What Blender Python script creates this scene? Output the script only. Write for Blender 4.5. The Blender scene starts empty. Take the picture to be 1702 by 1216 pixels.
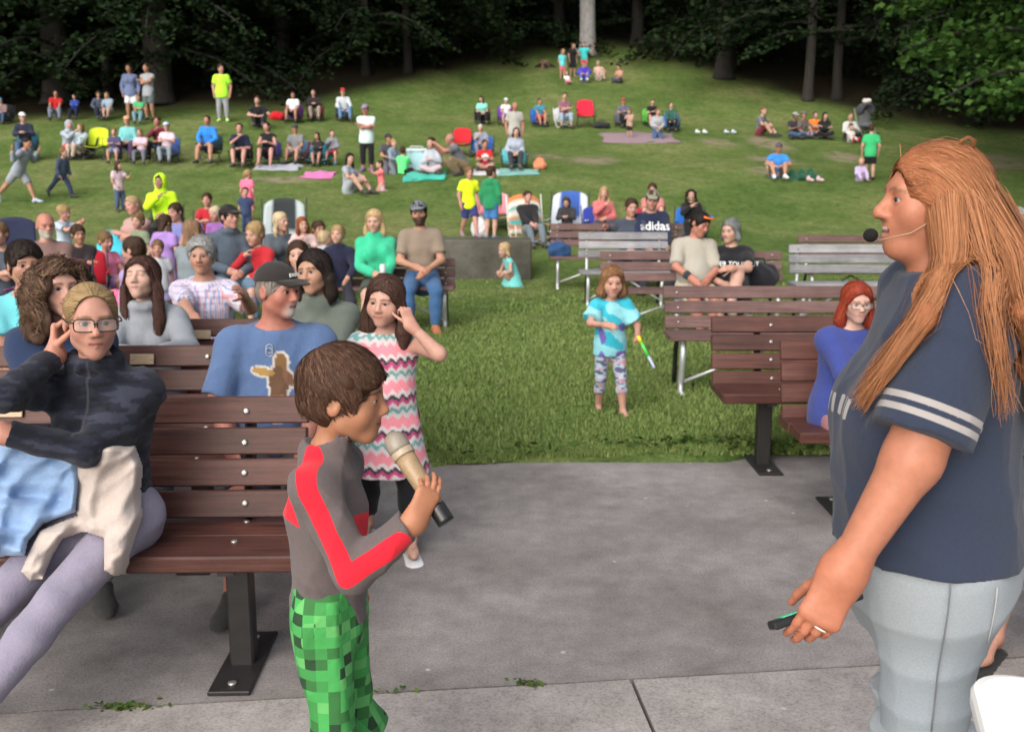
import bpy, math, random, zlib
import numpy as np
from mathutils import Vector, Matrix

random.seed(7)
RNG = np.random.default_rng(7)
SC = bpy.context.scene
COL = SC.collection

# ------------------------------------------------------------------ camera
FPX, CX, CY, HOR = 1655.0, 851.0, 608.0, 300.0
CAM_H = 1.55
PITCH = math.atan((CY - HOR) / FPX)
cam_d = bpy.data.cameras.new("camera")
cam_d.sensor_width = 36.0
cam_d.lens = 36.0 * FPX / 1702.0
cam_d.clip_start = 0.05
cam_d.clip_end = 600.0
cam_d.dof.use_dof = True
cam_d.dof.focus_distance = 2.25
cam_d.dof.aperture_fstop = 6.3
cam = bpy.data.objects.new("camera", cam_d)
COL.objects.link(cam)
cam.location = (0, 0, CAM_H)
cam.rotation_euler = (math.radians(90) - PITCH, 0, 0)
SC.camera = cam

# ------------------------------------------------------------------ sky, sun, exposure (soft evening light)
SUN_EL, SUN_AZ = 60.0, 205.0          # degrees; azimuth: direction the light comes from, 180 = behind the camera
world = bpy.data.worlds.new("World")
SC.world = world
world.use_nodes = True
wn = world.node_tree
wn.nodes.clear()
sky = wn.nodes.new("ShaderNodeTexSky")
sky.sky_type = 'NISHITA'
sky.sun_disc = False
sky.sun_elevation = math.radians(24.0)
sky.sun_rotation = math.radians(SUN_AZ)
sky.air_density = 1.0
sky.dust_density = 4.0
sky.ozone_density = 1.0
hs = wn.nodes.new("ShaderNodeHueSaturation")
hs.inputs['Saturation'].default_value = 0.42
bg = wn.nodes.new("ShaderNodeBackground")
bg.inputs['Strength'].default_value = 0.13
wo = wn.nodes.new("ShaderNodeOutputWorld")
wn.links.new(sky.outputs[0], hs.inputs['Color'])
wn.links.new(hs.outputs[0], bg.inputs[0])
wn.links.new(bg.outputs[0], wo.inputs[0])
sun_d = bpy.data.lights.new("sun", 'SUN')
sun_d.energy = 1.1
sun_d.angle = math.radians(42)
sun_d.color = (1.0, 0.94, 0.87)
sun = bpy.data.objects.new("sun", sun_d)
COL.objects.link(sun)
_az = math.radians(SUN_AZ)
_d = Vector((math.sin(_az) * math.cos(math.radians(SUN_EL)), math.cos(_az) * math.cos(math.radians(SUN_EL)), math.sin(math.radians(SUN_EL))))
sun.rotation_euler = (-_d).to_track_quat('-Z', 'Y').to_euler()
sun.location = (0, -5, 20)
SC.view_settings.view_transform = 'Standard'
SC.view_settings.look = 'None'
SC.view_settings.exposure = 0.84
SC.view_settings.gamma = 1.0
SC.render.engine = 'CYCLES'
SC.cycles.use_denoising = True
SC.cycles.max_bounces = 6
SC.cycles.diffuse_bounces = 3
SC.cycles.glossy_bounces = 2
SC.cycles.transparent_max_bounces = 8
SC.cycles.caustics_reflective = False
SC.cycles.caustics_refractive = False

# ------------------------------------------------------------------ pixel <-> place
_cp, _sp = math.cos(PITCH), math.sin(PITCH)
def ray(px, py):
    x = (px - CX) / FPX
    y = (CY - py) / FPX
    return np.array([x, _cp + y * _sp, -_sp + y * _cp])
def W(px, py, Y):
    """point on the ray of a pixel at distance Y (metres ahead)"""
    d = ray(px, py)
    return np.array([0, 0, CAM_H]) + d * (Y / d[1])
_PY = np.array([-30, 0, 12.5, 14.5, 15.6, 16.8, 18.5, 21.5, 24.3, 26.3, 27.3, 29.5, 31.5, 33.6, 35.2, 42.5, 48, 60, 90, 160.])
_PZ = np.array([0, 0, 0.02, 0.10, 0.26, 0.40, 0.50, 1.02, 1.58, 1.98, 2.08, 2.60, 2.97, 3.42, 3.72, 5.95, 7.7, 11.2, 20, 40.])
def prof(y):
    return np.interp(y, _PY, _PZ)
def ground_z(x, y):
    y = np.asarray(y, float); x = np.asarray(x, float)
    ys = y - np.clip((y - 25) / 6, 0, 1) * np.interp(x, [-9, -3, 0, 4], [-1.2, 0.3, 1.2, 1.2])
    z = (prof(ys - 0.5) + 2 * prof(ys) + prof(ys + 0.5)) / 4
    w = np.clip((y - 12) / 10, 0, 1)
    z = z + w * (0.05 * np.sin(0.43 * x + 0.6) + 0.03 * np.sin(0.9 * x + 0.31 * y))
    # right-hand side of the hill lies a little lower
    z = z - w * 0.25 * np.clip((x - 6) / 8, 0, 1)
    return z
def G(px, py):
    """ground point seen at a pixel"""
    d = ray(px, py)
    t = 1.5
    o = np.array([0, 0, CAM_H])
    prev = t
    while t < 120:
        p = o + d * t
        if p[2] <= float(ground_z(p[0], p[1])):
            lo, hi = prev, t
            for _ in range(18):
                m = (lo + hi) / 2
                q = o + d * m
                if q[2] <= float(ground_z(q[0], q[1])):
                    hi = m
                else:
                    lo = m
            return o + d * hi
        prev = t
        t += 0.1
    return o + d * 40

# ------------------------------------------------------------------ materials
MATS = {}
def _nodes(name):
    m = bpy.data.materials.new(name)
    m.use_nodes = True
    nt = m.node_tree
    b = nt.nodes['Principled BSDF']
    return m, nt, b
def _bump(nt, b, height, strength, dist=0.01):
    bp = nt.nodes.new('ShaderNodeBump')
    bp.inputs['Strength'].default_value = strength
    bp.inputs['Distance'].default_value = dist
    nt.links.new(height, bp.inputs['Height'])
    nt.links.new(bp.outputs[0], b.inputs['Normal'])
    return bp
def _noise(nt, scale, detail=4, rough=0.6, vec=None):
    n = nt.nodes.new('ShaderNodeTexNoise')
    n.inputs['Scale'].default_value = scale
    n.inputs['Detail'].default_value = detail
    n.inputs['Roughness'].default_value = rough
    if vec is not None:
        nt.links.new(vec, n.inputs['Vector'])
    return n
def _ramp(nt, fac, stops):
    r = nt.nodes.new('ShaderNodeValToRGB')
    e = r.color_ramp.elements
    while len(e) < len(stops):
        e.new(0.5)
    for i, (p, c) in enumerate(stops):
        e[i].position = p
        e[i].color = (*c, 1) if len(c) == 3 else c
    nt.links.new(fac, r.inputs[0])
    return r
def _mix(nt, fac, a, b, mode='MIX'):
    m = nt.nodes.new('ShaderNodeMix')
    m.data_type = 'RGBA'
    m.blend_type = mode
    for sock, v in ((0, fac), (6, a), (7, b)):
        if hasattr(v, 'links'):
            nt.links.new(v, m.inputs[sock])
        elif isinstance(v, (int, float)):
            m.inputs[sock].default_value = v
        else:
            m.inputs[sock].default_value = (*v, 1)
    return m.outputs[2]
def _coord(nt, kind='Object'):
    return nt.nodes.new('ShaderNodeTexCoord').outputs[kind]

def mat_vcol(name, rough=0.8, spec=0.3, nscale=60.0, var=0.18, bump=0.25, bdist=0.004, sheen=0.0, sss=0.0, fold=0.0):
    m, nt, b = _nodes(name)
    at = nt.nodes.new('ShaderNodeAttribute'); at.attribute_name = 'Col'
    co = _coord(nt)
    n = _noise(nt, nscale, 4, 0.65, co)
    r = _ramp(nt, n.outputs[0], [(0.25, (1 - var,) * 3), (0.75, (1.0,) * 3)])
    c = _mix(nt, 1.0, at.outputs['Color'], r.outputs[0], 'MULTIPLY')
    nt.links.new(c, b.inputs['Base Color'])
    b.inputs['Roughness'].default_value = rough
    b.inputs['Specular IOR Level'].default_value = spec
    if sheen:
        b.inputs['Sheen Weight'].default_value = sheen
        b.inputs['Sheen Roughness'].default_value = 0.6
    if sss:
        b.inputs['Subsurface Weight'].default_value = sss
        b.inputs['Subsurface Radius'].default_value = (1.0, 0.35, 0.2)
        b.inputs['Subsurface Scale'].default_value = 0.008
    h = n.outputs[0]
    if fold:
        n2 = _noise(nt, 9.0, 2, 0.5, co)
        ad = nt.nodes.new('ShaderNodeMath'); ad.operation = 'MULTIPLY_ADD'
        nt.links.new(n2.outputs[0], ad.inputs[0]); ad.inputs[1].default_value = fold
        nt.links.new(n.outputs[0], ad.inputs[2])
        h = ad.outputs[0]
    _bump(nt, b, h, bump, bdist)
    return m
M_SKIN = mat_vcol('skin', 0.52, 0.38, 55, 0.20, 0.16, 0.002, 0, 0.12)
M_CLOTH = mat_vcol('woven_cloth', 0.92, 0.15, 120, 0.16, 0.45, 0.005, 0.10, 0, 5.0)
M_HAIR = mat_vcol('hair', 0.62, 0.18, 90, 0.22, 0.35, 0.003)
M_PLASTIC = mat_vcol('plastic', 0.35, 0.5, 40, 0.08, 0.05, 0.002)
def mat_masked(name, col, rough=0.9):
    # cloth whose printed areas follow the mesh's own 'mask' values, with a clean edge
    m = mat_vcol(name, rough, 0.15, 120, 0.14, 0.35, 0.004, 0.10, 0, 5.0)
    nt = m.node_tree; b = nt.nodes['Principled BSDF']
    src = b.inputs['Base Color'].links[0].from_socket
    at = nt.nodes.new('ShaderNodeAttribute'); at.attribute_name = 'mask'
    ma = nt.nodes.new('ShaderNodeMath'); ma.operation = 'MULTIPLY_ADD'; ma.use_clamp = True
    nt.links.new(at.outputs['Fac'], ma.inputs[0]); ma.inputs[1].default_value = 900.0; ma.inputs[2].default_value = 0.5
    nt.links.new(_mix(nt, ma.outputs[0], src, col), b.inputs['Base Color'])
    return m
M_METAL_C = mat_vcol('tube_metal', 0.4, 0.5, 40, 0.12, 0.05, 0.002)

def mat_wood(name, c1, c2, c3, rough=0.6, spec=0.3):
    m, nt, b = _nodes(name)
    co = _coord(nt)
    oi = nt.nodes.new('ShaderNodeObjectInfo')
    mp = nt.nodes.new('ShaderNodeMapping')
    mp.inputs['Scale'].default_value = (1.2, 26, 26)
    ad = nt.nodes.new('ShaderNodeVectorMath'); ad.operation = 'ADD'
    sc = nt.nodes.new('ShaderNodeVectorMath'); sc.operation = 'SCALE'
    cm = nt.nodes.new('ShaderNodeCombineXYZ')
    nt.links.new(oi.outputs['Random'], cm.inputs[0]); nt.links.new(oi.outputs['Random'], cm.inputs[1])
    nt.links.new(cm.outputs[0], sc.inputs[0]); sc.inputs['Scale'].default_value = 17.0
    nt.links.new(co, ad.inputs[0]); nt.links.new(sc.outputs[0], ad.inputs[1])
    nt.links.new(ad.outputs[0], mp.inputs[0])
    n = _noise(nt, 2.0, 6, 0.7, mp.outputs[0])
    n2 = _noise(nt, 3.0, 5, 0.7, ad.outputs[0])
    r = _ramp(nt, n.outputs[0], [(0.28, c1), (0.5, c2), (0.75, c3)])
    w = _ramp(nt, n2.outputs[0], [(0.35, (0.72,) * 3), (0.7, (1.12,) * 3)])
    c = _mix(nt, 1.0, r.outputs[0], w.outputs[0], 'MULTIPLY')
    rv = _ramp(nt, oi.outputs['Random'], [(0, (0.82,) * 3), (1, (1.12,) * 3)])
    c = _mix(nt, 1.0, c, rv.outputs[0], 'MULTIPLY')
    nt.links.new(c, b.inputs['Base Color'])
    b.inputs['Roughness'].default_value = rough
    b.inputs['Specular IOR Level'].default_value = spec
    _bump(nt, b, n.outputs[0], 0.35, 0.003)
    return m
M_WOOD = mat_wood('stained_wood', (0.035, 0.013, 0.010), (0.085, 0.031, 0.024), (0.125, 0.055, 0.042), 0.5, 0.35)
M_WOOD_F = mat_wood('faded_wood', (0.085, 0.050, 0.047), (0.150, 0.088, 0.083), (0.20, 0.130, 0.122), 0.7, 0.25)
M_WOOD_G = mat_wood('weathered_grey_wood', (0.17, 0.17, 0.18), (0.25, 0.25, 0.265), (0.33, 0.33, 0.34), 0.7, 0.25)

def mat_plain(name, col, rough=0.5, metal=0.0, nscale=30, var=0.25, bump=0.1, spec=0.4):
    m, nt, b = _nodes(name)
    co = _coord(nt)
    n = _noise(nt, nscale, 5, 0.65, co)
    r = _ramp(nt, n.outputs[0], [(0.3, tuple(c * (1 - var) for c in col)), (0.7, col)])
    nt.links.new(r.outputs[0], b.inputs['Base Color'])
    b.inputs['Roughness'].default_value = rough
    b.inputs['Metallic'].default_value = metal
    b.inputs['Specular IOR Level'].default_value = spec
    _bump(nt, b, n.outputs[0], bump, 0.004)
    return m
M_BLACK = mat_plain('black_painted_steel', (0.022, 0.020, 0.020), 0.45, 0.0, 25, 0.4)
M_ALU = mat_plain('brushed_aluminium', (0.62, 0.63, 0.65), 0.42, 0.55, 40, 0.15)
M_BOLT = mat_plain('bolt_metal', (0.42, 0.40, 0.38), 0.4, 0.8, 60, 0.3)
M_WHITE = mat_plain('white_plastic', (0.82, 0.82, 0.80), 0.4, 0, 12, 0.05, 0.03)
M_BRASS = mat_plain('small_plaque', (0.40, 0.30, 0.20), 0.5, 0.2, 30, 0.2)

def mat_concrete(name, base, dark, seed=0.0):
    m, nt, b = _nodes(name)
    co = _coord(nt)
    mp = nt.nodes.new('ShaderNodeMapping'); mp.inputs['Location'].default_value = (seed, seed * 1.7, 0)
    nt.links.new(co, mp.inputs[0])
    big = _noise(nt, 1.1, 5, 0.62, mp.outputs[0])
    mid = _noise(nt, 7.0, 6, 0.7, mp.outputs[0])
    fine = _noise(nt, 110.0, 4, 0.75, mp.outputs[0])
    r1 = _ramp(nt, big.outputs[0], [(0.33, dark), (0.62, base)])
    r2 = _ramp(nt, mid.outputs[0], [(0.3, (0.72,) * 3), (0.7, (1.12,) * 3)])
    r3 = _ramp(nt, fine.outputs[0], [(0.32, (0.62,) * 3), (0.5, (1.0,) * 3), (0.72, (1.22,) * 3)])
    c = _mix(nt, 1.0, r1.outputs[0], r2.outputs[0], 'MULTIPLY')
    c = _mix(nt, 1.0, c, r3.outputs[0], 'MULTIPLY')
    vo = nt.nodes.new('ShaderNodeTexVoronoi'); vo.inputs['Scale'].default_value = 5.0
    nt.links.new(mp.outputs[0], vo.inputs['Vector'])
    sp = _ramp(nt, vo.outputs['Distance'], [(0.03, (1.0,) * 3), (0.055, (0.0,) * 3)])
    c = _mix(nt, sp.outputs[0], c, (0.42, 0.40, 0.38))
    nt.links.new(c, b.inputs['Base Color'])
    b.inputs['Roughness'].default_value = 0.88
    b.inputs['Specular IOR Level'].default_value = 0.25
    _bump(nt, b, fine.outputs[0], 0.4, 0.004)
    return m
M_CONC = mat_concrete('worn_concrete', (0.278, 0.257, 0.252), (0.178, 0.158, 0.151))
M_CONC2 = mat_concrete('rough_concrete', (0.350, 0.322, 0.310), (0.26, 0.235, 0.223), 5.3)
M_CONC3 = mat_concrete('mossy_concrete', (0.135, 0.125, 0.11), (0.06, 0.06, 0.045), 9.1)

def mat_lawn():
    m, nt, b = _nodes('lawn_grass')
    co = _coord(nt)
    big = _noise(nt, 0.35, 4, 0.6, co)
    mid = _noise(nt, 2.6, 5, 0.65, co)
    fine = _noise(nt, 38.0, 5, 0.75, co)
    r1 = _ramp(nt, big.outputs[0], [(0.36, (0.099, 0.162, 0.043)), (0.50, (0.138, 0.196, 0.060)), (0.66, (0.198, 0.226, 0.090))])
    r2 = _ramp(nt, mid.outputs[0], [(0.30, (0.70, 0.75, 0.65)), (0.72, (1.25, 1.18, 1.2))])
    r3 = _ramp(nt, fine.outputs[0], [(0.30, (0.45, 0.48, 0.42)), (0.55, (1.0,) * 3), (0.78, (1.65, 1.6, 1.5))])
    c = _mix(nt, 1.0, r1.outputs[0], r2.outputs[0], 'MULTIPLY')
    c = _mix(nt, 1.0, c, r3.outputs[0], 'MULTIPLY')
    n9 = _noise(nt, 9.0, 4, 0.7, co)
    r9 = _ramp(nt, n9.outputs[0], [(0.32, (0.62, 0.68, 0.6)), (0.5, (1.0,) * 3), (0.70, (1.38, 1.28, 1.2))])
    c = _mix(nt, 1.0, c, r9.outputs[0], 'MULTIPLY')
    at = nt.nodes.new('ShaderNodeAttribute'); at.attribute_name = 'worn'
    brk = _ramp(nt, mid.outputs[0], [(0.34, (0.0,) * 3), (0.52, (1.0,) * 3)])
    mu = nt.nodes.new('ShaderNodeMath'); mu.operation = 'MULTIPLY'
    nt.links.new(at.outputs['Fac'], mu.inputs[0]); nt.links.new(brk.outputs[0], mu.inputs[1])
    dirt = _mix(nt, 1.0, (0.30, 0.25, 0.175), r3.outputs[0], 'MULTIPLY')
    c = _mix(nt, mu.outputs[0], c, dirt)
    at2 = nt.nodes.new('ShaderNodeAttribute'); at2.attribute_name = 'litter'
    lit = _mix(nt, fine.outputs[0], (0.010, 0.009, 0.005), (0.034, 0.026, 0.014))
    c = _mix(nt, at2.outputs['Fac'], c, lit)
    nt.links.new(c, b.inputs['Base Color'])
    b.inputs['Roughness'].default_value = 0.95
    b.inputs['Specular IOR Level'].default_value = 0.1
    _bump(nt, b, fine.outputs[0], 0.8, 0.04)
    return m
M_LAWN = mat_lawn()

def mat_leaf(name, c1, c2, trans=0.15):
    m, nt, b = _nodes(name)
    oi = nt.nodes.new('ShaderNodeNewGeometry')
    r = _ramp(nt, oi.outputs['Random Per Island'], [(0.0, c1), (1.0, c2)])
    nt.links.new(r.outputs[0], b.inputs['Base Color'])
    b.inputs['Roughness'].default_value = 0.9
    b.inputs['Specular IOR Level'].default_value = 0.06
    return m
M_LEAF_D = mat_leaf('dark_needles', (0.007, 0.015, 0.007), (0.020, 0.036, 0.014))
M_LEAF_M = mat_leaf('maple_leaves', (0.016, 0.046, 0.010), (0.050, 0.098, 0.022))
M_BLADE = mat_leaf('grass_blades', (0.092, 0.168, 0.036), (0.24, 0.285, 0.105))
def mat_bark(name, c1, c2):
    m, nt, b = _nodes(name)
    co = _coord(nt)
    mp = nt.nodes.new('ShaderNodeMapping'); mp.inputs['Scale'].default_value = (9, 9, 1.6)
    nt.links.new(co, mp.inputs[0])
    n = _noise(nt, 2.0, 6, 0.7, mp.outputs[0])
    r = _ramp(nt, n.outputs[0], [(0.33, c1), (0.66, c2)])
    nt.links.new(r.outputs[0], b.inputs['Base Color'])
    b.inputs['Roughness'].default_value = 0.95
    _bump(nt, b, n.outputs[0], 0.9, 0.05)
    return m
M_BARK = mat_bark('dark_bark', (0.012, 0.010, 0.009), (0.040, 0.034, 0.030))
M_TWIG_SHADE = mat_bark('twig_and_shade_bark', (0.006, 0.005, 0.004), (0.016, 0.014, 0.012))  # limbs, and deep trunks whose shade is put into the bark colour
M_BARK_L = mat_bark('pale_bark', (0.20, 0.19, 0.19), (0.42, 0.41, 0.42))

# ------------------------------------------------------------------ mesh pieces
class MB:
    """collects verts / faces / colours and links them as one mesh object"""
    def __init__(s):
        s.v = []; s.f = []; s.c = []; s.n = 0; s.smooth = []
    def add(s, v, f, col=(0.5, 0.5, 0.5), smooth=True):
        v = np.asarray(v, float).reshape(-1, 3)
        col = np.asarray(col, float)
        if col.ndim == 1:
            col = np.tile(col[:3], (len(v), 1))
        s.v.append(v); s.c.append(col)
        if isinstance(f, np.ndarray):
            s.f.append((f + s.n, smooth))
        elif len(f) and isinstance(f[0], np.ndarray):
            for g in f:
                if len(g): s.f.append((g + s.n, smooth))
        else:
            g = {}
            for q in f:
                g.setdefault(len(q), []).append(q)
            for k in g:
                s.f.append((np.array(g[k], int) + s.n, smooth))
        s.n += len(v)
        return s
    def box(s, c, size, R=None, col=(0.5,) * 3, bev=0.0):
        c = np.asarray(c, float); h = np.asarray(size, float) / 2
        if bev <= 0:
            v = np.array([[x, y, z] for z in (-1, 1) for y in (-1, 1) for x in (-1, 1)], float) * h
            f = [(0, 2, 3, 1), (4, 5, 7, 6), (0, 1, 5, 4), (2, 6, 7, 3), (0, 4, 6, 2), (1, 3, 7, 5)]
        else:
            v = []
            for z in (-1, 1):
                for y in (-1, 1):
                    for x in (-1, 1):
                        sg = np.array([x, y, z])
                        for ax in range(3):
                            q = sg * (h - bev); q[ax] = sg[ax] * h[ax]
                            v.append(q)
            v = np.array(v)
            I = lambda x, y, z, a: ((z * 2 + y) * 2 + x) * 3 + a
            f = []
            f += [(I(0,0,0,2), I(0,1,0,2), I(1,1,0,2), I(1,0,0,2)), (I(0,0,1,2), I(1,0,1,2), I(1,1,1,2), I(0,1,1,2))]
            f += [(I(0,0,0,1), I(1,0,0,1), I(1,0,1,1), I(0,0,1,1)), (I(0,1,0,1), I(0,1,1,1), I(1,1,1,1), I(1,1,0,1))]
            f += [(I(0,0,0,0), I(0,0,1,0), I(0,1,1,0), I(0,1,0,0)), (I(1,0,0,0), I(1,1,0,0), I(1,1,1,0), I(1,0,1,0))]
            for x in (0, 1):
                for y in (0, 1):
                    f.append((I(x,y,0,0), I(x,y,1,0), I(x,y,1,1), I(x,y,0,1)))
                for z in (0, 1):
                    f.append((I(x,0,z,0), I(x,1,z,0), I(x,1,z,2), I(x,0,z,2)))
            for y in (0, 1):
                for z in (0, 1):
                    f.append((I(0,y,z,1), I(1,y,z,1), I(1,y,z,2), I(0,y,z,2)))
            for x in (0, 1):
                for y in (0, 1):
                    for z in (0, 1):
                        f.append((I(x,y,z,0), I(x,y,z,1), I(x,y,z,2)))
        if R is not None:
            v = v @ np.asarray(R).T
        return s.add(v + c, f, col, False)
    def tube(s, pts, r, n=8, col=(0.5,) * 3, cap=True, flat=1.0, up=None):
        P = np.asarray(pts, float)
        m = len(P)
        r = np.broadcast_to(np.asarray(r, float), (m,))
        T = np.gradient(P, axis=0)
        T /= np.linalg.norm(T, axis=1)[:, None] + 1e-9
        ref = np.array(up if up is not None else ([0, 0, 1.] if abs(T[0][2]) < 0.9 else [1., 0, 0]), float)
        V = []
        for i in range(m):
            u = np.cross(ref, T[i]); u /= np.linalg.norm(u) + 1e-9
            w = np.cross(T[i], u)
            if up is None:
                ref = w
            for k in range(n):
                a = 2 * math.pi * k / n
                V.append(P[i] + r[i] * (math.cos(a) * u + flat * math.sin(a) * w))
        F = []
        for i in range(m - 1):
            for k in range(n):
                F.append((i * n + k, i * n + (k + 1) % n, (i + 1) * n + (k + 1) % n, (i + 1) * n + k))
        if cap:
            F.append(tuple(reversed(range(n)))); F.append(tuple((m - 1) * n + k for k in range(n)))
        return s.add(V, F, col, True)
    def build(s, name, mat, parent=None, loc=None, rotz=0.0):
        me = bpy.data.meshes.new(name)
        V = np.concatenate(s.v) if s.v else np.zeros((0, 3))
        loops = []; starts = []; sm = []
        tot = 0
        for f, smo in s.f:
            k = f.shape[1]
            loops.append(f.ravel())
            starts.append(tot + np.arange(len(f)) * k)
            sm.append(np.full(len(f), smo))
            tot += f.size
        me.vertices.add(len(V)); me.vertices.foreach_set('co', V.astype(np.float32).ravel())
        L = np.concatenate(loops).astype(np.int32); S = np.concatenate(starts).astype(np.int32)
        me.loops.add(len(L)); me.loops.foreach_set('vertex_index', L)
        me.polygons.add(len(S)); me.polygons.foreach_set('loop_start', S)
        me.polygons.foreach_set('use_smooth', np.concatenate(sm))
        me.update(calc_edges=True)
        at = me.attributes.new('Col', 'FLOAT_COLOR', 'POINT')
        c = np.concatenate(s.c)
        at.data.foreach_set('color', np.hstack([c, np.ones((len(c), 1))]).astype(np.float32).ravel())
        for mm in (mat if isinstance(mat, (list, tuple)) else [mat]):
            me.materials.append(mm)
        o = bpy.data.objects.new(name, me)
        COL.objects.link(o)
        if parent is not None:
            o.parent = parent
        if loc is not None:
            o.location = [float(q) for q in loc]
        o.rotation_euler = (0, 0, rotz)
        return o
def tag(o, label, cat, group=None, kind=None):
    if label: o['label'] = label
    if cat: o['category'] = cat
    if group: o['group'] = group
    if kind: o['kind'] = kind
    return o
def empty(name, loc, rotz=0.0):
    o = bpy.data.objects.new(name, None)
    COL.objects.link(o)
    o.location = [float(q) for q in loc]
    o.rotation_euler = (0, 0, rotz)
    o.empty_display_size = 0.1
    return o
def rotz_m(a):
    c, s = math.cos(a), math.sin(a)
    return np.array([[c, -s, 0], [s, c, 0], [0, 0, 1.]])
def rotx_m(a):
    c, s = math.cos(a), math.sin(a)
    return np.array([[1, 0, 0], [0, c, -s], [0, s, c.real]])
def roty_m(a):
    c, s = math.cos(a), math.sin(a)
    return np.array([[c, 0, s], [0, 1, 0], [-s, 0, c]])
# ================================================================== THE SETTING
# ---- lawn and hill: one sheet
def edge_y(x):
    return np.interp(x, [-40, -25, -14, -8, -3, 4, 8, 12, 17, 26, 40], [27, 30.5, 33.4, 35.2, 42.5, 51.0, 46.0, 39.6, 34.0, 29.0, 26])
def build_lawn():
    ys = np.concatenate([np.arange(-14, 4.6, 0.6), np.arange(4.6, 14, 0.2), np.arange(14, 42, 0.3), np.arange(42, 80, 2.0), np.arange(80, 165, 7.0)])
    xs = np.concatenate([np.arange(-120, -30, 8.0), np.arange(-30, -12, 1.0), np.arange(-12, 14, 0.3), np.arange(14, 30, 1.0), np.arange(30, 121, 8.0)])
    X, Y = np.meshgrid(xs, ys)
    Z = ground_z(X, Y)
    r = np.random.default_rng(3)
    Z = Z + np.where(Y > 5.4, r.normal(0, 0.008, Z.shape), 0)
    bord = pave_y(X)
    Z = np.where(Y < bord - 0.12, -0.07, Z + np.clip((Y - bord) * 0.2, 0.0, 0.02))
    V = np.stack([X, Y, Z], -1).reshape(-1, 3)
    nx, ny = len(xs), len(ys)
    i = np.arange(ny - 1)[:, None] * nx + np.arange(nx - 1)[None]
    F = np.stack([i, i + 1, i + nx + 1, i + nx], -1).reshape(-1, 4)
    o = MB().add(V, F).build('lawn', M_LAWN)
    worn = np.zeros(len(V))
    for px, py, rx, ry in ((1278, 240, 34, 14), (1402, 262, 30, 10), (1285, 268, 40, 8), (985, 268, 45, 8), (1640, 270, 60, 16), (1195, 238, 30, 6), (905, 262, 30, 6), (470, 300, 60, 6), (1270, 285, 26, 6)):
        c = G(px, py); e = G(px + rx, py); f = G(px, py - ry)
        d = ((V[:, 0] - c[0]) / abs(e[0] - c[0])) ** 2 + ((V[:, 1] - c[1]) / max(abs(f[1] - c[1]), 0.3)) ** 2
        worn = np.maximum(worn, np.clip(1.25 - d, 0, 1))
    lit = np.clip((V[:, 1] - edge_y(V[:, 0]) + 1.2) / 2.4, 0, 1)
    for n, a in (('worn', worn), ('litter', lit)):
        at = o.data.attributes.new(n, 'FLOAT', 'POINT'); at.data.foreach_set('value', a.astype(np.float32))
    tag(o, 'mown green grass rising from the pavement up the hillside', None, kind='structure')
    return o
_b0, _b1 = G(700, 769), G(1330, 752)
def pave_y(x):
    return np.clip(_b0[1] + (np.asarray(x, float) - _b0[0]) * (_b1[1] - _b0[1]) / (_b1[0] - _b0[0]), 4.6, 6.6) + 0.03 * np.sin(3.1 * np.asarray(x)) + 0.02 * np.sin(9.7 * np.asarray(x))
LAWN = build_lawn()

def prism(name, poly, z0, z1, mat, parent=None):
    n = len(poly)
    V = [(p[0], p[1], z0) for p in poly] + [(p[0], p[1], z1) for p in poly]
    F = [tuple(reversed(range(n))), tuple(range(n, 2 * n))] + [(i, (i + 1) % n, n + (i + 1) % n, n + i) for i in range(n)]
    return MB().add(V, F, smooth=False).build(name, mat, parent)
# ---- pavement: one broad slab, and two slabs in front of it past the joint
pave = empty('pavement', (0, 4, 0)); pave['kind'] = 'structure'; pave['label'] = 'grey concrete pavement in front of the lawn'
pave.location = (0, 0, 0)
_jl, _jr = G(60, 1183), G(1400, 1106)
def joint_y(x):
    return _jl[1] + (x - _jl[0]) * (_jr[1] - _jl[1]) / (_jr[0] - _jl[0])
xs = np.linspace(-9, 9, 60)
rj = np.random.default_rng(5)
jit = np.cumsum(rj.normal(0, 0.004, 60)); jit -= np.linspace(jit[0], jit[-1], 60)
poly = [(x, float(joint_y(x)) + 0.010 + j) for x, j in zip(xs, jit)] + [(x, float(pave_y(x)) + 0.02) for x in np.linspace(9, -9, 140)]
prism('slab', poly, -0.12, 0.0, M_CONC, pave)
_k0, _k1 = G(1050, 1130), G(1086, 1214)
kd = (_k1 - _k0); kd /= np.linalg.norm(kd)
kf = _k0 + kd * 6.0
xl = [x for x in xs if x < _k0[0] - 0.02]; xr = [x for x in xs if x > _k0[0] + 0.02]
jl = dict(zip(xs, jit))
prism('slab', [(-9, -4), (kf[0] - 0.006, kf[1])] + [(_k0[0] - 0.006, float(joint_y(_k0[0])) - 0.008)] + [(x, float(joint_y(x)) - 0.008 + jl[x]) for x in reversed(xl)], -0.12, 0.004, M_CONC2, pave)
prism('slab', [(kf[0] + 0.006, kf[1]), (9, -4)] + [(x, float(joint_y(x)) - 0.008 + jl[x]) for x in reversed(xr)] + [(_k0[0] + 0.006, float(joint_y(_k0[0])) - 0.008)], -0.12, 0.004, M_CONC2, pave)

# ---- concrete retaining block on the slope
_wl, _wr = W(715, 440, 14.6), W(884, 432, 14.4)
def wall_block():
    root = empty('retaining_wall', (0, 0, 0))
    zb = float(ground_z(_wr[0], 14.5)) - 0.15
    zt = W(800, 399, 14.5)[2]
    x0, x1 = _wl[0] - 0.9, _wr[0]
    o = MB().box(((x0 + x1) / 2, 14.9, (zb + zt) / 2), (x1 - x0, 0.8, zt - zb), bev=0.02).build('block', M_CONC3, root)
    tag(root, 'low weathered concrete retaining block set into the grass slope', 'wall')
    return zt
WALL_T = wall_block()

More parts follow.
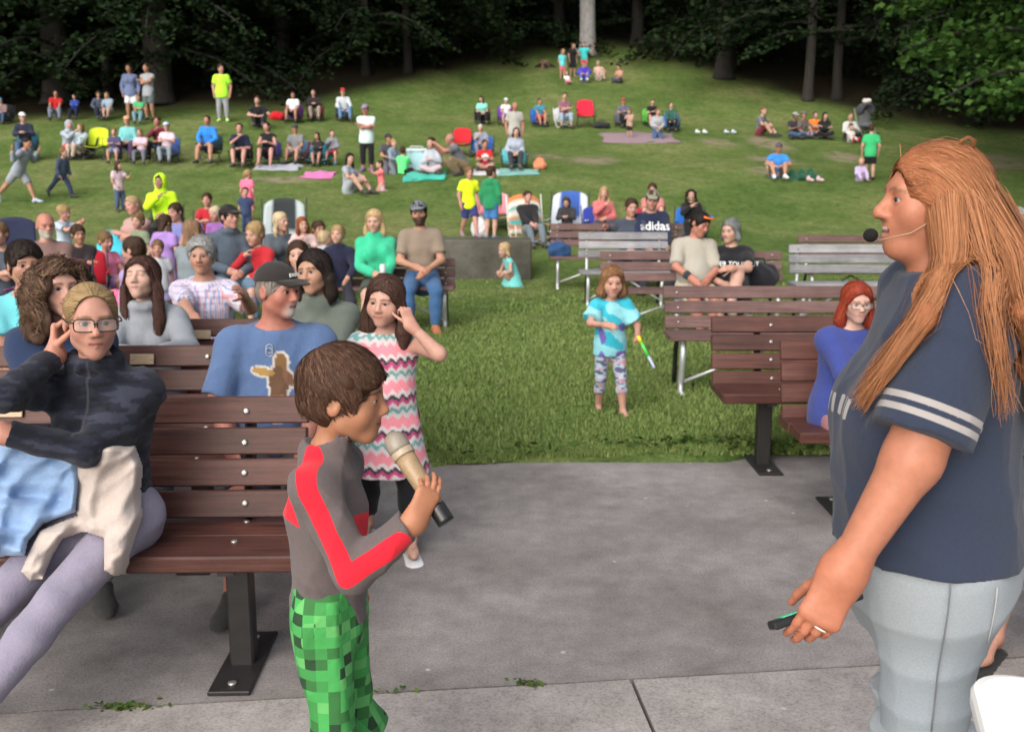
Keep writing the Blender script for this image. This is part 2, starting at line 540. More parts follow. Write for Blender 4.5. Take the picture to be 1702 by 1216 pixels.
# ---- benches
def plank(name, parent, c, size, R, mat):
    o = MB().box((0, 0, 0), size, bev=min(size) * 0.12).build(name, mat, parent)
    M = Matrix([[*R[0]], [*R[1]], [*R[2]]]).to_4x4()
    M.translation = Vector([float(q) for q in c])
    o.matrix_local = M
    return o
def bolts(parent, pts, n, r=0.011):
    # small round bolt heads
    for p in pts:
        d = np.asarray(n, float); d /= np.linalg.norm(d)
        MB().tube([np.array(p) - d * 0.004, np.array(p) + d * 0.005, np.array(p) + d * 0.007], [r, r, r * 0.6], 8).build('bolt', M_BOLT, parent)
def park_bench(label, c, a, x0, x1, posts, top=0.86, mat=None, tilt=14, nback=4, bolt_at=None):
    """brown plank bench on square black posts; c = point on the ground under the front of the backrest, faces -y turned by a"""
    mat = mat or M_WOOD
    root = empty('park_bench', (c[0], c[1], c[2]), a)
    L, xm = x1 - x0, (x0 + x1) / 2
    t = math.radians(tilt)
    R = rotx_m(-t)
    n = R @ np.array([0, -1, 0]); u = R @ np.array([0, 0, 1.])
    sw, gap = 0.090, 0.013
    base = np.array([0, 0.02, top]) - u * (nback * sw + (nback - 1) * gap)
    for i in range(nback):
        pc = base + u * (i * (sw + gap) + sw / 2) + np.array([xm + random.uniform(-.006, .006), 0, 0])
        s = plank('back_slat', root, pc, (L, 0.038, sw), R, mat)
        bolts(s, [(bx - xm, -0.0195, random.uniform(-.006, .006)) for bx in (bolt_at or posts)], (0, -1, 0))
    sh = 0.44
    for i, dy in enumerate((-0.105, -0.292)):
        s = plank('seat_plank', root, (xm + random.uniform(-.006, .006), dy, sh - 0.026), (L, 0.178, 0.052), rotx_m(0.03), mat)
        bolts(s, [(bx - xm, 0.03, 0.0262) for bx in (bolt_at or posts)], (0, 0, 1))
    for bx in posts:
        MB().box((bx, -0.20, 0.195), (0.075, 0.075, 0.385), bev=0.006).box((bx, -0.19, 0.380), (0.05, 0.36, 0.016)).build('post', M_BLACK, root)
        bp = MB().box((bx, -0.20, 0.008), (0.13, 0.42, 0.014), bev=0.003).build('base_plate', M_BLACK, root)
        bolts(bp, [(bx, -0.36, 0.016), (bx, -0.04, 0.016)], (0, 0, 1), 0.014)
        b0 = base - u * 0.10 + np.array([0, 0.045, 0]); b1 = base + u * (nback * sw + (nback - 1) * gap - 0.02) + np.array([0, 0.045, 0])
        MB().tube([(bx, b0[1] - 0.12, 0.375), (bx, b0[1] - 0.02, 0.378), (bx, *b0[1:]), (bx, *b1[1:])], 0.02, 6).build('back_support', M_BLACK, root)
    tag(root, label, 'bench', 'brown plank benches on black posts')
    return root
def lawn_bench(label, c, a, x0, x1, mat=None, top=0.82, group='plank benches with metal legs on the grass'):
    mat = mat or M_WOOD_F
    root = empty('lawn_bench', (c[0], c[1], c[2]), a)
    L, xm = x1 - x0, (x0 + x1) / 2
    t = math.radians(12); R = rotx_m(-t)
    u = R @ np.array([0, 0, 1.])
    sw, gap = 0.090, 0.020
    base = np.array([0, 0.02, top]) - u * (3 * sw + 2 * gap)
    lx = (x0 + 0.10, x1 - 0.10)
    for i in range(3):
        pc = base + u * (i * (sw + gap) + sw / 2) + np.array([xm + random.uniform(-.008, .008), 0, 0])
        s = plank('back_slat', root, pc, (L, 0.036, sw), R, mat)
        bolts(s, [(bx - xm, -0.0185, random.uniform(-.006, .006)) for bx in lx], (0, -1, 0), 0.010)
    for i, dy in enumerate((-0.09, -0.265)):
        plank('seat_plank', root, (xm, dy, 0.432), (L, 0.165, 0.036), rotx_m(0.02), mat)
    for bx in lx:
        b1 = base + u * (3 * sw + 2 * gap - 0.02) + np.array([0, 0.032, 0])
        MB().tube([(bx, b1[1], b1[2]), (bx, base[1] + 0.025, base[2] - 0.03), (bx, -0.02, 0.40), (bx, -0.18, 0.402), (bx, -0.30, 0.40)], 0.020, 6).build('frame', M_ALU, root)
        MB().tube([(bx, -0.27, 0.40), (bx, -0.315, 0.34), (bx, -0.30, 0.22), (bx, -0.25, 0.10), (bx, -0.26, 0.03), (bx, -0.36, 0.012)], 0.022, 6).build('leg', M_ALU, root)
        MB().tube([(bx, -0.05, 0.40), (bx, 0.01, 0.30), (bx, 0.02, 0.14), (bx, 0.06, 0.012)], 0.018, 6).build('leg', M_BLACK, root)
    MB().tube([(lx[0], -0.24, 0.09), ((lx[0] + lx[1]) / 2, -0.10, 0.37)], 0.012, 6).build('brace', M_ALU, root)
    MB().tube([(lx[1], -0.24, 0.09), ((lx[0] + lx[1]) / 2, -0.10, 0.37)], 0.012, 6).build('brace', M_ALU, root)
    tag(root, label, 'bench', group)
    return root
def gp(px, Y):
    """ground point at distance Y under image column px"""
    x = (px - CX) / FPX * (Y / _cp) * 0.985
    return np.array([x, Y, float(ground_z(x, Y))])
def bx_of(px, py, Y):
    return W(px, py, Y)[0]

B1Y, B2Y, B3Y, B4Y = 3.20, 4.15, 4.98, 6.0
a1 = math.radians(1.5)
def pb(label, Y, pxL, pxR, py, posts_px, a=0.0, **k):
    c = np.array([0, Y, 0.0])
    x0, x1 = bx_of(pxL, py, Y), bx_of(pxR, py, Y)
    c[0] = (x0 + x1) / 2
    return park_bench(label, c, a, x0 - c[0], x1 - c[0], [bx_of(q, py, Y - 0.2) - c[0] for q in posts_px], **k)
pb('front brown plank bench with the woman in glasses, right end behind the boy', B1Y, -420, 512, 700, (-220, 380), a1, top=0.845)
pb('second brown plank bench, behind the woman in glasses and under the man in blue', B2Y, -330, 512, 600, (-150, 320), a1)
pb('third brown plank bench, behind the man in the black cap', B3Y, -200, 588, 560, (-80, 200, 540), a1)
# right-hand posts benches (face the camera, turned a little towards the stage)
def pb_r(label, px, py_post, left_px, py_left, length, a, top):
    g = G(px, py_post)
    f = rotz_m(a) @ np.array([0, -0.20, 0])
    c = np.array([g[0], g[1], 0]) - f
    # left end from the picture
    ux = rotz_m(a) @ np.array([1, 0, 0])
    d = ray(left_px, py_left)
    # intersect the ray's ground track with the bench line
    A = np.array([[d[0], -ux[0]], [d[1], -ux[1]]])
    t, sfar = np.linalg.solve(A, c[:2])
    x0 = sfar
    return park_bench(label, c, a, x0, x0 + length, [0.0, x0 + length - 0.3], top=top, bolt_at=[x0 + 0.33, x0 + length - 0.35])
pb_r('dark brown plank bench at the lawn edge, its left end in open view', 1266, 770, 1182, 560, 2.1, 0.0, 0.80)
pb_r('dark brown plank bench holding the red-haired woman, nearer than its twin', 1400, 850, 1296, 600, 2.2, 0.0, 0.79)

def lb(label, pxL, pxR, py_top, Y, a=0.0, **k):
    zg = float(ground_z(bx_of((pxL + pxR) / 2, py_top, Y), Y))
    xl = bx_of(pxL, py_top, Y); xr = bx_of(pxR, py_top, Y)
    c = np.array([(xl + xr) / 2, Y, zg])
    h = W((pxL + pxR) / 2, py_top, Y)[2] - zg
    return lawn_bench(label, c, a, xl - c[0], xr - c[0], top=min(max(h, 0.72), 0.90), **k)
lb('faded brown bench with bright metal legs between the tie-dye girl and the red-haired woman', 1104, 1500, 476, 7.35)
lb('faded brown bench under the man in the beige shirt and the woman in black', 998, 1300, 418, 10.3)
lb('faded brown bench under the man in navy, a blue bag on its left end', 914, 1135, 372, 13.9)
lb('grey weathered bench with nobody on it, left of the man in beige', 962, 1110, 386, 12.3, mat=M_WOOD_G)
lb('grey weathered empty bench above the red-haired woman', 1311, 1500, 407, 10.9, mat=M_WOOD_G)
lb('faded brown empty bench just behind the grey one on the right', 1328, 1500, 391, 12.4)
lb('faded brown bench under the bearded man in the grey cap', 535, 757, 430, 10.6)

# ---- white table corner at the lower right
def table():
    d = ray(1606, 1107); zt = 0.74
    t = (zt - CAM_H) / d[2]
    c = np.array([d[0] * t, d[1] * t])
    root = empty('folding_table', (c[0], c[1], 0), math.radians(-18))
    pts = []
    w, h, r = 0.80, 0.62, 0.07
    for cx, cy, a0 in ((w - r, -r, 0), (r, -r, 90), (r, -h + r, 180), (w - r, -h + r, 270)):
        for k in range(9):
            a = math.radians(a0 + k * 90 / 8)
            pts.append((cx + r * math.cos(a), cy + r * math.sin(a)))
    n = len(pts)
    mb = MB()
    V = []
    for z, ins in ((zt - 0.045, 0.012), (zt - 0.030, 0.0), (zt - 0.012, 0.0), (zt - 0.003, 0.004), (zt, 0.014)):
        for x, y in pts:
            dx, dy = x - w / 2, y + h / 2
            V.append((x - dx / w * 2 * ins, y - dy / h * 2 * ins, z))
    F = [tuple(reversed(range(n))), tuple(4 * n + k for k in range(n))]
    for i in range(4):
        F += [(i * n + k, i * n + (k + 1) % n, (i + 1) * n + (k + 1) % n, (i + 1) * n + k) for k in range(n)]
    mb.add(V, F, smooth=False).build('tabletop', M_WHITE, root)
    for lx in (0.12, w - 0.12):
        for ly in (-0.1, -h + 0.1):
            MB().tube([(lx, ly, 0.0), (lx, ly, zt - 0.04)], 0.014, 8).build('leg', M_BOLT, root)
    tag(root, 'white plastic table corner in front of the standing woman', 'table')
table()

# ---- trees
def leaf_quads(C, size, r, flatness=0.5, droop=0.0):
    n = len(C)
    a = r.uniform(0, 2 * np.pi, n)
    ax = np.stack([np.cos(a), np.sin(a), r.normal(-droop, 0.35, n)], -1)
    ax /= np.linalg.norm(ax, axis=1)[:, None]
    nn = r.normal(0, 1, (n, 3)); nn[:, 2] += flatness * 2.2
    b = np.cross(nn, ax); b /= np.linalg.norm(b, axis=1)[:, None] + 1e-9
    s = (size * r.uniform(0.6, 1.35, n))[:, None]
    w = s * 0.36
    V = np.stack([C - ax * s * 0.5, C + b * w, C + ax * s * 0.5, C - b * w], 1).reshape(-1, 3)
    F = np.arange(4 * n).reshape(-1, 4)
    return V, F
def crown_mesh(seed, H, zlow, spread, nb, per, leaf, droop, kind):
    r = np.random.default_rng(seed)
    C = []
    limbs = []
    for i in range(nb):
        f = (i + r.uniform(0, 1)) / nb
        z0 = zlow + (H - zlow) * f ** 0.9
        a = r.uniform(0, 2 * np.pi)
        Lb = spread * (1.05 - f) ** 0.65 * r.uniform(0.65, 1.15) + 0.4
        t = np.linspace(0, 1, 7)
        up = (0.10 if kind == 'needle' else 0.45)
        P = np.stack([np.cos(a) * Lb * t, np.sin(a) * Lb * t, z0 + Lb * (up * t - droop * t ** 2.2)], -1)
        limbs.append((P, 0.014 * Lb))
        m = int(per * (0.4 + Lb / spread))
        tt = r.beta(1.6, 1.1, m)
        base = np.stack([np.interp(tt, t, P[:, k]) for k in range(3)], -1)
        side = np.array([-np.sin(a), np.cos(a), 0])
        wid = 0.34 * Lb * (1.05 - 0.6 * tt)
        ncl = max(5, m // 26)
        cs = r.uniform(-1, 1, ncl); ct = r.integers(0, ncl, m)
        off = cs[ct] + r.normal(0, 0.16, m)
        C.append(base + side * (off * wid)[:, None] + np.stack([r.normal(0, .1, m), r.normal(0, .1, m), r.normal(0, 0.09 if kind == 'needle' else 0.22, m) - 0.16 * np.abs(off) * wid], -1))
    C = np.concatenate(C)
    V, F = leaf_quads(C, leaf, r, 0.8 if kind == 'needle' else 0.5, 0.25)
    return V, F, limbs
CROWNS = {}
def get_crown(key):
    if key in CROWNS: return CROWNS[key]
    kind, v = key
    if kind == 'needle':
        V, F, limbs = crown_mesh(40 + v, 17.0, 1.7 + 0.5 * v, 4.4, 62, 230, 0.20, 0.42, 'needle')
        mat = M_LEAF_D
    else:
        V, F, limbs = crown_mesh(70 + v, 14.0, 1.9, 5.2, 70, 330, 0.17, 0.42, 'broad')
        mat = M_LEAF_M
    c = MB().add(V, F, smooth=False).build('crown', mat)
    mb = MB()
    for P, rr in limbs:
        mb.tube(P, np.linspace(rr, rr * 0.25, len(P)), 5)
    l = mb.build('limbs', M_TWIG_SHADE)
    COL.objects.unlink(c); COL.objects.unlink(l)
    CROWNS[key] = (c.data, l.data)
    return CROWNS[key]
def tree(label, name, x, y, rad, key, H=18.0, sc=1.0, rz=0.0, bark=None, group=None, crown=True, lift=0.0, lean=0.0):
    z = float(ground_z(x, y))
    root = empty(name, (x, y, z - 0.05), rz)
    r = random.Random(int(x * 131 + y * 977) % 9999)
    P, R = [], []
    for k, h in enumerate((0, 0.15, 0.45, 1.2, 2.6, 4.5, 7, 10, 13.5, H)):
        P.append((r.uniform(-.04, .04) * (h > 1) + lean * h, r.uniform(-.04, .04) * (h > 1), h))
        R.append(rad * ((1.55, 1.32, 1.12, 1.0, 0.97, 0.92, 0.82, 0.66, 0.45, 0.1)[k]))
    MB().tube(P, R, 14).build('trunk', bark or (M_TWIG_SHADE if name == 'forest_tree' else M_BARK), root)  # trunks behind the wood's edge get near-black bark: painted-in forest shade
    if crown:
        cd, ld = get_crown(key)
        for nm, d in (('crown', cd), ('limbs', ld)):
            o = bpy.data.objects.new(nm, d); COL.objects.link(o); o.parent = root
            o.scale = (sc, sc, sc); o.location = (0, 0, lift)
    tag(root, label, 'tree', group)
    return root
FG = 'trees at the edge of the dark wood'
def tree_px(label, name, px, py, wpx, key, **k):
    g = G(px, py)
    tree(label, name, g[0], g[1], 0.5 * wpx * g[1] / FPX, key, group=FG, **k)
tree_px('thick dark trunk at far left beyond the man in the red tee', 'hemlock_tree', 97, 172, 40, ('needle', 0), rz=0.3)
tree_px('broad dark trunk right behind the two people standing with folded arms', 'hemlock_tree', 264, 172, 42, ('needle', 1), rz=1.1)
tree_px('dark trunk left of the pale one, half lost in shade', 'hemlock_tree', 752, 86, 24, ('needle', 2), rz=2.0)
tree_px('pale grey smooth trunk behind the group at the top of the hill', 'beech_tree', 976, 93, 25, ('broad', 0), rz=0.5, bark=M_BARK_L, lift=3.6)
tree_px('dark brown trunk leaning slightly, right of the pale trunk', 'hemlock_tree', 1202, 131, 26, ('needle', 0), rz=4.0, lean=0.012)
tree_px('slim dark trunk above the row seated at the right', 'hemlock_tree', 1342, 168, 15, ('needle', 1), rz=5.2)
tree_px('slender dark trunk between the two thick ones at left', 'hemlock_tree', 180, 160, 14, ('needle', 2), rz=0.9)
tree_px('dark tree in the shade left of centre above the neon yellow shirt', 'hemlock_tree', 470, 112, 22, ('needle', 0), rz=2.7)
tree_px('dark tree deep in shade right of the slim trunk', 'hemlock_tree', 1500, 150, 24, ('needle', 2), rz=3.3)
for (lab, x, y, rad, rz, sc) in (('bright green maple whose low boughs hang over the right edge', 13.2, 22.6, 0.22, 0.4, 1.0),
                                 ('green maple standing just behind the bright one at the right edge', 15.4, 27.6, 0.25, 2.2, 1.15)):
    tree(lab, 'maple_tree', x, y, rad, ('broad', 1), group=FG, rz=rz, sc=sc)
rt = np.random.default_rng(11)
k = 0
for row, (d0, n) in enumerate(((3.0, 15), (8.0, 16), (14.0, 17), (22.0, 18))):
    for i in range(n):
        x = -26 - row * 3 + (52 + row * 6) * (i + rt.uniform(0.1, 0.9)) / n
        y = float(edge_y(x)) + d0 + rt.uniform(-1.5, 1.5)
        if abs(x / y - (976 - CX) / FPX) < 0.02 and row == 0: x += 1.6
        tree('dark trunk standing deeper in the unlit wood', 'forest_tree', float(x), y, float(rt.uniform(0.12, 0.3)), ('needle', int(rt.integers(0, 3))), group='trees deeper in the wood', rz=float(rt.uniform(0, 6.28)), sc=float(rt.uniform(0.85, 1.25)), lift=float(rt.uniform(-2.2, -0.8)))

# ---- tree stump near the hilltop group, rock
def stump(px, py, label, w):
    g = G(px, py)
    h = 0.28
    mb = MB()
    r = random.Random(px)
    mb.tube([(0, 0, -0.1), (0, 0, 0.05), (0.02, 0, h * 0.6), (0.03, 0.01, h)], [w * 1.5, w * 1.2, w, w * 0.92], 11)
    root = empty('tree_stump', g)
    mb.build('stump_wood', mat_bark('stump_bark', (0.06, 0.035, 0.022), (0.20, 0.12, 0.075)), root)
    for k in range(5):
        a = k * 1.26 + r.uniform(-.3, .3)
        MB().tube([(0, 0, 0.1), (math.cos(a) * w * 1.5, math.sin(a) * w * 1.5, 0.06), (math.cos(a) * w * 2.6, math.sin(a) * w * 2.6, -0.03)], [w * .5, w * .35, w * .12], 6).build('root', M_BARK, root)
    tag(root, label, 'stump')
stump(905, 112, 'reddish brown rotten stump left of the group at the top of the hill', 0.22)
stump(1096, 68, 'small pale stump at the wood edge right of the pale trunk', 0.2)

# ---- grass blades on the near lawn and weeds along the edge
def blades():
    r = np.random.default_rng(21)
    N = 150000
    Y = 5.3 + 9.5 * r.beta(0.9, 2.0, N)
    X = (r.uniform(-80, 1780, N) - CX) / FPX * Y * 1.02
    Ne = 16000
    Xe = (r.uniform(560, 1420, Ne) - CX) / FPX * 5.6
    X = np.concatenate([X, Xe]); Y = np.concatenate([Y, pave_y(Xe) + 0.015 + np.abs(r.normal(0, 0.055, Ne)) - 0.02 * (r.uniform(0, 1, Ne) < 0.25)])
    ok = Y > pave_y(X) - 0.015
    X, Y = X[ok], Y[ok]
    Z = ground_z(X, Y) + np.clip((Y - pave_y(X)) * 0.2, 0.0, 0.02)
    n = len(X)
    h = r.uniform(0.010, 0.028, n) * (1 + 0.35 * np.sin(X * 2.1) * np.sin(Y * 1.7))
    edge = (Y - pave_y(X)) < 0.10
    h = np.where(edge, h * r.uniform(0.6, 1.25, n), h)
    a = r.uniform(0, np.pi, n); w = r.uniform(0.003, 0.006, n) * (0.6 + Y / 9)
    dx, dy = np.cos(a) * w, np.sin(a) * w
    lx, ly = r.normal(0, 0.5, n) * h, r.normal(0, 0.5, n) * h
    V = np.stack([np.stack([X - dx, Y - dy, Z], -1), np.stack([X + dx, Y + dy, Z], -1), np.stack([X + lx, Y + ly, Z + h + 0.012], -1)], 1).reshape(-1, 3)
    F = np.arange(3 * n).reshape(-1, 3)
    o = MB().add(V, F, smooth=False).build('grass', M_BLADE)
    tag(o, 'short green grass blades of the near lawn', None, kind='stuff')
blades()
def weeds():
    r = np.random.default_rng(8)
    C = []
    for px, py, n, sp in ((1135, 748, 130, 0.20), (1205, 748, 160, 0.22), (1060, 752, 60, 0.2), (1250, 752, 120, 0.16), (1320, 758, 90, 0.2), (770, 764, 50, 0.15), (885, 760, 40, 0.14)):
        g = G(px, py)
        p = g + np.stack([r.normal(0, sp, n), r.normal(0.04, 0.05, n), r.uniform(0.01, 0.07, n)], -1)
        C.append(p)
    C = np.concatenate(C)
    C[:, 1] = np.maximum(C[:, 1], pave_y(C[:, 0]) - 0.03)
    V, F = leaf_quads(C, 0.045, r, 0.8)
    D = []
    for px, py, n, sx in ((882, 1140, 46, 0.026), (205, 1174, 90, 0.055), (650, 1153, 10, 0.05)):
        g = G(px, py)
        D.append(np.stack([g[0] + r.normal(0, sx, n), np.array([joint_y(q) for q in g[0] + r.normal(0, sx, n)]) + r.normal(0, 0.010, n), r.uniform(0.002, 0.016, n)], -1))
    D = np.concatenate(D)
    V2, F2 = leaf_quads(D, 0.018, r, 0.6)
    o = MB().add(V, F, smooth=False).add(V2, F2, smooth=False).build('weeds', mat_leaf('weed_leaves', (0.03, 0.075, 0.015), (0.10, 0.13, 0.035)))
    tag(o, 'small broad-leaved weeds along the pavement edge and joint', None, kind='stuff')
weeds()
# ================================================================== FIGURES: smooth implicit surfaces meshed into one continuous body
V3 = lambda *a: np.array(a, float)
def unit(v):
    v = np.asarray(v, float); return v / (np.linalg.norm(v) + 1e-12)
def cap_(a, b, r1, r2, n=None, sc=1.0, cutb=False, cuta=False):
    return ('c', np.asarray(a, float), np.asarray(b, float), float(r1), float(r2), None if n is None else unit(n), float(sc), cutb, cuta)
def ell(c, radii, R=None):
    return ('e', np.asarray(c, float), np.eye(3) if R is None else np.asarray(R, float), np.asarray(radii, float))
def prim_d(p, x, y, z):
    if p[0] == 'c':
        _, a, b, r1, r2, n, sc, cutb, cuta = p
        dx, dy, dz = x - a[0], y - a[1], z - a[2]
        ba = b - a
        if cutb:
            L = np.linalg.norm(ba) + 1e-9
            cb = ((x - b[0]) * ba[0] + (y - b[1]) * ba[1] + (z - b[2]) * ba[2]) / L
        if cuta:
            L = np.linalg.norm(ba) + 1e-9
            ca = -(dx * ba[0] + dy * ba[1] + dz * ba[2]) / L
        if n is not None and sc != 1.0:
            f = 1 / sc - 1
            t = (dx * n[0] + dy * n[1] + dz * n[2]) * f
            dx = dx + t * n[0]; dy = dy + t * n[1]; dz = dz + t * n[2]
            ba = ba + f * np.dot(ba, n) * n
        bb = float(ba @ ba) + 1e-12
        h = np.clip((dx * ba[0] + dy * ba[1] + dz * ba[2]) / bb, 0, 1)
        d = np.sqrt((dx - h * ba[0]) ** 2 + (dy - h * ba[1]) ** 2 + (dz - h * ba[2]) ** 2) - (r1 + (r2 - r1) * h)
        if sc < 1: d = d * (0.5 + 0.5 * sc)
        if cutb: d = np.maximum(d, cb)
        if cuta: d = np.maximum(d, ca)
        return d
    _, c, R, r = p
    dx, dy, dz = x - c[0], y - c[1], z - c[2]
    u = (R[0, 0] * dx + R[1, 0] * dy + R[2, 0] * dz) / r[0]
    v = (R[0, 1] * dx + R[1, 1] * dy + R[2, 1] * dz) / r[1]
    w = (R[0, 2] * dx + R[1, 2] * dy + R[2, 2] * dz) / r[2]
    k0 = np.sqrt(u * u + v * v + w * w)
    k1 = np.sqrt((u / r[0]) ** 2 + (v / r[1]) ** 2 + (w / r[2]) ** 2) + 1e-9
    return k0 * (k0 - 1.0) / k1
def prim_box(p):
    if p[0] == 'c':
        m = max(p[3], p[4])
        return np.minimum(p[1], p[2]) - m, np.maximum(p[1], p[2]) + m
    m = p[3].max()
    return p[1] - m, p[1] + m
def smin(a, b, k):
    if k <= 0: return np.minimum(a, b)
    h = np.maximum(k - np.abs(a - b), 0) / k
    return np.minimum(a, b) - h * h * k * 0.25
class Grp:
    """prims united with softness k, cut by planes (o, n: keep the side n points away from), carved by subs"""
    def __init__(s, prims, k=0.02, cuts=(), subs=(), ks=0.01, kk=0.0):
        s.prims, s.k, s.cuts, s.subs, s.ks, s.kk = prims, k, list(cuts), list(subs), ks, kk
def eval_groups(groups, x, y, z, axes=None):
    shape = np.broadcast(x, y, z).shape
    tot = np.full(shape, 0.3, np.float32)
    for g in groups:
        V = np.full(shape, 0.3, np.float32)
        for p in g.prims:
            if axes is not None:
                lo, hi = prim_box(p)
                m = g.k + 0.05
                sl = []
                for A, l, h in zip(axes, lo - m, hi + m):
                    i0, i1 = np.searchsorted(A, l), np.searchsorted(A, h)
                    sl.append(slice(max(i0 - 1, 0), min(i1 + 1, len(A))))
                sl = tuple(sl)
                if any(q.start >= q.stop for q in sl): continue
                d = prim_d(p, x[sl[0], :, :], y[:, sl[1], :], z[:, :, sl[2]]).astype(np.float32)
                V[sl] = smin(V[sl], d, g.k)
            else:
                V = smin(V, prim_d(p, x, y, z), g.k)
        for p in g.subs:
            V = -smin(-V, prim_d(p, x, y, z).astype(np.float32), g.ks)
        for o, n in g.cuts:
            n = unit(n)
            V = np.maximum(V, ((x - o[0]) * n[0] + (y - o[1]) * n[1] + (z - o[2]) * n[2]).astype(np.float32))
        tot = smin(tot, V, g.kk)
    return tot
def groups_box(groups, pad):
    lo = np.full(3, 1e9); hi = np.full(3, -1e9)
    for g in groups:
        for p in g.prims:
            l, h = prim_box(p)
            lo = np.minimum(lo, l); hi = np.maximum(hi, h)
    return lo - pad, hi + pad
def axis(lo, hi, h, zones):
    out = [lo]
    while out[-1] < hi:
        c = out[-1]; step = h
        for a, b, f in zones:
            if a <= c <= b: step = min(step, f)
            elif c < a: step = min(step, max(f, (a - c) * 0.5))
            elif c > b: step = min(step, max(f, (c - b) * 0.35))
        out.append(c + step)
    return np.array(out)
def mesh_field(groups, h, zones=(), wob=None, pad=None, box=None):
    """surface nets on a rectilinear grid"""
    lo, hi = groups_box(groups, (pad or 2.5 * h) + 0.004) if box is None else box
    axes = [axis(lo[i], hi[i], h, [(z[0][i], z[1][i], z[2]) for z in zones]) for i in range(3)]
    x, y, z = axes[0][:, None, None], axes[1][None, :, None], axes[2][None, None, :]
    V = eval_groups(groups, x, y, z, axes)
    if wob is not None:
        V = V + wob(x, y, z)
    V[0] = V[-1] = 0.3; V[:, 0] = V[:, -1] = 0.3; V[:, :, 0] = V[:, :, -1] = 0.3
    ins = V < 0
    nx, ny, nz = V.shape
    cnt = np.zeros((nx - 1, ny - 1, nz - 1), np.int8)
    for i in (0, 1):
        for j in (0, 1):
            for k in (0, 1):
                cnt += ins[i:nx - 1 + i, j:ny - 1 + j, k:nz - 1 + k]
    ci, cj, ck = np.nonzero((cnt > 0) & (cnt < 8))
    if len(ci) == 0:
        return np.zeros((0, 3)), np.zeros((0, 4), int)
    idx = np.full(cnt.shape, -1, np.int32); idx[ci, cj, ck] = np.arange(len(ci))
    S = np.zeros((len(ci), 3)); N = np.zeros(len(ci))
    corners = [(i, j, k) for i in (0, 1) for j in (0, 1) for k in (0, 1)]
    vals = {c: V[ci + c[0], cj + c[1], ck + c[2]] for c in corners}
    for c in corners:
        for ax in range(3):
            if c[ax] == 0:
                c2 = list(c); c2[ax] = 1; c2 = tuple(c2)
                a, b = vals[c], vals[c2]
                m = (a < 0) != (b < 0)
                t = np.where(m, a / np.where(m, a - b, 1), 0)
                off = [np.full(len(ci), float(c[q])) for q in range(3)]
                off[ax] = t
                P = np.stack([axes[q][(ci, cj, ck)[q]] + off[q] * (axes[q][np.minimum((ci, cj, ck)[q] + 1, len(axes[q]) - 1)] - axes[q][(ci, cj, ck)[q]]) for q in range(3)], -1)
                S += np.where(m[:, None], P, 0); N += m
    P = S / N[:, None]
    F = []
    for ax in range(3):
        o = [(1, 0, 0), (0, 1, 0), (0, 0, 1)][ax]
        A = ins[:nx - o[0], :ny - o[1], :nz - o[2]]; B = ins[o[0]:, o[1]:, o[2]:]
        for flip in (0, 1):
            ei, ej, ek = np.nonzero((A & ~B) if not flip else (~A & B))
            E = [ei, ej, ek]
            b, c = (ax + 1) % 3, (ax + 2) % 3
            def cell(db, dc):
                q = [E[0].copy(), E[1].copy(), E[2].copy()]
                q[b] -= db; q[c] -= dc
                return idx[q[0], q[1], q[2]]
            quad = np.stack([cell(1, 1), cell(0, 1), cell(0, 0), cell(1, 0)], -1)
            F.append(quad if not flip else quad[:, ::-1])
    F = np.concatenate(F)
    F = F[(F >= 0).all(1)]
    return P, F
def cluster(P, F, cell):
    """merge vertices that share a cell (cell 0 keeps the vertex); returns verts and [quads, tris]"""
    n = len(P)
    key = np.zeros((n, 4), np.int64)
    keep = cell <= 0
    key[keep, 0] = -1; key[keep, 1] = np.nonzero(keep)[0]
    m = ~keep
    key[m, 0] = np.round(cell[m] * 1e5).astype(np.int64)
    key[m, 1:] = np.floor(P[m] / cell[m][:, None]).astype(np.int64)
    _, inv = np.unique(key, axis=0, return_inverse=True)
    inv = inv.ravel()
    k = inv.max() + 1
    w = np.bincount(inv, minlength=k)
    Q = np.stack([np.bincount(inv, P[:, i], k) / w for i in range(3)], -1)
    G_ = inv[F]
    d = [G_[:, i] == G_[:, (i + 1) % 4] for i in range(4)]
    dup = d[0].astype(int) + d[1] + d[2] + d[3]
    bad = (G_[:, 0] == G_[:, 2]) | (G_[:, 1] == G_[:, 3])
    quads = G_[(dup == 0) & ~bad]
    tris = []
    for i in range(4):
        sel = (dup == 1) & d[i] & ~bad
        tris.append(np.stack([G_[sel][:, (i + 1) % 4], G_[sel][:, (i + 2) % 4], G_[sel][:, (i + 3) % 4]], -1))
    half = (dup == 0) & bad
    T = np.concatenate(tris)
    T = np.sort(T, axis=1) * 0 + T
    return Q, [quads, T]
def folds(amp, scale, seed, base=0.35):
    # sharp-crested creases
    r = np.random.default_rng(seed)
    K = r.normal(0, 1, (4, 3)); K /= np.linalg.norm(K, axis=1)[:, None]
    K *= (scale * r.uniform(0.6, 1.7, 4))[:, None]; ph = r.uniform(0, 6.28, 4)
    K2 = r.normal(0, 1, (4, 3)) * scale * 0.45
    def f(x, y, z):
        v = 0
        for k, p, k2 in zip(K, ph, K2):
            w = k[0] * x + k[1] * y + k[2] * z + p + 1.1 * np.sin(k2[0] * x + k2[1] * y + k2[2] * z)
            v = v + amp * 0.6 * (np.abs(np.sin(w)) ** 0.7 - base)
        return v.astype(np.float32)
    return f
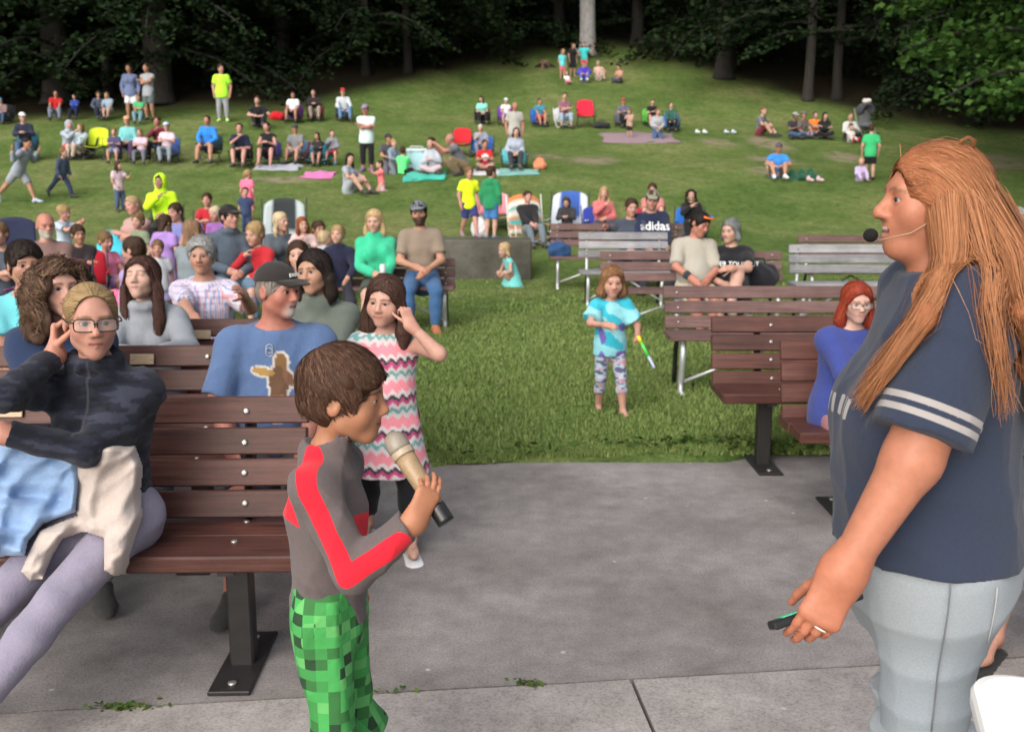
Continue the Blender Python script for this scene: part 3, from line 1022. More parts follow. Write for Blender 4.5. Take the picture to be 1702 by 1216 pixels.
def wobble(amp, scale, seed):
    r = np.random.default_rng(seed)
    K = r.normal(0, 1, (5, 3)); K /= np.linalg.norm(K, axis=1)[:, None]
    K *= (scale * r.uniform(0.6, 1.6, 5))[:, None]; ph = r.uniform(0, 6.28, 5)
    def f(x, y, z):
        return sum(amp * 0.5 * np.sin(k[0] * x + k[1] * y + k[2] * z + p) for k, p in zip(K, ph)).astype(np.float32)
    return f

def ik(A, T, l1, l2, pole):
    A, T = np.asarray(A, float), np.asarray(T, float)
    d = T - A; L = np.linalg.norm(d)
    mx = (l1 + l2) * 0.997
    if L > mx:
        T = A + d / L * mx; L = mx
    u = (T - A) / L
    c = (l1 * l1 + L * L - l2 * l2) / (2 * l1 * L)
    c = max(-1, min(1, c))
    s = math.sqrt(1 - c * c)
    p = np.asarray(pole, float); p = p - u * (p @ u); p = unit(p)
    return A + u * (l1 * c) + p * (l1 * s), T

class Skel:
    """joints in local space: faces -y, left is +x, stands on z = 0"""
    def __init__(s, H, pel=None, lean=0.0, side=0.0, twist=0.0, head=(0, 0, 0), neck=0.0, lh=None, rh=None, lf=None, rf=None,
                 lpole=None, rpole=None, lkp=None, rkp=None, girth=1.0, hs=0.135, fem=0.0, belly=0.0, foot_yaw=None, lfd=None, rfd=None, arm=1.0, shw=1.0, nlen=1.0, bdrop=0.0):
        s.H = H; s.bdrop = bdrop; s.girth = girth; s.fem = fem; s.belly = belly; s.hs = hs
        bs = (1 - hs) / 0.865 * H          # body scale
        s.b = bs
        pel = V3(0, 0, 0.5335 * bs) if pel is None else np.asarray(pel, float)
        R = rotz_m(0) @ rotx_m(lean) @ roty_m(side)
        s.R = R; up = R @ V3(0, 0, 1); fw = R @ V3(0, -1, 0)
        Rt = R @ rotz_m(twist); s.Rt = Rt
        s.up, s.fw, s.fwt = up, fw, Rt @ V3(0, -1, 0)
        s.pel = pel
        s.waist = pel + up * 0.10 * bs
        s.chest = pel + up * 0.20 * bs
        s.shc = pel + up * 0.268 * bs
        s.nb = pel + up * 0.312 * bs
        lt = Rt @ V3(1, 0, 0); s.lt = lt
        sw = 0.100 * bs * shw * (0.94 if fem else 1.0)
        s.ls = s.shc + lt * sw; s.rs = s.shc - lt * sw
        hh = hs * H * 1.02; s.hh = hh
        yaw, pit, rol = head
        s.HR = rotz_m(yaw) @ rotx_m(pit) @ roty_m(rol)
        nd = unit(rotx_m(lean * 0.5 + neck) @ V3(0, -0.18, 1))
        s.hb = s.nb + nd * (0.036 * bs * nlen + 0.10 * hh)       # pivot at the skull base
        s.hc = s.hb + s.HR @ V3(0, -0.08, 0.40) * hh
        ua, fa = 0.172 * bs * arm, 0.148 * bs * arm
        s.ua, s.fa = ua, fa
        for k, S, T, P, sg in (('l', s.ls, lh, lpole, 1), ('r', s.rs, rh, rpole, -1)):
            if T is None: T = S + V3(sg * 0.05 * bs, -0.02 * bs, -0.30 * bs)
            if P is None: P = V3(sg * 0.7, 0.7, -0.4)
            e, w = ik(S, T, ua, fa, P)
            setattr(s, k + 'e', e); setattr(s, k + 'w', w)
        th, sh = 0.245 * bs, 0.235 * bs
        s.th, s.sh = th, sh
        for k, sg, T, P, fd in (('l', 1, lf, lkp, lfd), ('r', -1, rf, rkp, rfd)):
            hip = pel + (R @ V3(sg * 0.052 * bs * (0.8 + 0.2 * girth), 0, 0)) - up * 0.01 * bs
            if T is None: T = V3(sg * 0.06 * bs, 0, 0.045 * bs)
            if P is None: P = V3(sg * 0.15, -1, 0.1)
            kn, an = ik(hip, T, th, sh, P)
            if fd is None: fd = V3(sg * 0.2, -1, 0)
            setattr(s, k + 'hip', hip); setattr(s, k + 'k', kn); setattr(s, k + 'a', an); setattr(s, k + 'fd', unit(fd))
    def torso(s, o=0.0):
        b, g = s.b, s.girth
        up, fw = s.up, s.fw
        fl = s.fw
        P = [cap_(s.pel - up * 0.03 * b, s.waist, 0.092 * b * g * (1.06 if s.fem else 1) + o, 0.080 * b * g * (0.95 if s.fem else 1) + o, fl, 0.80),
             cap_(s.waist, s.chest, 0.080 * b * g * (0.95 if s.fem else 1) + o, 0.091 * b * (0.6 + 0.4 * g) + o, fl, 0.74),
             cap_(s.chest, s.shc - up * 0.030 * b, 0.091 * b * (0.6 + 0.4 * g) + o, 0.066 * b + o, s.fwt, 0.72),
             cap_(s.ls - up * 0.004 * b, s.rs - up * 0.004 * b, 0.033 * b * (0.7 + 0.3 * g) + o, 0.033 * b * (0.7 + 0.3 * g) + o, s.fwt, 0.95),
             cap_(s.nb - up * 0.010 * b - s.fwt * 0.012 * b, s.ls - up * 0.004 * b, 0.026 * b + o, 0.028 * b + o),
             cap_(s.nb - up * 0.010 * b - s.fwt * 0.012 * b, s.rs - up * 0.004 * b, 0.026 * b + o, 0.028 * b + o)]
        if s.belly:
            P.append(ell(s.pel + up * 0.075 * b + fw * 0.045 * b * s.belly, V3(0.092, 0.085, 0.10) * b * (0.72 + 0.28 * s.belly) + o, s.R))
        if s.fem:
            for sg in (1, -1):
                P.append(ell(s.chest - up * (s.bdrop + 0.02 * (g - 1)) * b + s.fwt * 0.055 * b * (0.7 + .3 * g) + s.lt * sg * 0.042 * b, V3(0.046, 0.042, 0.05) * b * s.fem * (0.55 + 0.45 * g) + o))
        return P
    def arm(s, k, o=0.0, t=1.0, flare=0.0):
        """sleeve / arm down to fraction t of the arm (1 = wrist)"""
        g = 0.55 + 0.45 * s.girth; b = s.b
        S, E, Wr = getattr(s, k + 's'), getattr(s, k + 'e'), getattr(s, k + 'w')
        r0, r1, r2, r3 = 0.034 * b * g + o, 0.027 * b * g + o, 0.0265 * b * g + o, 0.0175 * b * (0.6 + 0.4 * g) + o
        P = []
        if t >= 0.999:
            return [cap_(S, E, r0, r1), cap_(E, Wr, r2, r3)]
        cut = t * (s.ua + s.fa)
        if cut < s.ua:
            f = cut / s.ua
            return [cap_(S, S + (E - S) * f, r0, r0 + (r1 - r0) * f + flare, cutb=True)]
        f = (cut - s.ua) / s.fa
        return [cap_(S, E, r0, r1), cap_(E, E + (Wr - E) * f, r2, r2 + (r3 - r2) * f + flare, cutb=True)]
    def leg(s, k, o=0.0, t=1.0, flare=0.0):
        g = 0.5 + 0.5 * s.girth; b = s.b
        Hp, K, A = getattr(s, k + 'hip'), getattr(s, k + 'k'), getattr(s, k + 'a')
        r0, r1, r2, r3 = 0.056 * b * g + o, 0.038 * b * g + o, 0.036 * b * g + o, 0.0215 * b * g + o
        if t >= 0.999:
            return [cap_(Hp, K, r0, r1), cap_(K, K + (A - K) * 0.35, r2, r2 * 1.02), cap_(K + (A - K) * 0.35, A, r2 * 1.02, r3)]
        cut = t * (s.th + s.sh)
        if cut < s.th:
            f = cut / s.th
            return [cap_(Hp, Hp + (K - Hp) * f, r0, r0 + (r1 - r0) * f + flare, cutb=True)]
        f = (cut - s.th) / s.sh
        if f <= 0.36:
            return [cap_(Hp, K, r0, r1), cap_(K, K + (A - K) * f, r2, r2 * 1.02 + flare, cutb=True)]
        f2 = (f - 0.35) / 0.65
        M = K + (A - K) * 0.35
        return [cap_(Hp, K, r0, r1), cap_(K, M, r2, r2 * 1.02), cap_(M, M + (A - M) * f2, r2 * 1.02, r2 * 1.02 + (r3 - r2 * 1.02) * f2 + flare, cutb=True)]
    def foot(s, k, o=0.0):
        b = s.b; A = getattr(s, k + 'a'); d = getattr(s, k + 'fd')
        up = V3(0, 0, 1) if abs(d[2]) < 0.7 else unit(A - getattr(s, k + 'k')) * -1
        up = unit(up - d * (up @ d))
        heel = A - d * 0.022 * b - up * 0.020 * b; ball = A + d * 0.075 * b - up * 0.027 * b; toe = A + d * 0.105 * b - up * 0.029 * b
        return [cap_(A, heel, 0.021 * b + o, 0.022 * b + o), cap_(A + d * 0.01 * b, ball, 0.021 * b + o, 0.021 * b + o, up, 0.75), cap_(ball, toe, 0.023 * b + o, 0.017 * b + o, up, 0.65)]
    def neckp(s, o=0.0):
        b = s.b
        return [cap_(s.nb - s.up * 0.03 * b, s.hb + s.HR @ V3(0, 0.02, 0.12) * s.hh, 0.034 * b + o, 0.030 * b * (0.8 + 0.2 * s.girth) * (0.88 if s.fem else 1) + o)]
    # head space -> local
    def h(s, *q):
        q = np.asarray(q if len(q) == 3 else q[0], float)
        return s.hc + (s.HR @ (q.T if q.ndim > 1 else q)).T * s.hh

def head_groups(s, f):
    """f: dict of face options; returns groups for the skin"""
    hh, R = s.hh, s.HR
    E = lambda c, r: ell(s.h(*c), np.asarray(r, float) * hh, R)
    C = lambda a, b, r1, r2, n=None, sc=1.0: cap_(s.h(*a), s.h(*b), r1 * hh, r2 * hh, None if n is None else R @ np.asarray(n, float), sc)
    jw = f.get('jaw', 1.0); fat = f.get('fat', 0.0); kid = f.get('kid', 0.0)
    nl = f.get('nose', 1.0)
    P = [E((0, 0.06, 0.13), (0.335, 0.425, 0.365)),
         E((0, -0.10, -0.10), (0.285 + 0.03 * fat, 0.30, 0.375)),
         C((0.17 * jw, -0.02, -0.27), (0.03, -0.27, -0.405), 0.11, 0.085),
         C((-0.17 * jw, -0.02, -0.27), (-0.03, -0.27, -0.405), 0.11, 0.085),
         E((0, -0.285, -0.405 + 0.02 * kid), (0.095 * jw, 0.085, 0.085)),
         E((0.165, -0.235, -0.10 - 0.05 * kid), (0.115 + .03 * fat, 0.11, 0.12 + .03 * fat)), E((-0.165, -0.235, -0.10 - 0.05 * kid), (0.115 + .03 * fat, 0.11, 0.12 + .03 * fat)),
         C((-0.15, -0.325, 0.105), (0.15, -0.325, 0.105), 0.055 - 0.012 * kid, 0.055 - 0.012 * kid),
         E((0, -0.335, -0.245), (0.12, 0.075, 0.085))]
    if f.get('chin2'): P.append(E((0, -0.16, -0.44), (0.18, 0.18, 0.12)))
    g1 = Grp(P, k=0.10 * hh)
    if f.get('fine', True):
        g1.subs = [E((sg * 0.135, -0.435, 0.02), (0.082, 0.085, 0.058)) for sg in (1, -1)]
        g1.ks = 0.05 * hh
    N = [C((0, -0.365, 0.07), (0, -0.455 - 0.03 * (nl - 1), -0.09), 0.034, 0.046 * nl), E((0, -0.465 - 0.05 * (nl - 1), -0.115), (0.050 * nl, 0.050, 0.046 * nl)),
         E((0.052 * nl, -0.425, -0.135), (0.036, 0.045, 0.034)), E((-0.052 * nl, -0.425, -0.135), (0.036, 0.045, 0.034))]
    g2 = Grp(N, k=0.035 * hh, kk=0.05 * hh)
    out = [g1, g2]
    ear = [E((sg * 0.345, 0.055, -0.03), (0.038, 0.092, 0.145)) for sg in (1, -1)]
    ge = Grp(ear, k=0.01 * hh, kk=0.035 * hh)
    if f.get('fine', True):
        ge.subs = [E((sg * 0.388, 0.045, -0.01), (0.03, 0.05, 0.085)) for sg in (1, -1)]; ge.ks = 0.02 * hh
    out.append(ge)
    if f.get('fine', True):
        mo = f.get('mouth', 0.0)     # 0 closed, 1 open
        sm = f.get('smile', 0.0)
        up_ = -0.245; lo_ = -0.283 - 0.075 * mo
        wd = 0.105 + 0.025 * sm
        L = []
        for sg in (1, -1):
            L.append(C((0, -0.405, up_), (sg * wd, -0.345, -0.262 + 0.03 * sm), 0.022, 0.010))
            L.append(C((0, -0.402, lo_), (sg * wd * 0.85, -0.348, (-0.268 + lo_) / 2 + 0.03 * sm), 0.027, 0.010))
        gl = Grp(L, k=0.012 * hh, kk=0.014 * hh)
        out.append(gl)
        # lids over the eyeballs
        op = f.get('eyes', 1.0)
        for sg in (1, -1):
            ec = s.h(sg * 0.135, -0.315, 0.018)
            out.append(Grp([ell(ec, np.full(3, 0.0745 * hh))], cuts=[(s.h(0, -0.385, 0.018 + 0.030 * op), R @ V3(0, -0.20, -1))], kk=0.012 * hh))
            out.append(Grp([ell(ec, np.full(3, 0.0735 * hh))], cuts=[(s.h(0, -0.385, 0.018 - 0.034 * op), R @ V3(0, -0.15, 1))], kk=0.012 * hh))
    return out
def head_colors(s, P, skin, f):
    """skin tint by place on the head: lips, brows, cheeks, nostrils, beard"""
    q = (P - s.hc) @ s.HR / s.hh
    c = np.tile(np.asarray(skin, float), (len(P), 1))
    inhead = (q[:, 2] > -0.62) & (np.abs(q[:, 0]) < 0.6) & (np.abs(q[:, 1]) < 0.75)
    def blend(w, col):
        w = np.clip(w, 0, 1)[:, None] * inhead[:, None]
        c[:] = c * (1 - w) + np.asarray(col, float) * w
    sk = np.asarray(skin)
    fr = np.clip((-q[:, 1] - 0.12) / 0.1, 0, 1)
    for sg in (1, -1):
        d = np.sqrt(((q[:, 0] - sg * 0.19) / 0.13) ** 2 + ((q[:, 2] + 0.12) / 0.11) ** 2)
        blend((1 - d) * 0.45 * fr * f.get('blush', 0.6), sk * V3(1.0, 0.66, 0.62))
    blend(np.clip(1 - np.sqrt((q[:, 0] / 0.09) ** 2 + ((q[:, 2] + 0.12) / 0.07) ** 2), 0, 1) * 0.4 * fr * f.get('blush', 0.6), sk * V3(1, 0.68, 0.64))
    if f.get('fine', True) or True:
        mo, sm = f.get('mouth', 0.0), f.get('smile', 0.0)
        wd = 0.105 + 0.025 * sm
        zc = -0.263 + 0.03 * sm * (np.abs(q[:, 0]) / wd) ** 2 - 0.02 * mo
        hw = (0.034 + 0.035 * mo) * np.sqrt(np.clip(1 - (q[:, 0] / (wd + 0.01)) ** 2, 0, 1)) + 1e-4
        lw = np.clip((1 - np.abs(q[:, 2] - zc) / hw) * 4, 0, 1) * (np.abs(q[:, 0]) < wd) * (q[:, 1] < -0.28)
        blend(lw * 0.85, f.get('lips', sk * V3(0.86, 0.45, 0.44)))
        mid = np.clip(1.3 - np.abs(q[:, 2] - zc) / (0.010 + 0.030 * mo), 0, 1) * (np.abs(q[:, 0]) < wd * 0.92) * (q[:, 1] < -0.26)
        blend(mid * 0.9, sk * V3(0.30, 0.16, 0.15) if mo < 0.3 else V3(0.06, 0.015, 0.015))
        if mo > 0.2 and f.get('teeth'):
            te = np.clip(1.2 - np.abs(q[:, 2] - zc - 0.018) / 0.012, 0, 1) * (np.abs(q[:, 0]) < wd * 0.7) * (q[:, 1] < -0.26)
            blend(te * 0.9, V3(0.7, 0.68, 0.62))
        bc = f.get('brow', sk * V3(0.35, 0.28, 0.25))
        for sg in (1, -1):
            bx = (q[:, 0] * sg - 0.135) / 0.095
            bz = 0.118 - 0.02 * bx ** 2 - 0.006 * bx
            bw = np.clip((1 - np.abs(q[:, 2] - bz) / 0.020) * 2.5, 0, 1) * (np.abs(bx) < 1) * (q[:, 1] < -0.2)
            blend(bw * 0.8, bc)
            # lash line
            ew = np.clip(1.2 - np.abs((q[:, 2] - 0.018 - 0.014 * f.get('eyes', 1.0) + 0.022 * bx ** 2)) / 0.012, 0, 1) * (np.abs(bx) < 0.72) * (q[:, 1] < -0.28)
            blend(ew * 0.75, V3(0.03, 0.02, 0.02))
        nw = sum(np.clip(1.2 - np.sqrt(((q[:, 0] - sg * 0.03) / 0.022) ** 2 + ((q[:, 2] + 0.160) / 0.014) ** 2), 0, 1) for sg in (1, -1)) * (q[:, 1] < -0.33)
        blend(nw * 0.7, sk * V3(0.3, 0.15, 0.14))
    if f.get('beard') is not None:
        bcol, cover = f['beard'][0], f['beard'][1]
        if cover == 'full':
            w = np.clip((-0.14 - q[:, 2] + 0.25 * np.clip(np.abs(q[:, 0]) - .12, 0, 1)) / 0.05, 0, 1) * (q[:, 1] < 0.06) * np.clip((q[:, 2] + 0.60) / 0.05, 0, 1)
        elif cover == 'stubble':
            w = 0.35 * np.clip((-0.16 - q[:, 2]) / 0.06, 0, 1) * (q[:, 1] < 0.04)
        else:
            w = np.clip(1.6 - np.sqrt((q[:, 0] / 0.13) ** 2 + ((q[:, 2] + 0.33) / 0.15) ** 2) * 1.1, 0, 1) * (q[:, 1] < -0.1)
        lipz = (np.abs(q[:, 2] + 0.263) < 0.035) & (np.abs(q[:, 0]) < 0.09)
        blend(w * np.where(lipz, 0.15, 0.92), bcol)
    return c
def uv_ball(c, r, R, n=12, m=9):
    V, F = [], []
    for i in range(m + 1):
        t = math.pi * i / m
        for j in range(n):
            p = 2 * math.pi * j / n
            V.append(V3(math.sin(t) * math.cos(p), -math.cos(t), math.sin(t) * math.sin(p)))
    V = np.array(V)
    for i in range(m):
        for j in range(n):
            F.append((i * n + j, (i + 1) * n + j, (i + 1) * n + (j + 1) % n, i * n + (j + 1) % n))
    return V @ np.asarray(R).T * r + c, F, V
def eyes_piece(mb, s, f):
    gz = f.get('gaze', (0.0, 0.0))
    for sg in (1, -1):
        R = s.HR @ rotz_m(gz[0]) @ rotx_m(gz[1])
        v, F, u = uv_ball(s.h(sg * 0.135, -0.315, 0.018), 0.066 * s.hh, R, 14, 12)
        ang = np.arccos(np.clip(-u[:, 1], -1, 1))
        col = np.where((ang < 0.34)[:, None], V3(0.008, 0.007, 0.007), np.where((ang < 0.66)[:, None], np.asarray(f.get('iris', (0.07, 0.04, 0.025)), float), V3(0.36, 0.32, 0.30)))
        mb.add(v, F, col)

# ---- hands with palm, four fingers and thumb
def hand_prims(s, wrist, d, n, side, curl=0.35, spread=0.0, L=None, thumb=0.35, curls=None, thumb_curl=0.3, thumb_dir=None):
    """d: finger direction, n: palm normal, side: +1 when the thumb lies on d x n side"""
    L = L or 0.108 * s.b
    d = unit(d); n = unit(np.asarray(n, float) - d * np.dot(n, d)); t = unit(np.cross(d, n)) * side
    P = []
    for off, r in ((0.13, 0.105), (0.04, 0.115), (-0.05, 0.110), (-0.13, 0.095)):
        P.append(cap_(wrist + t * off * 0.62 * L + d * 0.02 * L, wrist + d * 0.50 * L + t * off * 1.1 * L, r * L * 0.95, r * L * 0.82, n, 0.72))
    G1 = Grp(P, k=0.05 * L)
    out = [G1]
    for i, (off, ln) in enumerate(((0.150, 0.42), (0.052, 0.47), (-0.048, 0.43), (-0.140, 0.34))):
        c = (curls[i] if curls else curl)
        p = wrist + d * (0.50 - 0.02 * abs(i - 1)) * L + t * off * L
        dd = unit(d + t * off * spread)
        ax = unit(np.cross(dd, n)); a = 0.0
        Q = []
        r = 0.050 * L * (1.0 if i < 3 else 0.86)
        for seg, fr in enumerate((0.44, 0.32, 0.24)):
            a += c * (0.9, 1.15, 0.8)[seg]
            v = dd * math.cos(a) + n * math.sin(a)
            q = p + v * ln * fr * L
            Q.append(cap_(p, q, r * (1.0, .93, .86)[seg], r * (.93, .86, .74)[seg]))
            p = q
        out.append(Grp(Q, k=0.012 * L, kk=0.018 * L))
    p = wrist + d * 0.16 * L + t * 0.13 * L + n * 0.04 * L
    v = unit(d * 0.62 + t * 0.70 * (1 - thumb) + n * (0.30 + 0.9 * thumb)) if thumb_dir is None else unit(thumb_dir)
    Q = []
    for seg, ln in enumerate((0.22, 0.19, 0.15)):
        q = p + v * ln * L
        Q.append(cap_(p, q, (0.075, 0.056, 0.05)[seg] * L, (0.056, 0.05, 0.040)[seg] * L))
        p = q
        v = unit(v * math.cos(thumb_curl) + unit(d * 0.8 + n * 0.5 - t * 0.4) * math.sin(thumb_curl))
    out.append(Grp(Q, k=0.02 * L, kk=0.03 * L))
    return out
def simple_hand(s, wrist, d, n, side):
    """mitt with separate thumb and four short fingers, for figures a few pixels tall"""
    L = 0.105 * s.b; d = unit(d); n = unit(np.asarray(n, float) - d * np.dot(n, d)); t = unit(np.cross(d, n)) * side
    return [cap_(wrist, wrist + d * 0.5 * L, 0.20 * L, 0.22 * L, n, 0.5), cap_(wrist + d * 0.5 * L, wrist + d * 0.85 * L + n * 0.25 * L, 0.20 * L, 0.15 * L, n, 0.5),
            cap_(wrist + d * 0.2 * L + t * 0.12 * L, wrist + d * 0.5 * L + t * 0.30 * L + n * 0.1 * L, 0.075 * L, 0.06 * L)]

# ---- hair
def hair_groups(s, st):
    """implicit volume of the hair; st: dict(style, len, ...)"""
    hh, R = s.hh, s.HR
    E = lambda c, r: ell(s.h(*c), np.asarray(r, float) * hh, R)
    C = lambda a, b, r1, r2, n=None, sc=1.0: cap_(s.h(*a), s.h(*b), r1 * hh, r2 * hh, None if n is None else R @ np.asarray(n, float), sc)
    v = st.get('vol', 1.0); style = st['style']; hl = st.get('line', 0.30)
    t = 0.035 * v
    cap = [E((0, 0.07, 0.145), (0.340 + t, 0.425 + t, 0.370 + t * 1.2))]
    if style in ('short', 'kid', 'bob', 'long', 'curly', 'pony', 'bun'):
        cap.append(E((0, 0.20, -0.08), (0.285 + t, 0.25 + t, 0.30)))
    face = [E((0, -0.50, hl - 0.42), (0.315, 0.44, 0.42)), E((0.0, -0.42, -0.35), (0.45, 0.33, 0.42))]
    if style in ('short', 'kid', 'buzz', 'fringe'):
        face += [E((sg * 0.40, 0.03, -0.08), (0.10, 0.13, 0.17)) for sg in (1, -1)] + [E((sg * 0.40, -0.14, -0.22), (0.16, 0.20, 0.17)) for sg in (1, -1)]
        g = Grp(cap, k=0.06 * hh, subs=face, ks=0.03 * hh, cuts=[(s.h(0, 0.2, st.get('nape', -0.34)), R @ V3(0, -0.5, -1))])
        out = [g]
    elif style == 'fringe_grey':                      # balding: ring of hair round the back
        g = Grp([E((0, 0.10, 0.02), (0.345 + t, 0.40 + t, 0.30))], k=0.05 * hh, subs=face + [E((0, -0.05, 0.36), (0.36, 0.42, 0.22))], ks=0.03 * hh, cuts=[(s.h(0, 0.2, -0.33), R @ V3(0, -0.4, -1))])
        out = [g]
    else:
        g = Grp(cap, k=0.06 * hh, subs=face, ks=0.04 * hh, cuts=[(s.h(0, 0.2, -0.42), R @ V3(0, -0.2, -1))])
        out = [g]
    Ln = st.get('len', 0.9)
    if style in ('long', 'bob'):
        dn = R.T @ V3(0, 0, -1)                      # world down in head space
        dn = unit(dn * 0.75 + V3(0, 0.05, -1) * 0.25)
        prims = []
        fr = st.get('front', 0.0)
        for sg in (1, -1):
            L = Ln * (st.get('lr', (1, 1))[0 if sg > 0 else 1])
            a0 = V3(sg * 0.31, 0.00, 0.12); a1 = V3(sg * 0.365, 0.02 - 0.10 * fr, -0.22)
            prims += [C(a0, a1, 0.10 * v, 0.12 * v, (1, 0, 0), 0.8), C(a1, a1 + dn * L * 0.55 + V3(sg * 0.02, -0.05 * fr, 0), 0.12 * v, 0.15 * v, (0, 1, 0), 0.75), C(a1 + dn * L * 0.55 + V3(sg * 0.02, -0.05 * fr, 0), a1 + dn * L + V3(-sg * 0.05, -0.10 * fr, 0), 0.15 * v, 0.09 * v, (0, 1, 0), 0.7)]
        b0 = V3(0, 0.33, -0.02); b1 = b0 + dn * Ln * 0.55 + V3(0, 0.06, 0); b2 = b0 + dn * Ln * 1.05 + V3(0, 0.03, 0)
        prims += [C(b0, b1, 0.24, 0.25 * v, (0, 1, 0), 0.55), C(b1, b2, 0.25 * v, 0.16 * v, (0, 1, 0), 0.45)]
        out.append(Grp(prims, k=0.06 * hh, kk=0.05 * hh, subs=[E((0, -0.45, -0.15), (0.30, 0.44, 0.55))], ks=0.03 * hh))
    if style == 'curly':
        r = np.random.default_rng(st.get('seed', 1))
        prims = []
        for i in range(st.get('n', 46)):
            a = r.uniform(0.18 * math.pi, 1.82 * math.pi)       # around the back from ear to ear
            zz = r.uniform(-1.0 * Ln, 0.35)
            rad = (0.40 + 0.12 * v * math.sqrt(max(0, -zz + 0.4))) * (1 - 0.25 * max(0, zz))
            p = (rad * math.sin(a) * 0.98, -rad * math.cos(a) * 1.0 + 0.08, zz)
            prims.append(E(p, np.full(3, r.uniform(0.09, 0.15) * v)))
        out.append(Grp(prims, k=0.04 * hh, kk=0.04 * hh, subs=[E((0, -0.55, -0.25), (0.34, 0.46, 0.62))], ks=0.03 * hh))
    if style in ('pony', 'bun'):
        pr = [C((0, 0.40, 0.12), (0, 0.52, 0.12), 0.10, 0.11)]
        if style == 'pony':
            pr += [C((0, 0.52, 0.12), (0, 0.58, -0.2), 0.11, 0.10), C((0, 0.58, -0.2), (0, 0.52, -0.2 - Ln * 0.6), 0.10, 0.03)]
        else: pr = [E((0, 0.45, 0.15), (0.15, 0.13, 0.15))]
        out.append(Grp(pr, k=0.04 * hh, kk=0.03 * hh))
    return out
def strands(s, groups, col, n, length, st, seed=0, r0=0.0011, lift=0.003, curl=0.0, part=(0.0, 0.10, 0.50), var=0.3, ends=0.3, grav=0.45, sweep=None, col2=None, face_clear=None, avoid=None, tipcol=None, clear_y=None):
    """thin tapered strands that run down over the hair volume"""
    r = np.random.default_rng(seed)
    hh = s.hh
    ev = lambda p: eval_groups(groups, p[:, 0], p[:, 1], p[:, 2])
    def grad(p):
        e = 0.004; g = np.stack([ev(p + V3(e, 0, 0)) - ev(p - V3(e, 0, 0)), ev(p + V3(0, e, 0)) - ev(p - V3(0, e, 0)), ev(p + V3(0, 0, e)) - ev(p - V3(0, 0, e))], -1)
        return g / (np.linalg.norm(g, axis=1)[:, None] + 1e-9)
    # seeds: rays from inside the skull outwards
    u = r.normal(0, 1, (n * 3, 3)); u /= np.linalg.norm(u, axis=1)[:, None]
    u[:, 2] = np.where(u[:, 2] < -0.25, -u[:, 2], u[:, 2])
    q = V3(0, 0.07, 0.12) + u * V3(0.36, 0.45, 0.39)
    P = s.h(q)
    d = ev(P); P = P - grad(P) * d[:, None]
    ok = np.abs(ev(P)) < 0.006
    P = P[ok][:n]; m = len(P)
    if m == 0: return None
    pt = s.h(*part)
    L = length * r.uniform(0.65, 1.15, m)
    K = st.get('seg', 7)
    path = [P + grad(P) * lift]
    gs_ = [grad(P)]
    D = P - pt; D /= np.linalg.norm(D, axis=1)[:, None] + 1e-9
    ph = r.uniform(0, 6.28, m); jt = r.normal(0, var, (m, 3))
    sw = s.HR @ np.asarray(sweep, float) if sweep is not None else None
    for k in range(1, K):
        p = path[-1]
        g = grad(p)
        dirv = D * (1 - k / K) * 1.0 + V3(0, 0, -1) * (grav + 0.6 * k / K) + 0.35 * jt
        if sw is not None: dirv = dirv + sw * (1 - 0.5 * k / K)
        dirv = dirv - g * (dirv * g).sum(1)[:, None] * 0.92
        if curl:
            dirv += curl * np.stack([np.sin(ph + k * 1.9), np.cos(ph * 1.3 + k * 2.1), np.sin(ph * .7 + k * 1.4)], -1)
        dirv /= np.linalg.norm(dirv, axis=1)[:, None] + 1e-9
        p = p + dirv * (L / (K - 1))[:, None]
        if face_clear is not None:
            q = (p - s.hc) @ s.HR / hh
            inz = (q[:, 1] < -0.10) & (np.abs(q[:, 0]) < 0.33) & (q[:, 2] < face_clear) & (q[:, 2] > -0.75)
            sx = np.where(q[:, 0] >= 0, 1.0, -1.0)
            q2 = q.copy(); q2[:, 0] = np.where(inz, sx * (np.abs(q[:, 0]) + 0.75 * (0.36 - np.abs(q[:, 0]))), q[:, 0])
            q2[:, 1] = np.where(inz, np.maximum(q[:, 1], -0.22), q[:, 1])
            if clear_y is not None:
                low = (q[:, 2] < face_clear - 0.04) & (q[:, 2] > -0.55) & (np.abs(q[:, 0]) < 0.52)
                yy = clear_y - 0.30 * np.clip(q[:, 2] - 0.12, 0, 1)
                q2[:, 1] = np.where(low & (q2[:, 1] < yy), yy, q2[:, 1])
            p = s.h(q2)
        dd = ev(p)
        tgt = lift * (1 + ends * k / K * r.uniform(0, 3, m))
        fix = np.clip(tgt - dd, -0.02, 0.05)
        p = p + grad(p) * fix[:, None] * np.where(fix < 0, 0.6, 1.0)[:, None]
        if avoid is not None:
            for _ in range(2):
                da = eval_groups(avoid, p[:, 0], p[:, 1], p[:, 2])
                e = 0.004
                ga = np.stack([eval_groups(avoid, *(p + V3(*[e if j == i else 0 for j in range(3)])).T) - da for i in range(3)], -1)
                ga /= np.linalg.norm(ga, axis=1)[:, None] + 1e-9
                p = p + ga * np.clip(0.006 - da, 0, 0.03)[:, None]
        path.append(p); gs_.append(g)
    A = np.stack(path, 1)                              # m, K, 3
    T = np.gradient(A, axis=1); T /= np.linalg.norm(T, axis=2)[..., None] + 1e-9
    ref = np.stack(gs_, 1) + r.normal(0, 0.22, (m, 1, 3))
    U = np.cross(T, ref); U /= np.linalg.norm(U, axis=2)[..., None] + 1e-9
    Wv = np.cross(T, U)
    rad = (r0 * r.uniform(0.7, 1.5, m))[:, None] * np.interp(np.arange(K), [0, K * 0.6, K - 1], [1, 0.9, 0.25])[None]
    V = np.stack([A + rad[..., None] * 1.25 * U, A - rad[..., None] * 1.25 * U], 2)     # m,K,2,3: slim flat ribbons
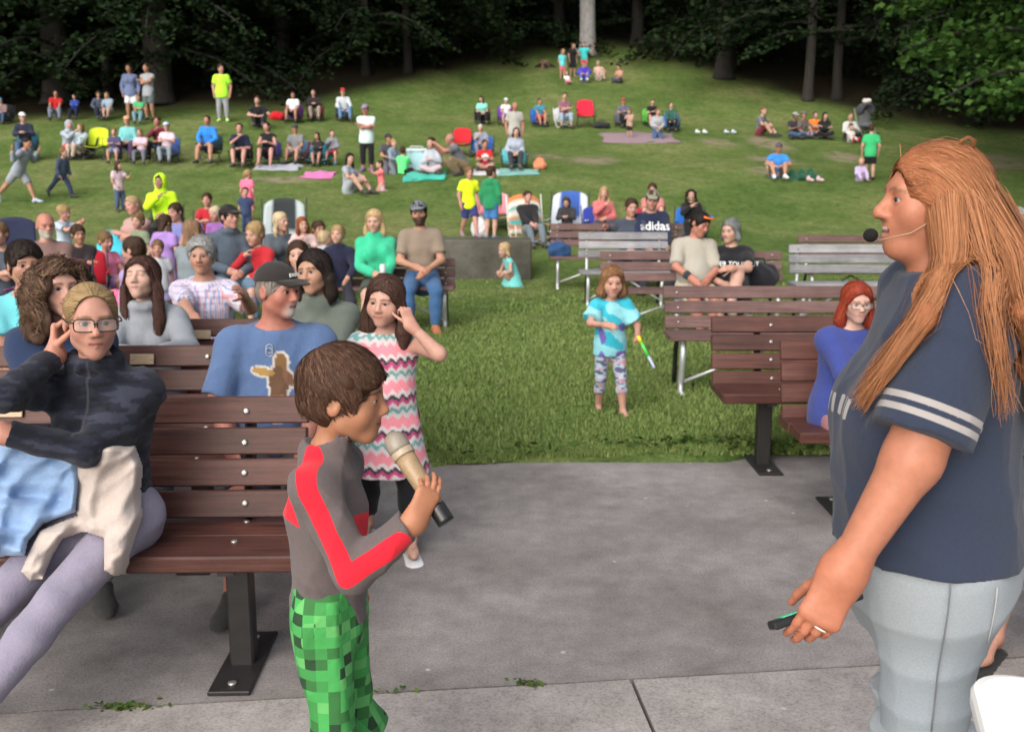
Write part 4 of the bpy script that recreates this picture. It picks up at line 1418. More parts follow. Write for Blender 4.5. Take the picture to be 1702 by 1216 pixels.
    base = (np.arange(m) * K * 2)[:, None] + (np.arange(K - 1) * 2)[None, :]
    F = np.stack([base, base + 1, base + 3, base + 2], -1).reshape(-1, 4)
    c = np.asarray(col, float)[None] * r.uniform(0.80, 1.22, m)[:, None]
    if col2 is not None:
        w = (r.uniform(0, 1, m) < 0.35)[:, None]
        c = np.where(w, np.asarray(col2, float)[None] * r.uniform(0.7, 1.3, m)[:, None], c)
    c = np.repeat(c, K * 2, 0)
    if tipcol is not None:
        t = np.tile(np.repeat(np.linspace(0, 1, K) ** 1.5, 2), m)[:, None]
        c = c * (1 - t) + (np.asarray(tipcol)[None] * (c / (np.asarray(col) + 1e-6)).mean(1)[:, None]) * t
    return V.reshape(-1, 3), F, c
# ------------------------------------------------------------------ assembling a person
QUAL = {'A': dict(body=0.0095, head=0.0036, hand=0.0034, cloth=0.0085, hair=0.006),
        'A2': dict(body=0.0125, head=0.0052, hand=0.0048, cloth=0.0115, hair=0.010),
        'B': dict(body=0.019, head=0.0092, hand=0.0095, cloth=0.0185, hair=0.014),
        'C': dict(body=0.026, head=0.015, hand=0.02, cloth=0.030, hair=0.023)}
SKINS = dict(fair=(0.50, 0.295, 0.23), pink=(0.49, 0.255, 0.205), tan=(0.41, 0.215, 0.145), olive=(0.35, 0.20, 0.14), brown=(0.20, 0.11, 0.072), ruddy=(0.43, 0.185, 0.135))
def pat_plain(c):
    c = np.asarray(c, float)
    return lambda P: np.tile(c, (len(P), 1))
def garment(name, groups, q, col, root, wob=None, mat=None, zones=(), vox=None, maskf=None):
    P, F = mesh_field(groups, vox or q['cloth'], zones, wob)
    if len(P) == 0: return None
    c = col(P) if callable(col) else np.tile(np.asarray(col, float), (len(P), 1))
    o = MB().add(P, F, c).build(name, mat or M_CLOTH, root)
    if maskf is not None:
        at = o.data.attributes.new('mask', 'FLOAT', 'POINT'); at.data.foreach_set('value', np.asarray(maskf(P), np.float32))
    return o
def person(label, loc, a, s, skin='fair', face=None, hair=None, top=None, bottom=None, shoes=None, q='C', hands=None, group='people watching from the hillside', cap=None, extra_top=None, seed=0):
    """one person: the body is one mesh (the root); clothes, hair, shoes and headgear are its children"""
    Q = dict(QUAL[q]); face = dict(face or {})
    face.setdefault('fine', q != 'C')
    sk = np.asarray(SKINS.get(skin, skin), float) if isinstance(skin, str) else np.asarray(skin, float)
    b = s.b
    kb = 0.018 * b
    groups = [Grp(s.torso() + s.neckp(), k=0.03 * b),
              Grp(s.arm('l'), k=0.012 * b, kk=kb), Grp(s.arm('r'), k=0.012 * b, kk=kb),
              Grp(s.leg('l') + s.foot('l'), k=0.015 * b, kk=kb), Grp(s.leg('r') + s.foot('r'), k=0.015 * b, kk=kb)]
    hz = {}
    for k, sg in (('l', 1), ('r', -1)):
        w, e = getattr(s, k + 'w'), getattr(s, k + 'e')
        fd = unit(w - e)
        spec = dict((hands or {}).get(k, {}))
        d = spec.pop('d', fd); n = spec.pop('n', None)
        if n is None:
            n = unit(np.cross(fd, V3(0, 1, 0.2))) * (1 if sg > 0 else -1)
            n = V3(-sg * 0.8, 0.2, -0.5)
        side = spec.pop('side', sg)
        if q == 'C':
            groups.append(Grp(simple_hand(s, w, d, n, side), k=0.01 * b, kk=0.01 * b))
        else:
            hz[k] = [Grp([cap_(e + (w - e) * 0.80, w, 0.0195 * b * (0.6 + 0.4 * (0.55 + 0.45 * s.girth)), 0.0185 * b * (0.6 + 0.4 * (0.55 + 0.45 * s.girth)))])] + hand_prims(s, w, d, n, side, **spec)
            hz[k][1].kk = 0.03 * b
    hg = head_groups(s, face)
    hg[0].kk = 0.02 * b
    groups += hg
    hh = s.hh
    zone = (s.hc - 0.60 * hh, s.hc + 0.60 * hh, Q['head'])
    P, F = mesh_field(groups, Q['body'], [zone])
    qh = (P - s.hc) @ s.HR / hh
    inh = (np.abs(qh[:, 0]) < 0.56) & (np.abs(qh[:, 1]) < 0.62) & (np.abs(qh[:, 2]) < 0.60)
    cell = np.where(inh, 0.0, Q['body'] * 1.05)
    if top:                                         # what clothes cover needs no fine mesh
        dt = eval_groups([groups[0]], P[:, 0], P[:, 1], P[:, 2])
        cell = np.where((dt < 0.004) & ~inh & (((P - s.nb) @ s.up) < -0.05 * b), 0.032 if q in ('A', 'A2') else 0.045, cell)
    if bottom and bottom.get('kind', 'pants') == 'pants':
        dl = eval_groups(groups[3:5], P[:, 0], P[:, 1], P[:, 2])
        cell = np.where((dl < 0.003) & (P[:, 2] > min(s.la[2], s.ra[2]) + 0.10 * b), 0.026 if q in ('A', 'A2') else 0.04, cell)
    P, F = cluster(P, F, cell)
    mb = MB()
    mb.add(P, F, head_colors(s, P, sk, face))
    for k in hz:
        Ph, Fh = mesh_field(hz[k], Q['hand'])
        mb.add(Ph, Fh, sk * V3(1.0, 0.93, 0.90))
    if face['fine']:
        eyes_piece(mb, s, face)
    root = mb.build('person', M_SKIN, None, loc, a)
    q2 = q; q = 'A' if q == 'A2' else q
    off = {'A': 0.0085, 'B': 0.0105, 'C': 0.013}[q]
    sd = seed or (zlib.crc32(label.encode()) % 1000)
    if bottom:
        kd = bottom.get('kind', 'pants'); o = off * bottom.get('loose', 0.9)
        nm = {'pants': 'trousers', 'shorts': 'shorts', 'capri': 'leggings', 'skirt': 'skirt'}[kd]
        t = bottom.get('t', {'pants': 0.97, 'shorts': 0.46, 'capri': 0.78, 'skirt': 0.4}[kd])
        fl = bottom.get('flare', {'pants': 0.004, 'shorts': 0.016, 'capri': 0.004, 'skirt': 0.03}[kd])
        wp = [(s.pel + s.up * 0.085 * b, s.up)]
        if kd == 'skirt':
            g = [Grp([s.torso(o)[0], cap_(s.pel, s.pel - V3(0, 0, 1) * bottom.get('len', 0.25) * b, 0.085 * b, 0.13 * b, V3(0, 1, 0), 0.8, cutb=True)], k=0.02 * b, cuts=wp)]
        else:
            g = [Grp(s.torso(o)[:1], k=0.02 * b, cuts=wp), Grp(s.leg('l', o, t, fl), k=0.012 * b, kk=0.022 * b), Grp(s.leg('r', o, t, fl), k=0.012 * b, kk=0.022 * b)]
        s.bot_groups = g
        garment(nm, g, Q, bottom.get('col', (0.1, 0.1, 0.12)), root, (folds(bottom.get('fold', 0.0045), bottom.get('fscale', 24), sd + 1) if bottom.get('fold') or q == 'A' else wobble(bottom.get('wob', 0.0035 if q == 'A' else 0.003), 38, sd + 1)), bottom.get('mat'), vox=bottom.get('vox'))
    if top:
        kd = top.get('kind', 'tee'); o = off * top.get('loose', 1.25) + 0.002
        t = top.get('t', {'tee': 0.36, 'long': 0.99, 'hood': 0.99, 'jacket': 0.99, 'tank': 0.0, 'dress': 0.0, 'teedress': 0.3}[kd])
        fl = top.get('flare', 0.010 if t < 0.7 else 0.004)
        hem = top.get('hem', 0.10 if s.pel[2] > 0.45 * b else 0.055)
        cuts = [(s.nb + s.up * (0.028 if kd in ('hood', 'jacket') else 0.012) * b, unit(s.up + 0.25 * s.fw * (-1 if kd in ('hood', 'jacket') else 1)))]
        tp = s.torso(o) + s.neckp(o)
        if kd in ('dress', 'teedress'):
            tp = tp + [cap_(s.waist, s.waist + (V3(0, 0, -1) if top.get('hang', 1) else -s.up) * top.get('len', 0.32) * b, 0.080 * b, top.get('hemr', 0.145) * b, V3(0, 1, 0), 0.8, cutb=True)]
        else:
            tp = tp + [cap_(s.pel, s.pel - s.up * hem * b, 0.098 * b * s.girth + o, 0.098 * b * s.girth + o, s.fw, 0.82)] if hem > 0.06 else tp
            cuts.append((s.pel - s.up * hem * b, -s.up))
        g = [Grp(tp, k=0.03 * b, cuts=cuts)]
        if t > 0.02:
            for k in ('l', 'r'):
                g.append(Grp(s.arm(k, o, t, fl), k=0.012 * b, kk=0.02 * b))
        if kd in ('hood', 'jacket'):
            cr = 0.047 * b
            ring = []
            for i in range(10):
                an = i * 2 * math.pi / 10
                ring.append(s.nb + s.up * 0.018 * b + s.lt * math.cos(an) * cr + s.fwt * math.sin(an) * cr * 0.9)
            rr = 0.014 * b if kd == 'jacket' else 0.019 * b
            pr = [cap_(ring[i], ring[(i + 1) % 10], rr, rr) for i in range(10)]
            if kd == 'hood': pr.append(ell(s.nb - s.fwt * 0.055 * b - s.up * 0.02 * b, V3(0.065, 0.035, 0.06) * b, s.Rt))
            g.append(Grp(pr, k=0.012 * b, kk=0.015 * b))
            if kd == 'jacket' and q == 'A':
                nd_ = unit(s.hb - s.nb)
                cb_ = s.nb - nd_ * 0.012 * b
                g.append(Grp([cap_(cb_, s.nb + nd_ * top.get('collar', 0.040) * b, 0.060 * b, 0.054 * b, cutb=True)], subs=[cap_(cb_, s.nb + nd_ * 0.12 * b, 0.047 * b, 0.0475 * b)], ks=0.004, kk=0.012 * b))
        if top.get('hoodup'):
            E = lambda c, r: ell(s.h(*c), np.asarray(r, float) * hh, s.HR)
            g.append(Grp([E((0, 0.10, 0.06), (0.46, 0.52, 0.54)), cap_(s.h(0, 0.2, -0.2), s.nb, 0.36 * hh, 0.40 * hh)], k=0.05, kk=0.02, subs=[E((0, -0.50, -0.05), (0.30, 0.52, 0.42))], ks=0.02))
        nm = {'tee': 'shirt', 'long': 'shirt', 'hood': 'hoodie', 'jacket': 'jacket', 'tank': 'tank_top', 'dress': 'dress', 'teedress': 'dress'}[kd]
        root['_top'] = 1
        top_o = garment(nm, g, Q, top.get('col', (0.3, 0.3, 0.3)), root, (folds(top.get('fold', 0.0055), top.get('fscale', 22), sd) if top.get('fold') or q == 'A' else wobble(top.get('wob', 0.0045 if q == 'A' else 0.004), 34, sd)), top.get('mat'), vox=top.get('vox'), maskf=top.get('maskf'))
        s.top_obj = top_o; s.top_groups = g
    if shoes is not None:
        nm = 'sandal' if shoes == 'flip' else 'shoe'
        for k in ('l', 'r'):
            if shoes == 'flip':
                A = getattr(s, k + 'a'); d = getattr(s, k + 'fd')
                m = A + V3(0, 0, -0.052 * b)
                pr = [cap_(m - d * 0.03 * b, m + d * 0.125 * b, 0.030 * b, 0.034 * b, V3(0, 0, 1), 0.22)]
                garment(nm, [Grp(pr)], Q, (0.02, 0.02, 0.02), root, vox=min(Q['cloth'], 0.008))
            else:
                garment(nm, [Grp(s.foot(k, 0.009 if q != 'C' else 0.014), k=0.012 * b)], Q, shoes, root, vox=0.026 if q == 'C' else 0.015 if q == 'B' else 0.011)
    if hair:
        hgp = hair_groups(s, hair)
        r = np.random.default_rng(sd)
        hc = np.asarray(hair['col'], float)
        P, F = mesh_field(hgp, Q['hair'], (), wobble(hair.get('rough', 0.004), 70, sd + 5))
        hb = MB().add(P, F, hc * 0.85)
        ns = hair.get('strands', {'A': 900, 'B': 110, 'C': 0}[q])
        if ns:
            res = strands(s, hgp, hc, ns, hair.get('slen', 0.09), hair, sd, r0=hair.get('r0', 0.0013 if q == 'A' else 0.003), curl=hair.get('curl', 0.0), part=hair.get('part', (0, 0.1, 0.5)),
                          lift=hair.get('lift', 0.002), ends=hair.get('ends', 0.3), grav=hair.get('grav', 0.45), sweep=hair.get('sweep'), col2=hair.get('col2'), var=hair.get('var', 0.3),
                          face_clear=hair.get('clear', 0.30 if hair['style'] in ('long', 'bob', 'curly', 'pony', 'bun') else 0.17))
            if res: hb.add(*res)
        hb.build('hair', M_HAIR, root)
    if cap:
        E = lambda c, r: ell(s.h(*c), np.asarray(r, float) * hh, s.HR)
        R = s.HR
        rot = rotz_m(cap.get('yaw', 0.0))
        dome = Grp([E((0, 0.06, 0.16), (0.385, 0.455, 0.40))], cuts=[(s.h(0, 0, 0.20), R @ V3(0, -0.12, -1))])
        T = lambda v: s.h(*(rot @ np.asarray(v, float)))
        brim = Grp([cap_(T((0, -0.26, 0.215)), T((0, -0.52, 0.165)), 0.30 * hh, 0.25 * hh, R @ (rot @ V3(0, 0.18, 1)), 0.09 if q == 'A' else 0.17)])
        brim.kk = 0.006
        gs = [dome] + ([brim] if cap.get('brim', True) else [])
        P, F = mesh_field(gs, 0.0042 if q == 'A' else 0.0075 if q == 'B' else 0.012)
        if len(P):
            MB().add(P, F, cap['col']).build('cap', M_CLOTH, root)
    tag(root, label, 'person', group)
    if '_top' in root: del root['_top']
    return root

# ---- ready poses
def pose(kind, H, hs, seat=0.42, arms='lap', lean=None, head=(0, 0, 0), side=0.0, twist=0.0, **kw):
    b = (1 - hs) / 0.865 * H
    k = dict(hs=hs, head=head, side=side, twist=twist)
    if kind == 'stand':
        pz = 0.532 * b; lean = 0.0 if lean is None else lean
        k.update(pel=(0, 0, pz), lf=(0.07 * b, 0, 0.045 * b), rf=(-0.07 * b, 0.02 * b, 0.045 * b))
    elif kind == 'walk':
        pz = 0.51 * b; lean = 0.04 if lean is None else lean
        k.update(pel=(0, 0, pz), lf=(0.05 * b, -0.16 * b, 0.05 * b), rf=(-0.05 * b, 0.16 * b, 0.07 * b), rfd=(0, -1, -0.5))
    elif kind == 'run':
        pz = 0.50 * b; lean = 0.45 if lean is None else lean
        k.update(pel=(0, 0, pz), lf=(0.05 * b, -0.20 * b, 0.05 * b), rf=(-0.06 * b, 0.34 * b, 0.13 * b), rfd=(0, -0.5, -1))
    elif kind == 'sit':
        pz = seat + 0.07 * b; lean = -0.10 if lean is None else lean
        fx = kw.pop('fx', 0.075); fy = kw.pop('fy', 0.27)
        k.update(pel=(0, 0, pz), lf=(fx * b, -fy * b, 0.045 * b), rf=(-fx * b, -(fy + 0.02) * b, 0.045 * b), lkp=(0.25, -1, 0.8), rkp=(-0.25, -1, 0.8))
    elif kind == 'cross':
        pz = 0.075 * b; lean = 0.12 if lean is None else lean
        k.update(pel=(0, 0, pz), lf=(-0.08 * b, -0.18 * b, 0.045 * b), rf=(0.08 * b, -0.21 * b, 0.045 * b), lkp=(1, -0.5, 0.35), rkp=(-1, -0.5, 0.35), lfd=(-1, -0.4, 0), rfd=(1, -0.4, 0))
    elif kind == 'knees':
        pz = 0.075 * b; lean = 0.10 if lean is None else lean
        k.update(pel=(0, 0, pz), lf=(0.08 * b, -0.33 * b, 0.045 * b), rf=(-0.08 * b, -0.30 * b, 0.045 * b), lkp=(0.25, -0.3, 1), rkp=(-0.25, -0.3, 1))
    elif kind == 'out':
        pz = 0.075 * b; lean = -0.12 if lean is None else lean
        k.update(pel=(0, 0, pz), lf=(0.08 * b, -0.455 * b, 0.05 * b), rf=(-0.08 * b, -0.45 * b, 0.05 * b), lkp=(0.1, 0, 1), rkp=(-0.1, 0, 1), lfd=(0.2, -0.4, 1), rfd=(-0.2, -0.4, 1))
    elif kind == 'kneel':
        pz = 0.20 * b; lean = 0.05 if lean is None else lean
        k.update(pel=(0, 0, pz), lf=(0.06 * b, 0.10 * b, 0.035 * b), rf=(-0.06 * b, 0.10 * b, 0.035 * b), lkp=(0.1, -1, -0.2), rkp=(-0.1, -1, -0.2), lfd=(0, 1, -0.15), rfd=(0, 1, -0.15))
    elif kind == 'squat':
        pz = 0.16 * b; lean = 0.5 if lean is None else lean
        k.update(pel=(0, 0.03 * b, pz), lf=(0.08 * b, -0.05 * b, 0.045 * b), rf=(-0.08 * b, -0.03 * b, 0.045 * b), lkp=(0.3, -1, 0.5), rkp=(-0.3, -1, 0.5))
    k['lean'] = lean
    pel = np.asarray(k['pel'], float)
    R = rotx_m(lean) @ roty_m(side)
    ch = pel + R @ V3(0, 0, 0.20 * b); sh = pel + R @ V3(0, 0, 0.268 * b)
    fwd = V3(0, -1, 0)
    if arms == 'lap':
        k.update(lh=pel + V3(0.035, -0.175, 0.055) * b, rh=pel + V3(-0.035, -0.16, 0.075) * b, lpole=(1, 0.5, -0.3), rpole=(-1, 0.5, -0.3))
    elif arms == 'knees':
        k.update(lh=pel + V3(0.08, -0.23, 0.13 if kind == 'knees' else 0.04) * b, rh=pel + V3(-0.08, -0.23, 0.13 if kind == 'knees' else 0.04) * b, lpole=(1, 0.4, -0.2), rpole=(-1, 0.4, -0.2))
    elif arms == 'down':
        k.update(lh=sh + V3(0.145, -0.03, -0.30) * b, rh=sh + V3(-0.145, -0.03, -0.30) * b)
    elif arms == 'cross':
        k.update(lh=ch + V3(-0.07, -0.125, -0.015) * b, rh=ch + V3(0.07, -0.14, -0.035) * b, lpole=(1, -0.1, -0.8), rpole=(-1, -0.1, -0.8))
    elif arms == 'chin':
        k.update(rh=sh + V3(-0.01, -0.14, 0.0) * b, lh=pel + V3(0.02, -0.15, 0.09) * b, rpole=(-1, -0.3, -1), lpole=(1, 0.3, -0.3))
    elif arms == 'phone':
        k.update(lh=ch + V3(0.03, -0.19, -0.04) * b, rh=ch + V3(-0.03, -0.19, -0.04) * b, lpole=(1, 0.2, -0.8), rpole=(-1, 0.2, -0.8))
    elif arms == 'back':
        k.update(lh=pel + V3(0.12, 0.16, -0.03) * b, rh=pel + V3(-0.12, 0.16, -0.03) * b, lpole=(0.4, 1, 0), rpole=(-0.4, 1, 0))
    elif arms == 'wide':
        k.update(lh=sh + V3(0.30, -0.02, 0.03) * b, rh=sh + V3(-0.30, -0.02, 0.03) * b, lpole=(0, 0.3, -1), rpole=(0, 0.3, -1))
    elif arms == 'point':
        k.update(lh=sh + V3(0.12, -0.25, -0.02) * b, rh=sh + V3(-0.12, -0.1, -0.26) * b, lpole=(0.5, 0, -1))
    elif arms == 'reach':
        k.update(lh=sh + V3(0.06, -0.27, 0.05) * b, rh=sh + V3(-0.06, -0.27, 0.02) * b, lpole=(0.5, 0, -1), rpole=(-0.5, 0, -1))
    k.update(kw)
    return Skel(H, **k)
def top_z(s):
    return float(s.h(0, 0.06, 0.53)[2])
def fit(zt, kind, hs, **kw):
    lo, hi = 0.5, 2.3
    for _ in range(22):
        m = (lo + hi) / 2
        if top_z(pose(kind, m, hs, **dict(kw))) < zt: lo = m
        else: hi = m
    return m

# ---- folding camp chair
CHAIR_N = 0
def camp_chair(label, loc, a, col, col2=None, seat=0.40, back=0.88, w=0.50, frame=(0.03, 0.03, 0.035), high=False, stripes=None):
    root = empty('camp_chair', loc, a)
    def sheet(name, f, nu, nv, c, th=0.012):
        V, F, Cc = [], [], []
        for side in (0, 1):
            for i in range(nu + 1):
                for j in range(nv + 1):
                    p, n = f(i / nu, j / nv)
                    V.append(np.asarray(p) + np.asarray(n) * (th / 2 if side else -th / 2))
                    Cc.append(c(i / nu, j / nv) if callable(c) else c)
        N = (nu + 1) * (nv + 1)
        I = lambda s_, i, j: s_ * N + i * (nv + 1) + j
        for i in range(nu):
            for j in range(nv):
                F.append((I(0, i, j), I(0, i, j + 1), I(0, i + 1, j + 1), I(0, i + 1, j)))
                F.append((I(1, i, j), I(1, i + 1, j), I(1, i + 1, j + 1), I(1, i, j + 1)))
        for i in range(nu):
            F.append((I(0, i, 0), I(0, i + 1, 0), I(1, i + 1, 0), I(1, i, 0))); F.append((I(0, i, nv), I(1, i, nv), I(1, i + 1, nv), I(0, i + 1, nv)))
        for j in range(nv):
            F.append((I(0, 0, j), I(1, 0, j), I(1, 0, j + 1), I(0, 0, j + 1))); F.append((I(0, nu, j), I(0, nu, j + 1), I(1, nu, j + 1), I(1, nu, j)))
        MB().add(V, F, np.array(Cc)).build(name, M_CLOTH, root)
    seatf = lambda u, v: ((w * (u - 0.5), -0.20 + 0.42 * v, seat - 0.045 * math.sin(math.pi * u) - 0.02 * v), (0, 0, 1))
    ht = back - seat
    backf = lambda u, v: ((w * (u - 0.5) * (1 + 0.04 * v - 0.10 * v * v), 0.20 + 0.16 * v + 0.05 * math.sin(math.pi * u), seat + 0.02 + ht * v * (0.90 + 0.10 * math.sin(math.pi * u) ** 0.6) - 0.03 * abs(2 * u - 1) ** 3 * v), (0, 1, -0.3))
    sheet('seat', seatf, 6, 4, col)
    bc = col
    if stripes is not None:
        bc = lambda u, v: stripes[int(min(v * 8, 7.99)) % len(stripes)]
    elif col2 is not None:
        bc = lambda u, v: col2 if abs(u - 0.5) < 0.28 and (v > 0.25) else col
    sheet('backrest', backf, 12, 12 if stripes else 8, bc)
    fr = frame
    for sx in (-1, 1):
        MB().tube([(sx * w / 2, -0.24, 0.0), (sx * w / 2 * 0.98, 0.20, seat), (sx * w / 2 * 1.0, 0.235, seat + 0.04)], 0.010, 6, fr).build('leg', M_METAL_C, root)
        MB().tube([(sx * w / 2, 0.26, 0.0), (sx * w / 2 * 1.02, -0.21, seat), (sx * w / 2 * 1.08, -0.22, seat + 0.20)], 0.010, 6, fr).build('leg', M_METAL_C, root)
        MB().tube([(sx * w / 2 * 1.05, 0.20, seat), (sx * w / 2 * 1.06, 0.375, back + 0.02)], 0.010, 6, fr).build('back_post', M_METAL_C, root)
        MB().tube([(sx * w / 2 * 1.1, -0.25, seat + 0.20), (sx * w / 2 * 1.12, 0.0, seat + 0.185), (sx * w / 2 * 1.08, 0.27, seat + 0.21)], 0.022, 6, col if not callable(col) else fr, flat=0.4).build('armrest', M_CLOTH, root)
    MB().tube([(-w / 2, -0.23, 0.02), (w / 2, -0.21, seat - 0.02)], 0.008, 6, fr).build('brace', M_METAL_C, root)
    MB().tube([(w / 2, -0.23, 0.02), (-w / 2, -0.21, seat - 0.02)], 0.008, 6, fr).build('brace', M_METAL_C, root)
    tag(root, label, 'camp chair', 'folding chairs on the grass')
    return root
def blanket(label, px, py, wpx, dm, col, thick=0.03, a=0.0, cat='blanket', name='blanket', pattern=None):
    """rumpled cloth lying on the slope, size from the picture"""
    g = G(px, py)
    wd = wpx * g[1] / FPX
    r = np.random.default_rng(int(px))
    nu, nv = 18, 10
    ph = r.uniform(0, 6.28, 4)
    V, F = [], []
    for s_ in (0, 1):
        for i in range(nu + 1):
            for j in range(nv + 1):
                u, v = i / nu - 0.5, j / nv - 0.5
                x = u * wd * (1 + 0.05 * math.sin(7 * v + ph[0])); y = v * dm * (1 + 0.10 * math.sin(5 * u + ph[1]))
                xr, yr = x * math.cos(a) - y * math.sin(a), x * math.sin(a) + y * math.cos(a)
                rum = 0.5 * thick * (math.sin(14 * u + 5 * v + ph[2]) + math.sin(9 * v - 6 * u + ph[3]))
                z = float(ground_z(g[0] + xr, g[1] + yr)) - g[2] + 0.035 + (rum + thick * 0.4 if s_ else -0.01)
                V.append((xr, yr, z))
    N = (nu + 1) * (nv + 1)
    I = lambda s_, i, j: s_ * N + i * (nv + 1) + j
    for i in range(nu):
        for j in range(nv):
            F.append((I(0, i, j), I(0, i, j + 1), I(0, i + 1, j + 1), I(0, i + 1, j))); F.append((I(1, i, j), I(1, i + 1, j), I(1, i + 1, j + 1), I(1, i, j + 1)))
    for i in range(nu):
        F.append((I(0, i, 0), I(0, i + 1, 0), I(1, i + 1, 0), I(1, i, 0))); F.append((I(0, i, nv), I(1, i, nv), I(1, i + 1, nv), I(0, i + 1, nv)))
    for j in range(nv):
        F.append((I(0, 0, j), I(1, 0, j), I(1, 0, j + 1), I(0, 0, j + 1))); F.append((I(0, nu, j), I(0, nu, j + 1), I(1, nu, j + 1), I(1, nu, j)))
    V = np.array(V)
    c = np.tile(np.asarray(col, float), (len(V), 1)) if pattern is None else pattern(V)
    o = MB().add(V, F, c).build(name, M_CLOTH, None, g)
    tag(o, label, cat, 'cloths spread on the grass')
    return o
def lumpy_bag(label, px, py, w, h, col, name='bag', cat='bag', d=None, Y=None, z=None):
    g = G(px, py) if Y is None else np.array([W(px, py, Y)[0], Y, z])
    d = d or w * 0.7
    r = np.random.default_rng(int(px * 3 + py))
    pr = [ell((0, 0, h * 0.42), (w / 2, d / 2, h * 0.48)), ell((w * 0.18, -d * .1, h * 0.35), (w * 0.33, d * .45, h * 0.38)), ell((-w * 0.2, 0, h * 0.32), (w * 0.3, d * .5, h * 0.34))]
    gr = [Grp(pr, k=0.05, cuts=[(V3(0, 0, 0.0), V3(0, 0, -1))])]
    P, F = mesh_field(gr, max(min(w, h) / 14, 0.008), (), wobble(0.012 * min(1, w / 0.3), 40, int(px)))
    root = empty(name, g)
    MB().add(P, F, col).build('body', M_CLOTH, root)
    hz = h * 0.86
    MB().tube([(-w * 0.2, 0, hz * 0.9), (-w * 0.14, 0, hz + 0.05), (w * 0.14, 0, hz + 0.05), (w * 0.2, 0, hz * 0.9)], 0.008, 6, np.asarray(col) * 0.7).build('handle', M_CLOTH, root)
    tag(root, label, cat, 'bags and bundles lying about')
    return root
# ================================================================== THE CROWD
BR, DK, BL, GI, GY, WH_, LB = (0.055, 0.030, 0.018), (0.014, 0.010, 0.009), (0.40, 0.27, 0.13), (0.27, 0.075, 0.02), (0.30, 0.29, 0.28), (0.62, 0.60, 0.57), (0.19, 0.115, 0.055)
NAVY, BLACK, GREY, LGREY, WHITE, RED, JEAN, KHAKI = (0.014, 0.018, 0.045), (0.012, 0.012, 0.014), (0.16, 0.165, 0.18), (0.42, 0.44, 0.47), (0.72, 0.73, 0.75), (0.50, 0.018, 0.022), (0.060, 0.105, 0.21), (0.30, 0.25, 0.18)
NEON, LIME, AQUA, PINK, CORAL, BLUE, TEAL, GREEN, LILAC, PURPLE, MAROON = (0.55, 0.88, 0.02), (0.62, 0.72, 0.03), (0.12, 0.62, 0.68), (0.72, 0.42, 0.52), (0.75, 0.16, 0.20), (0.03, 0.14, 0.52), (0.03, 0.30, 0.34), (0.03, 0.28, 0.10), (0.46, 0.38, 0.62), (0.16, 0.08, 0.40), (0.13, 0.018, 0.03)
SWEEP = (0.30, 0.38, 0.46)
FITLOG = []
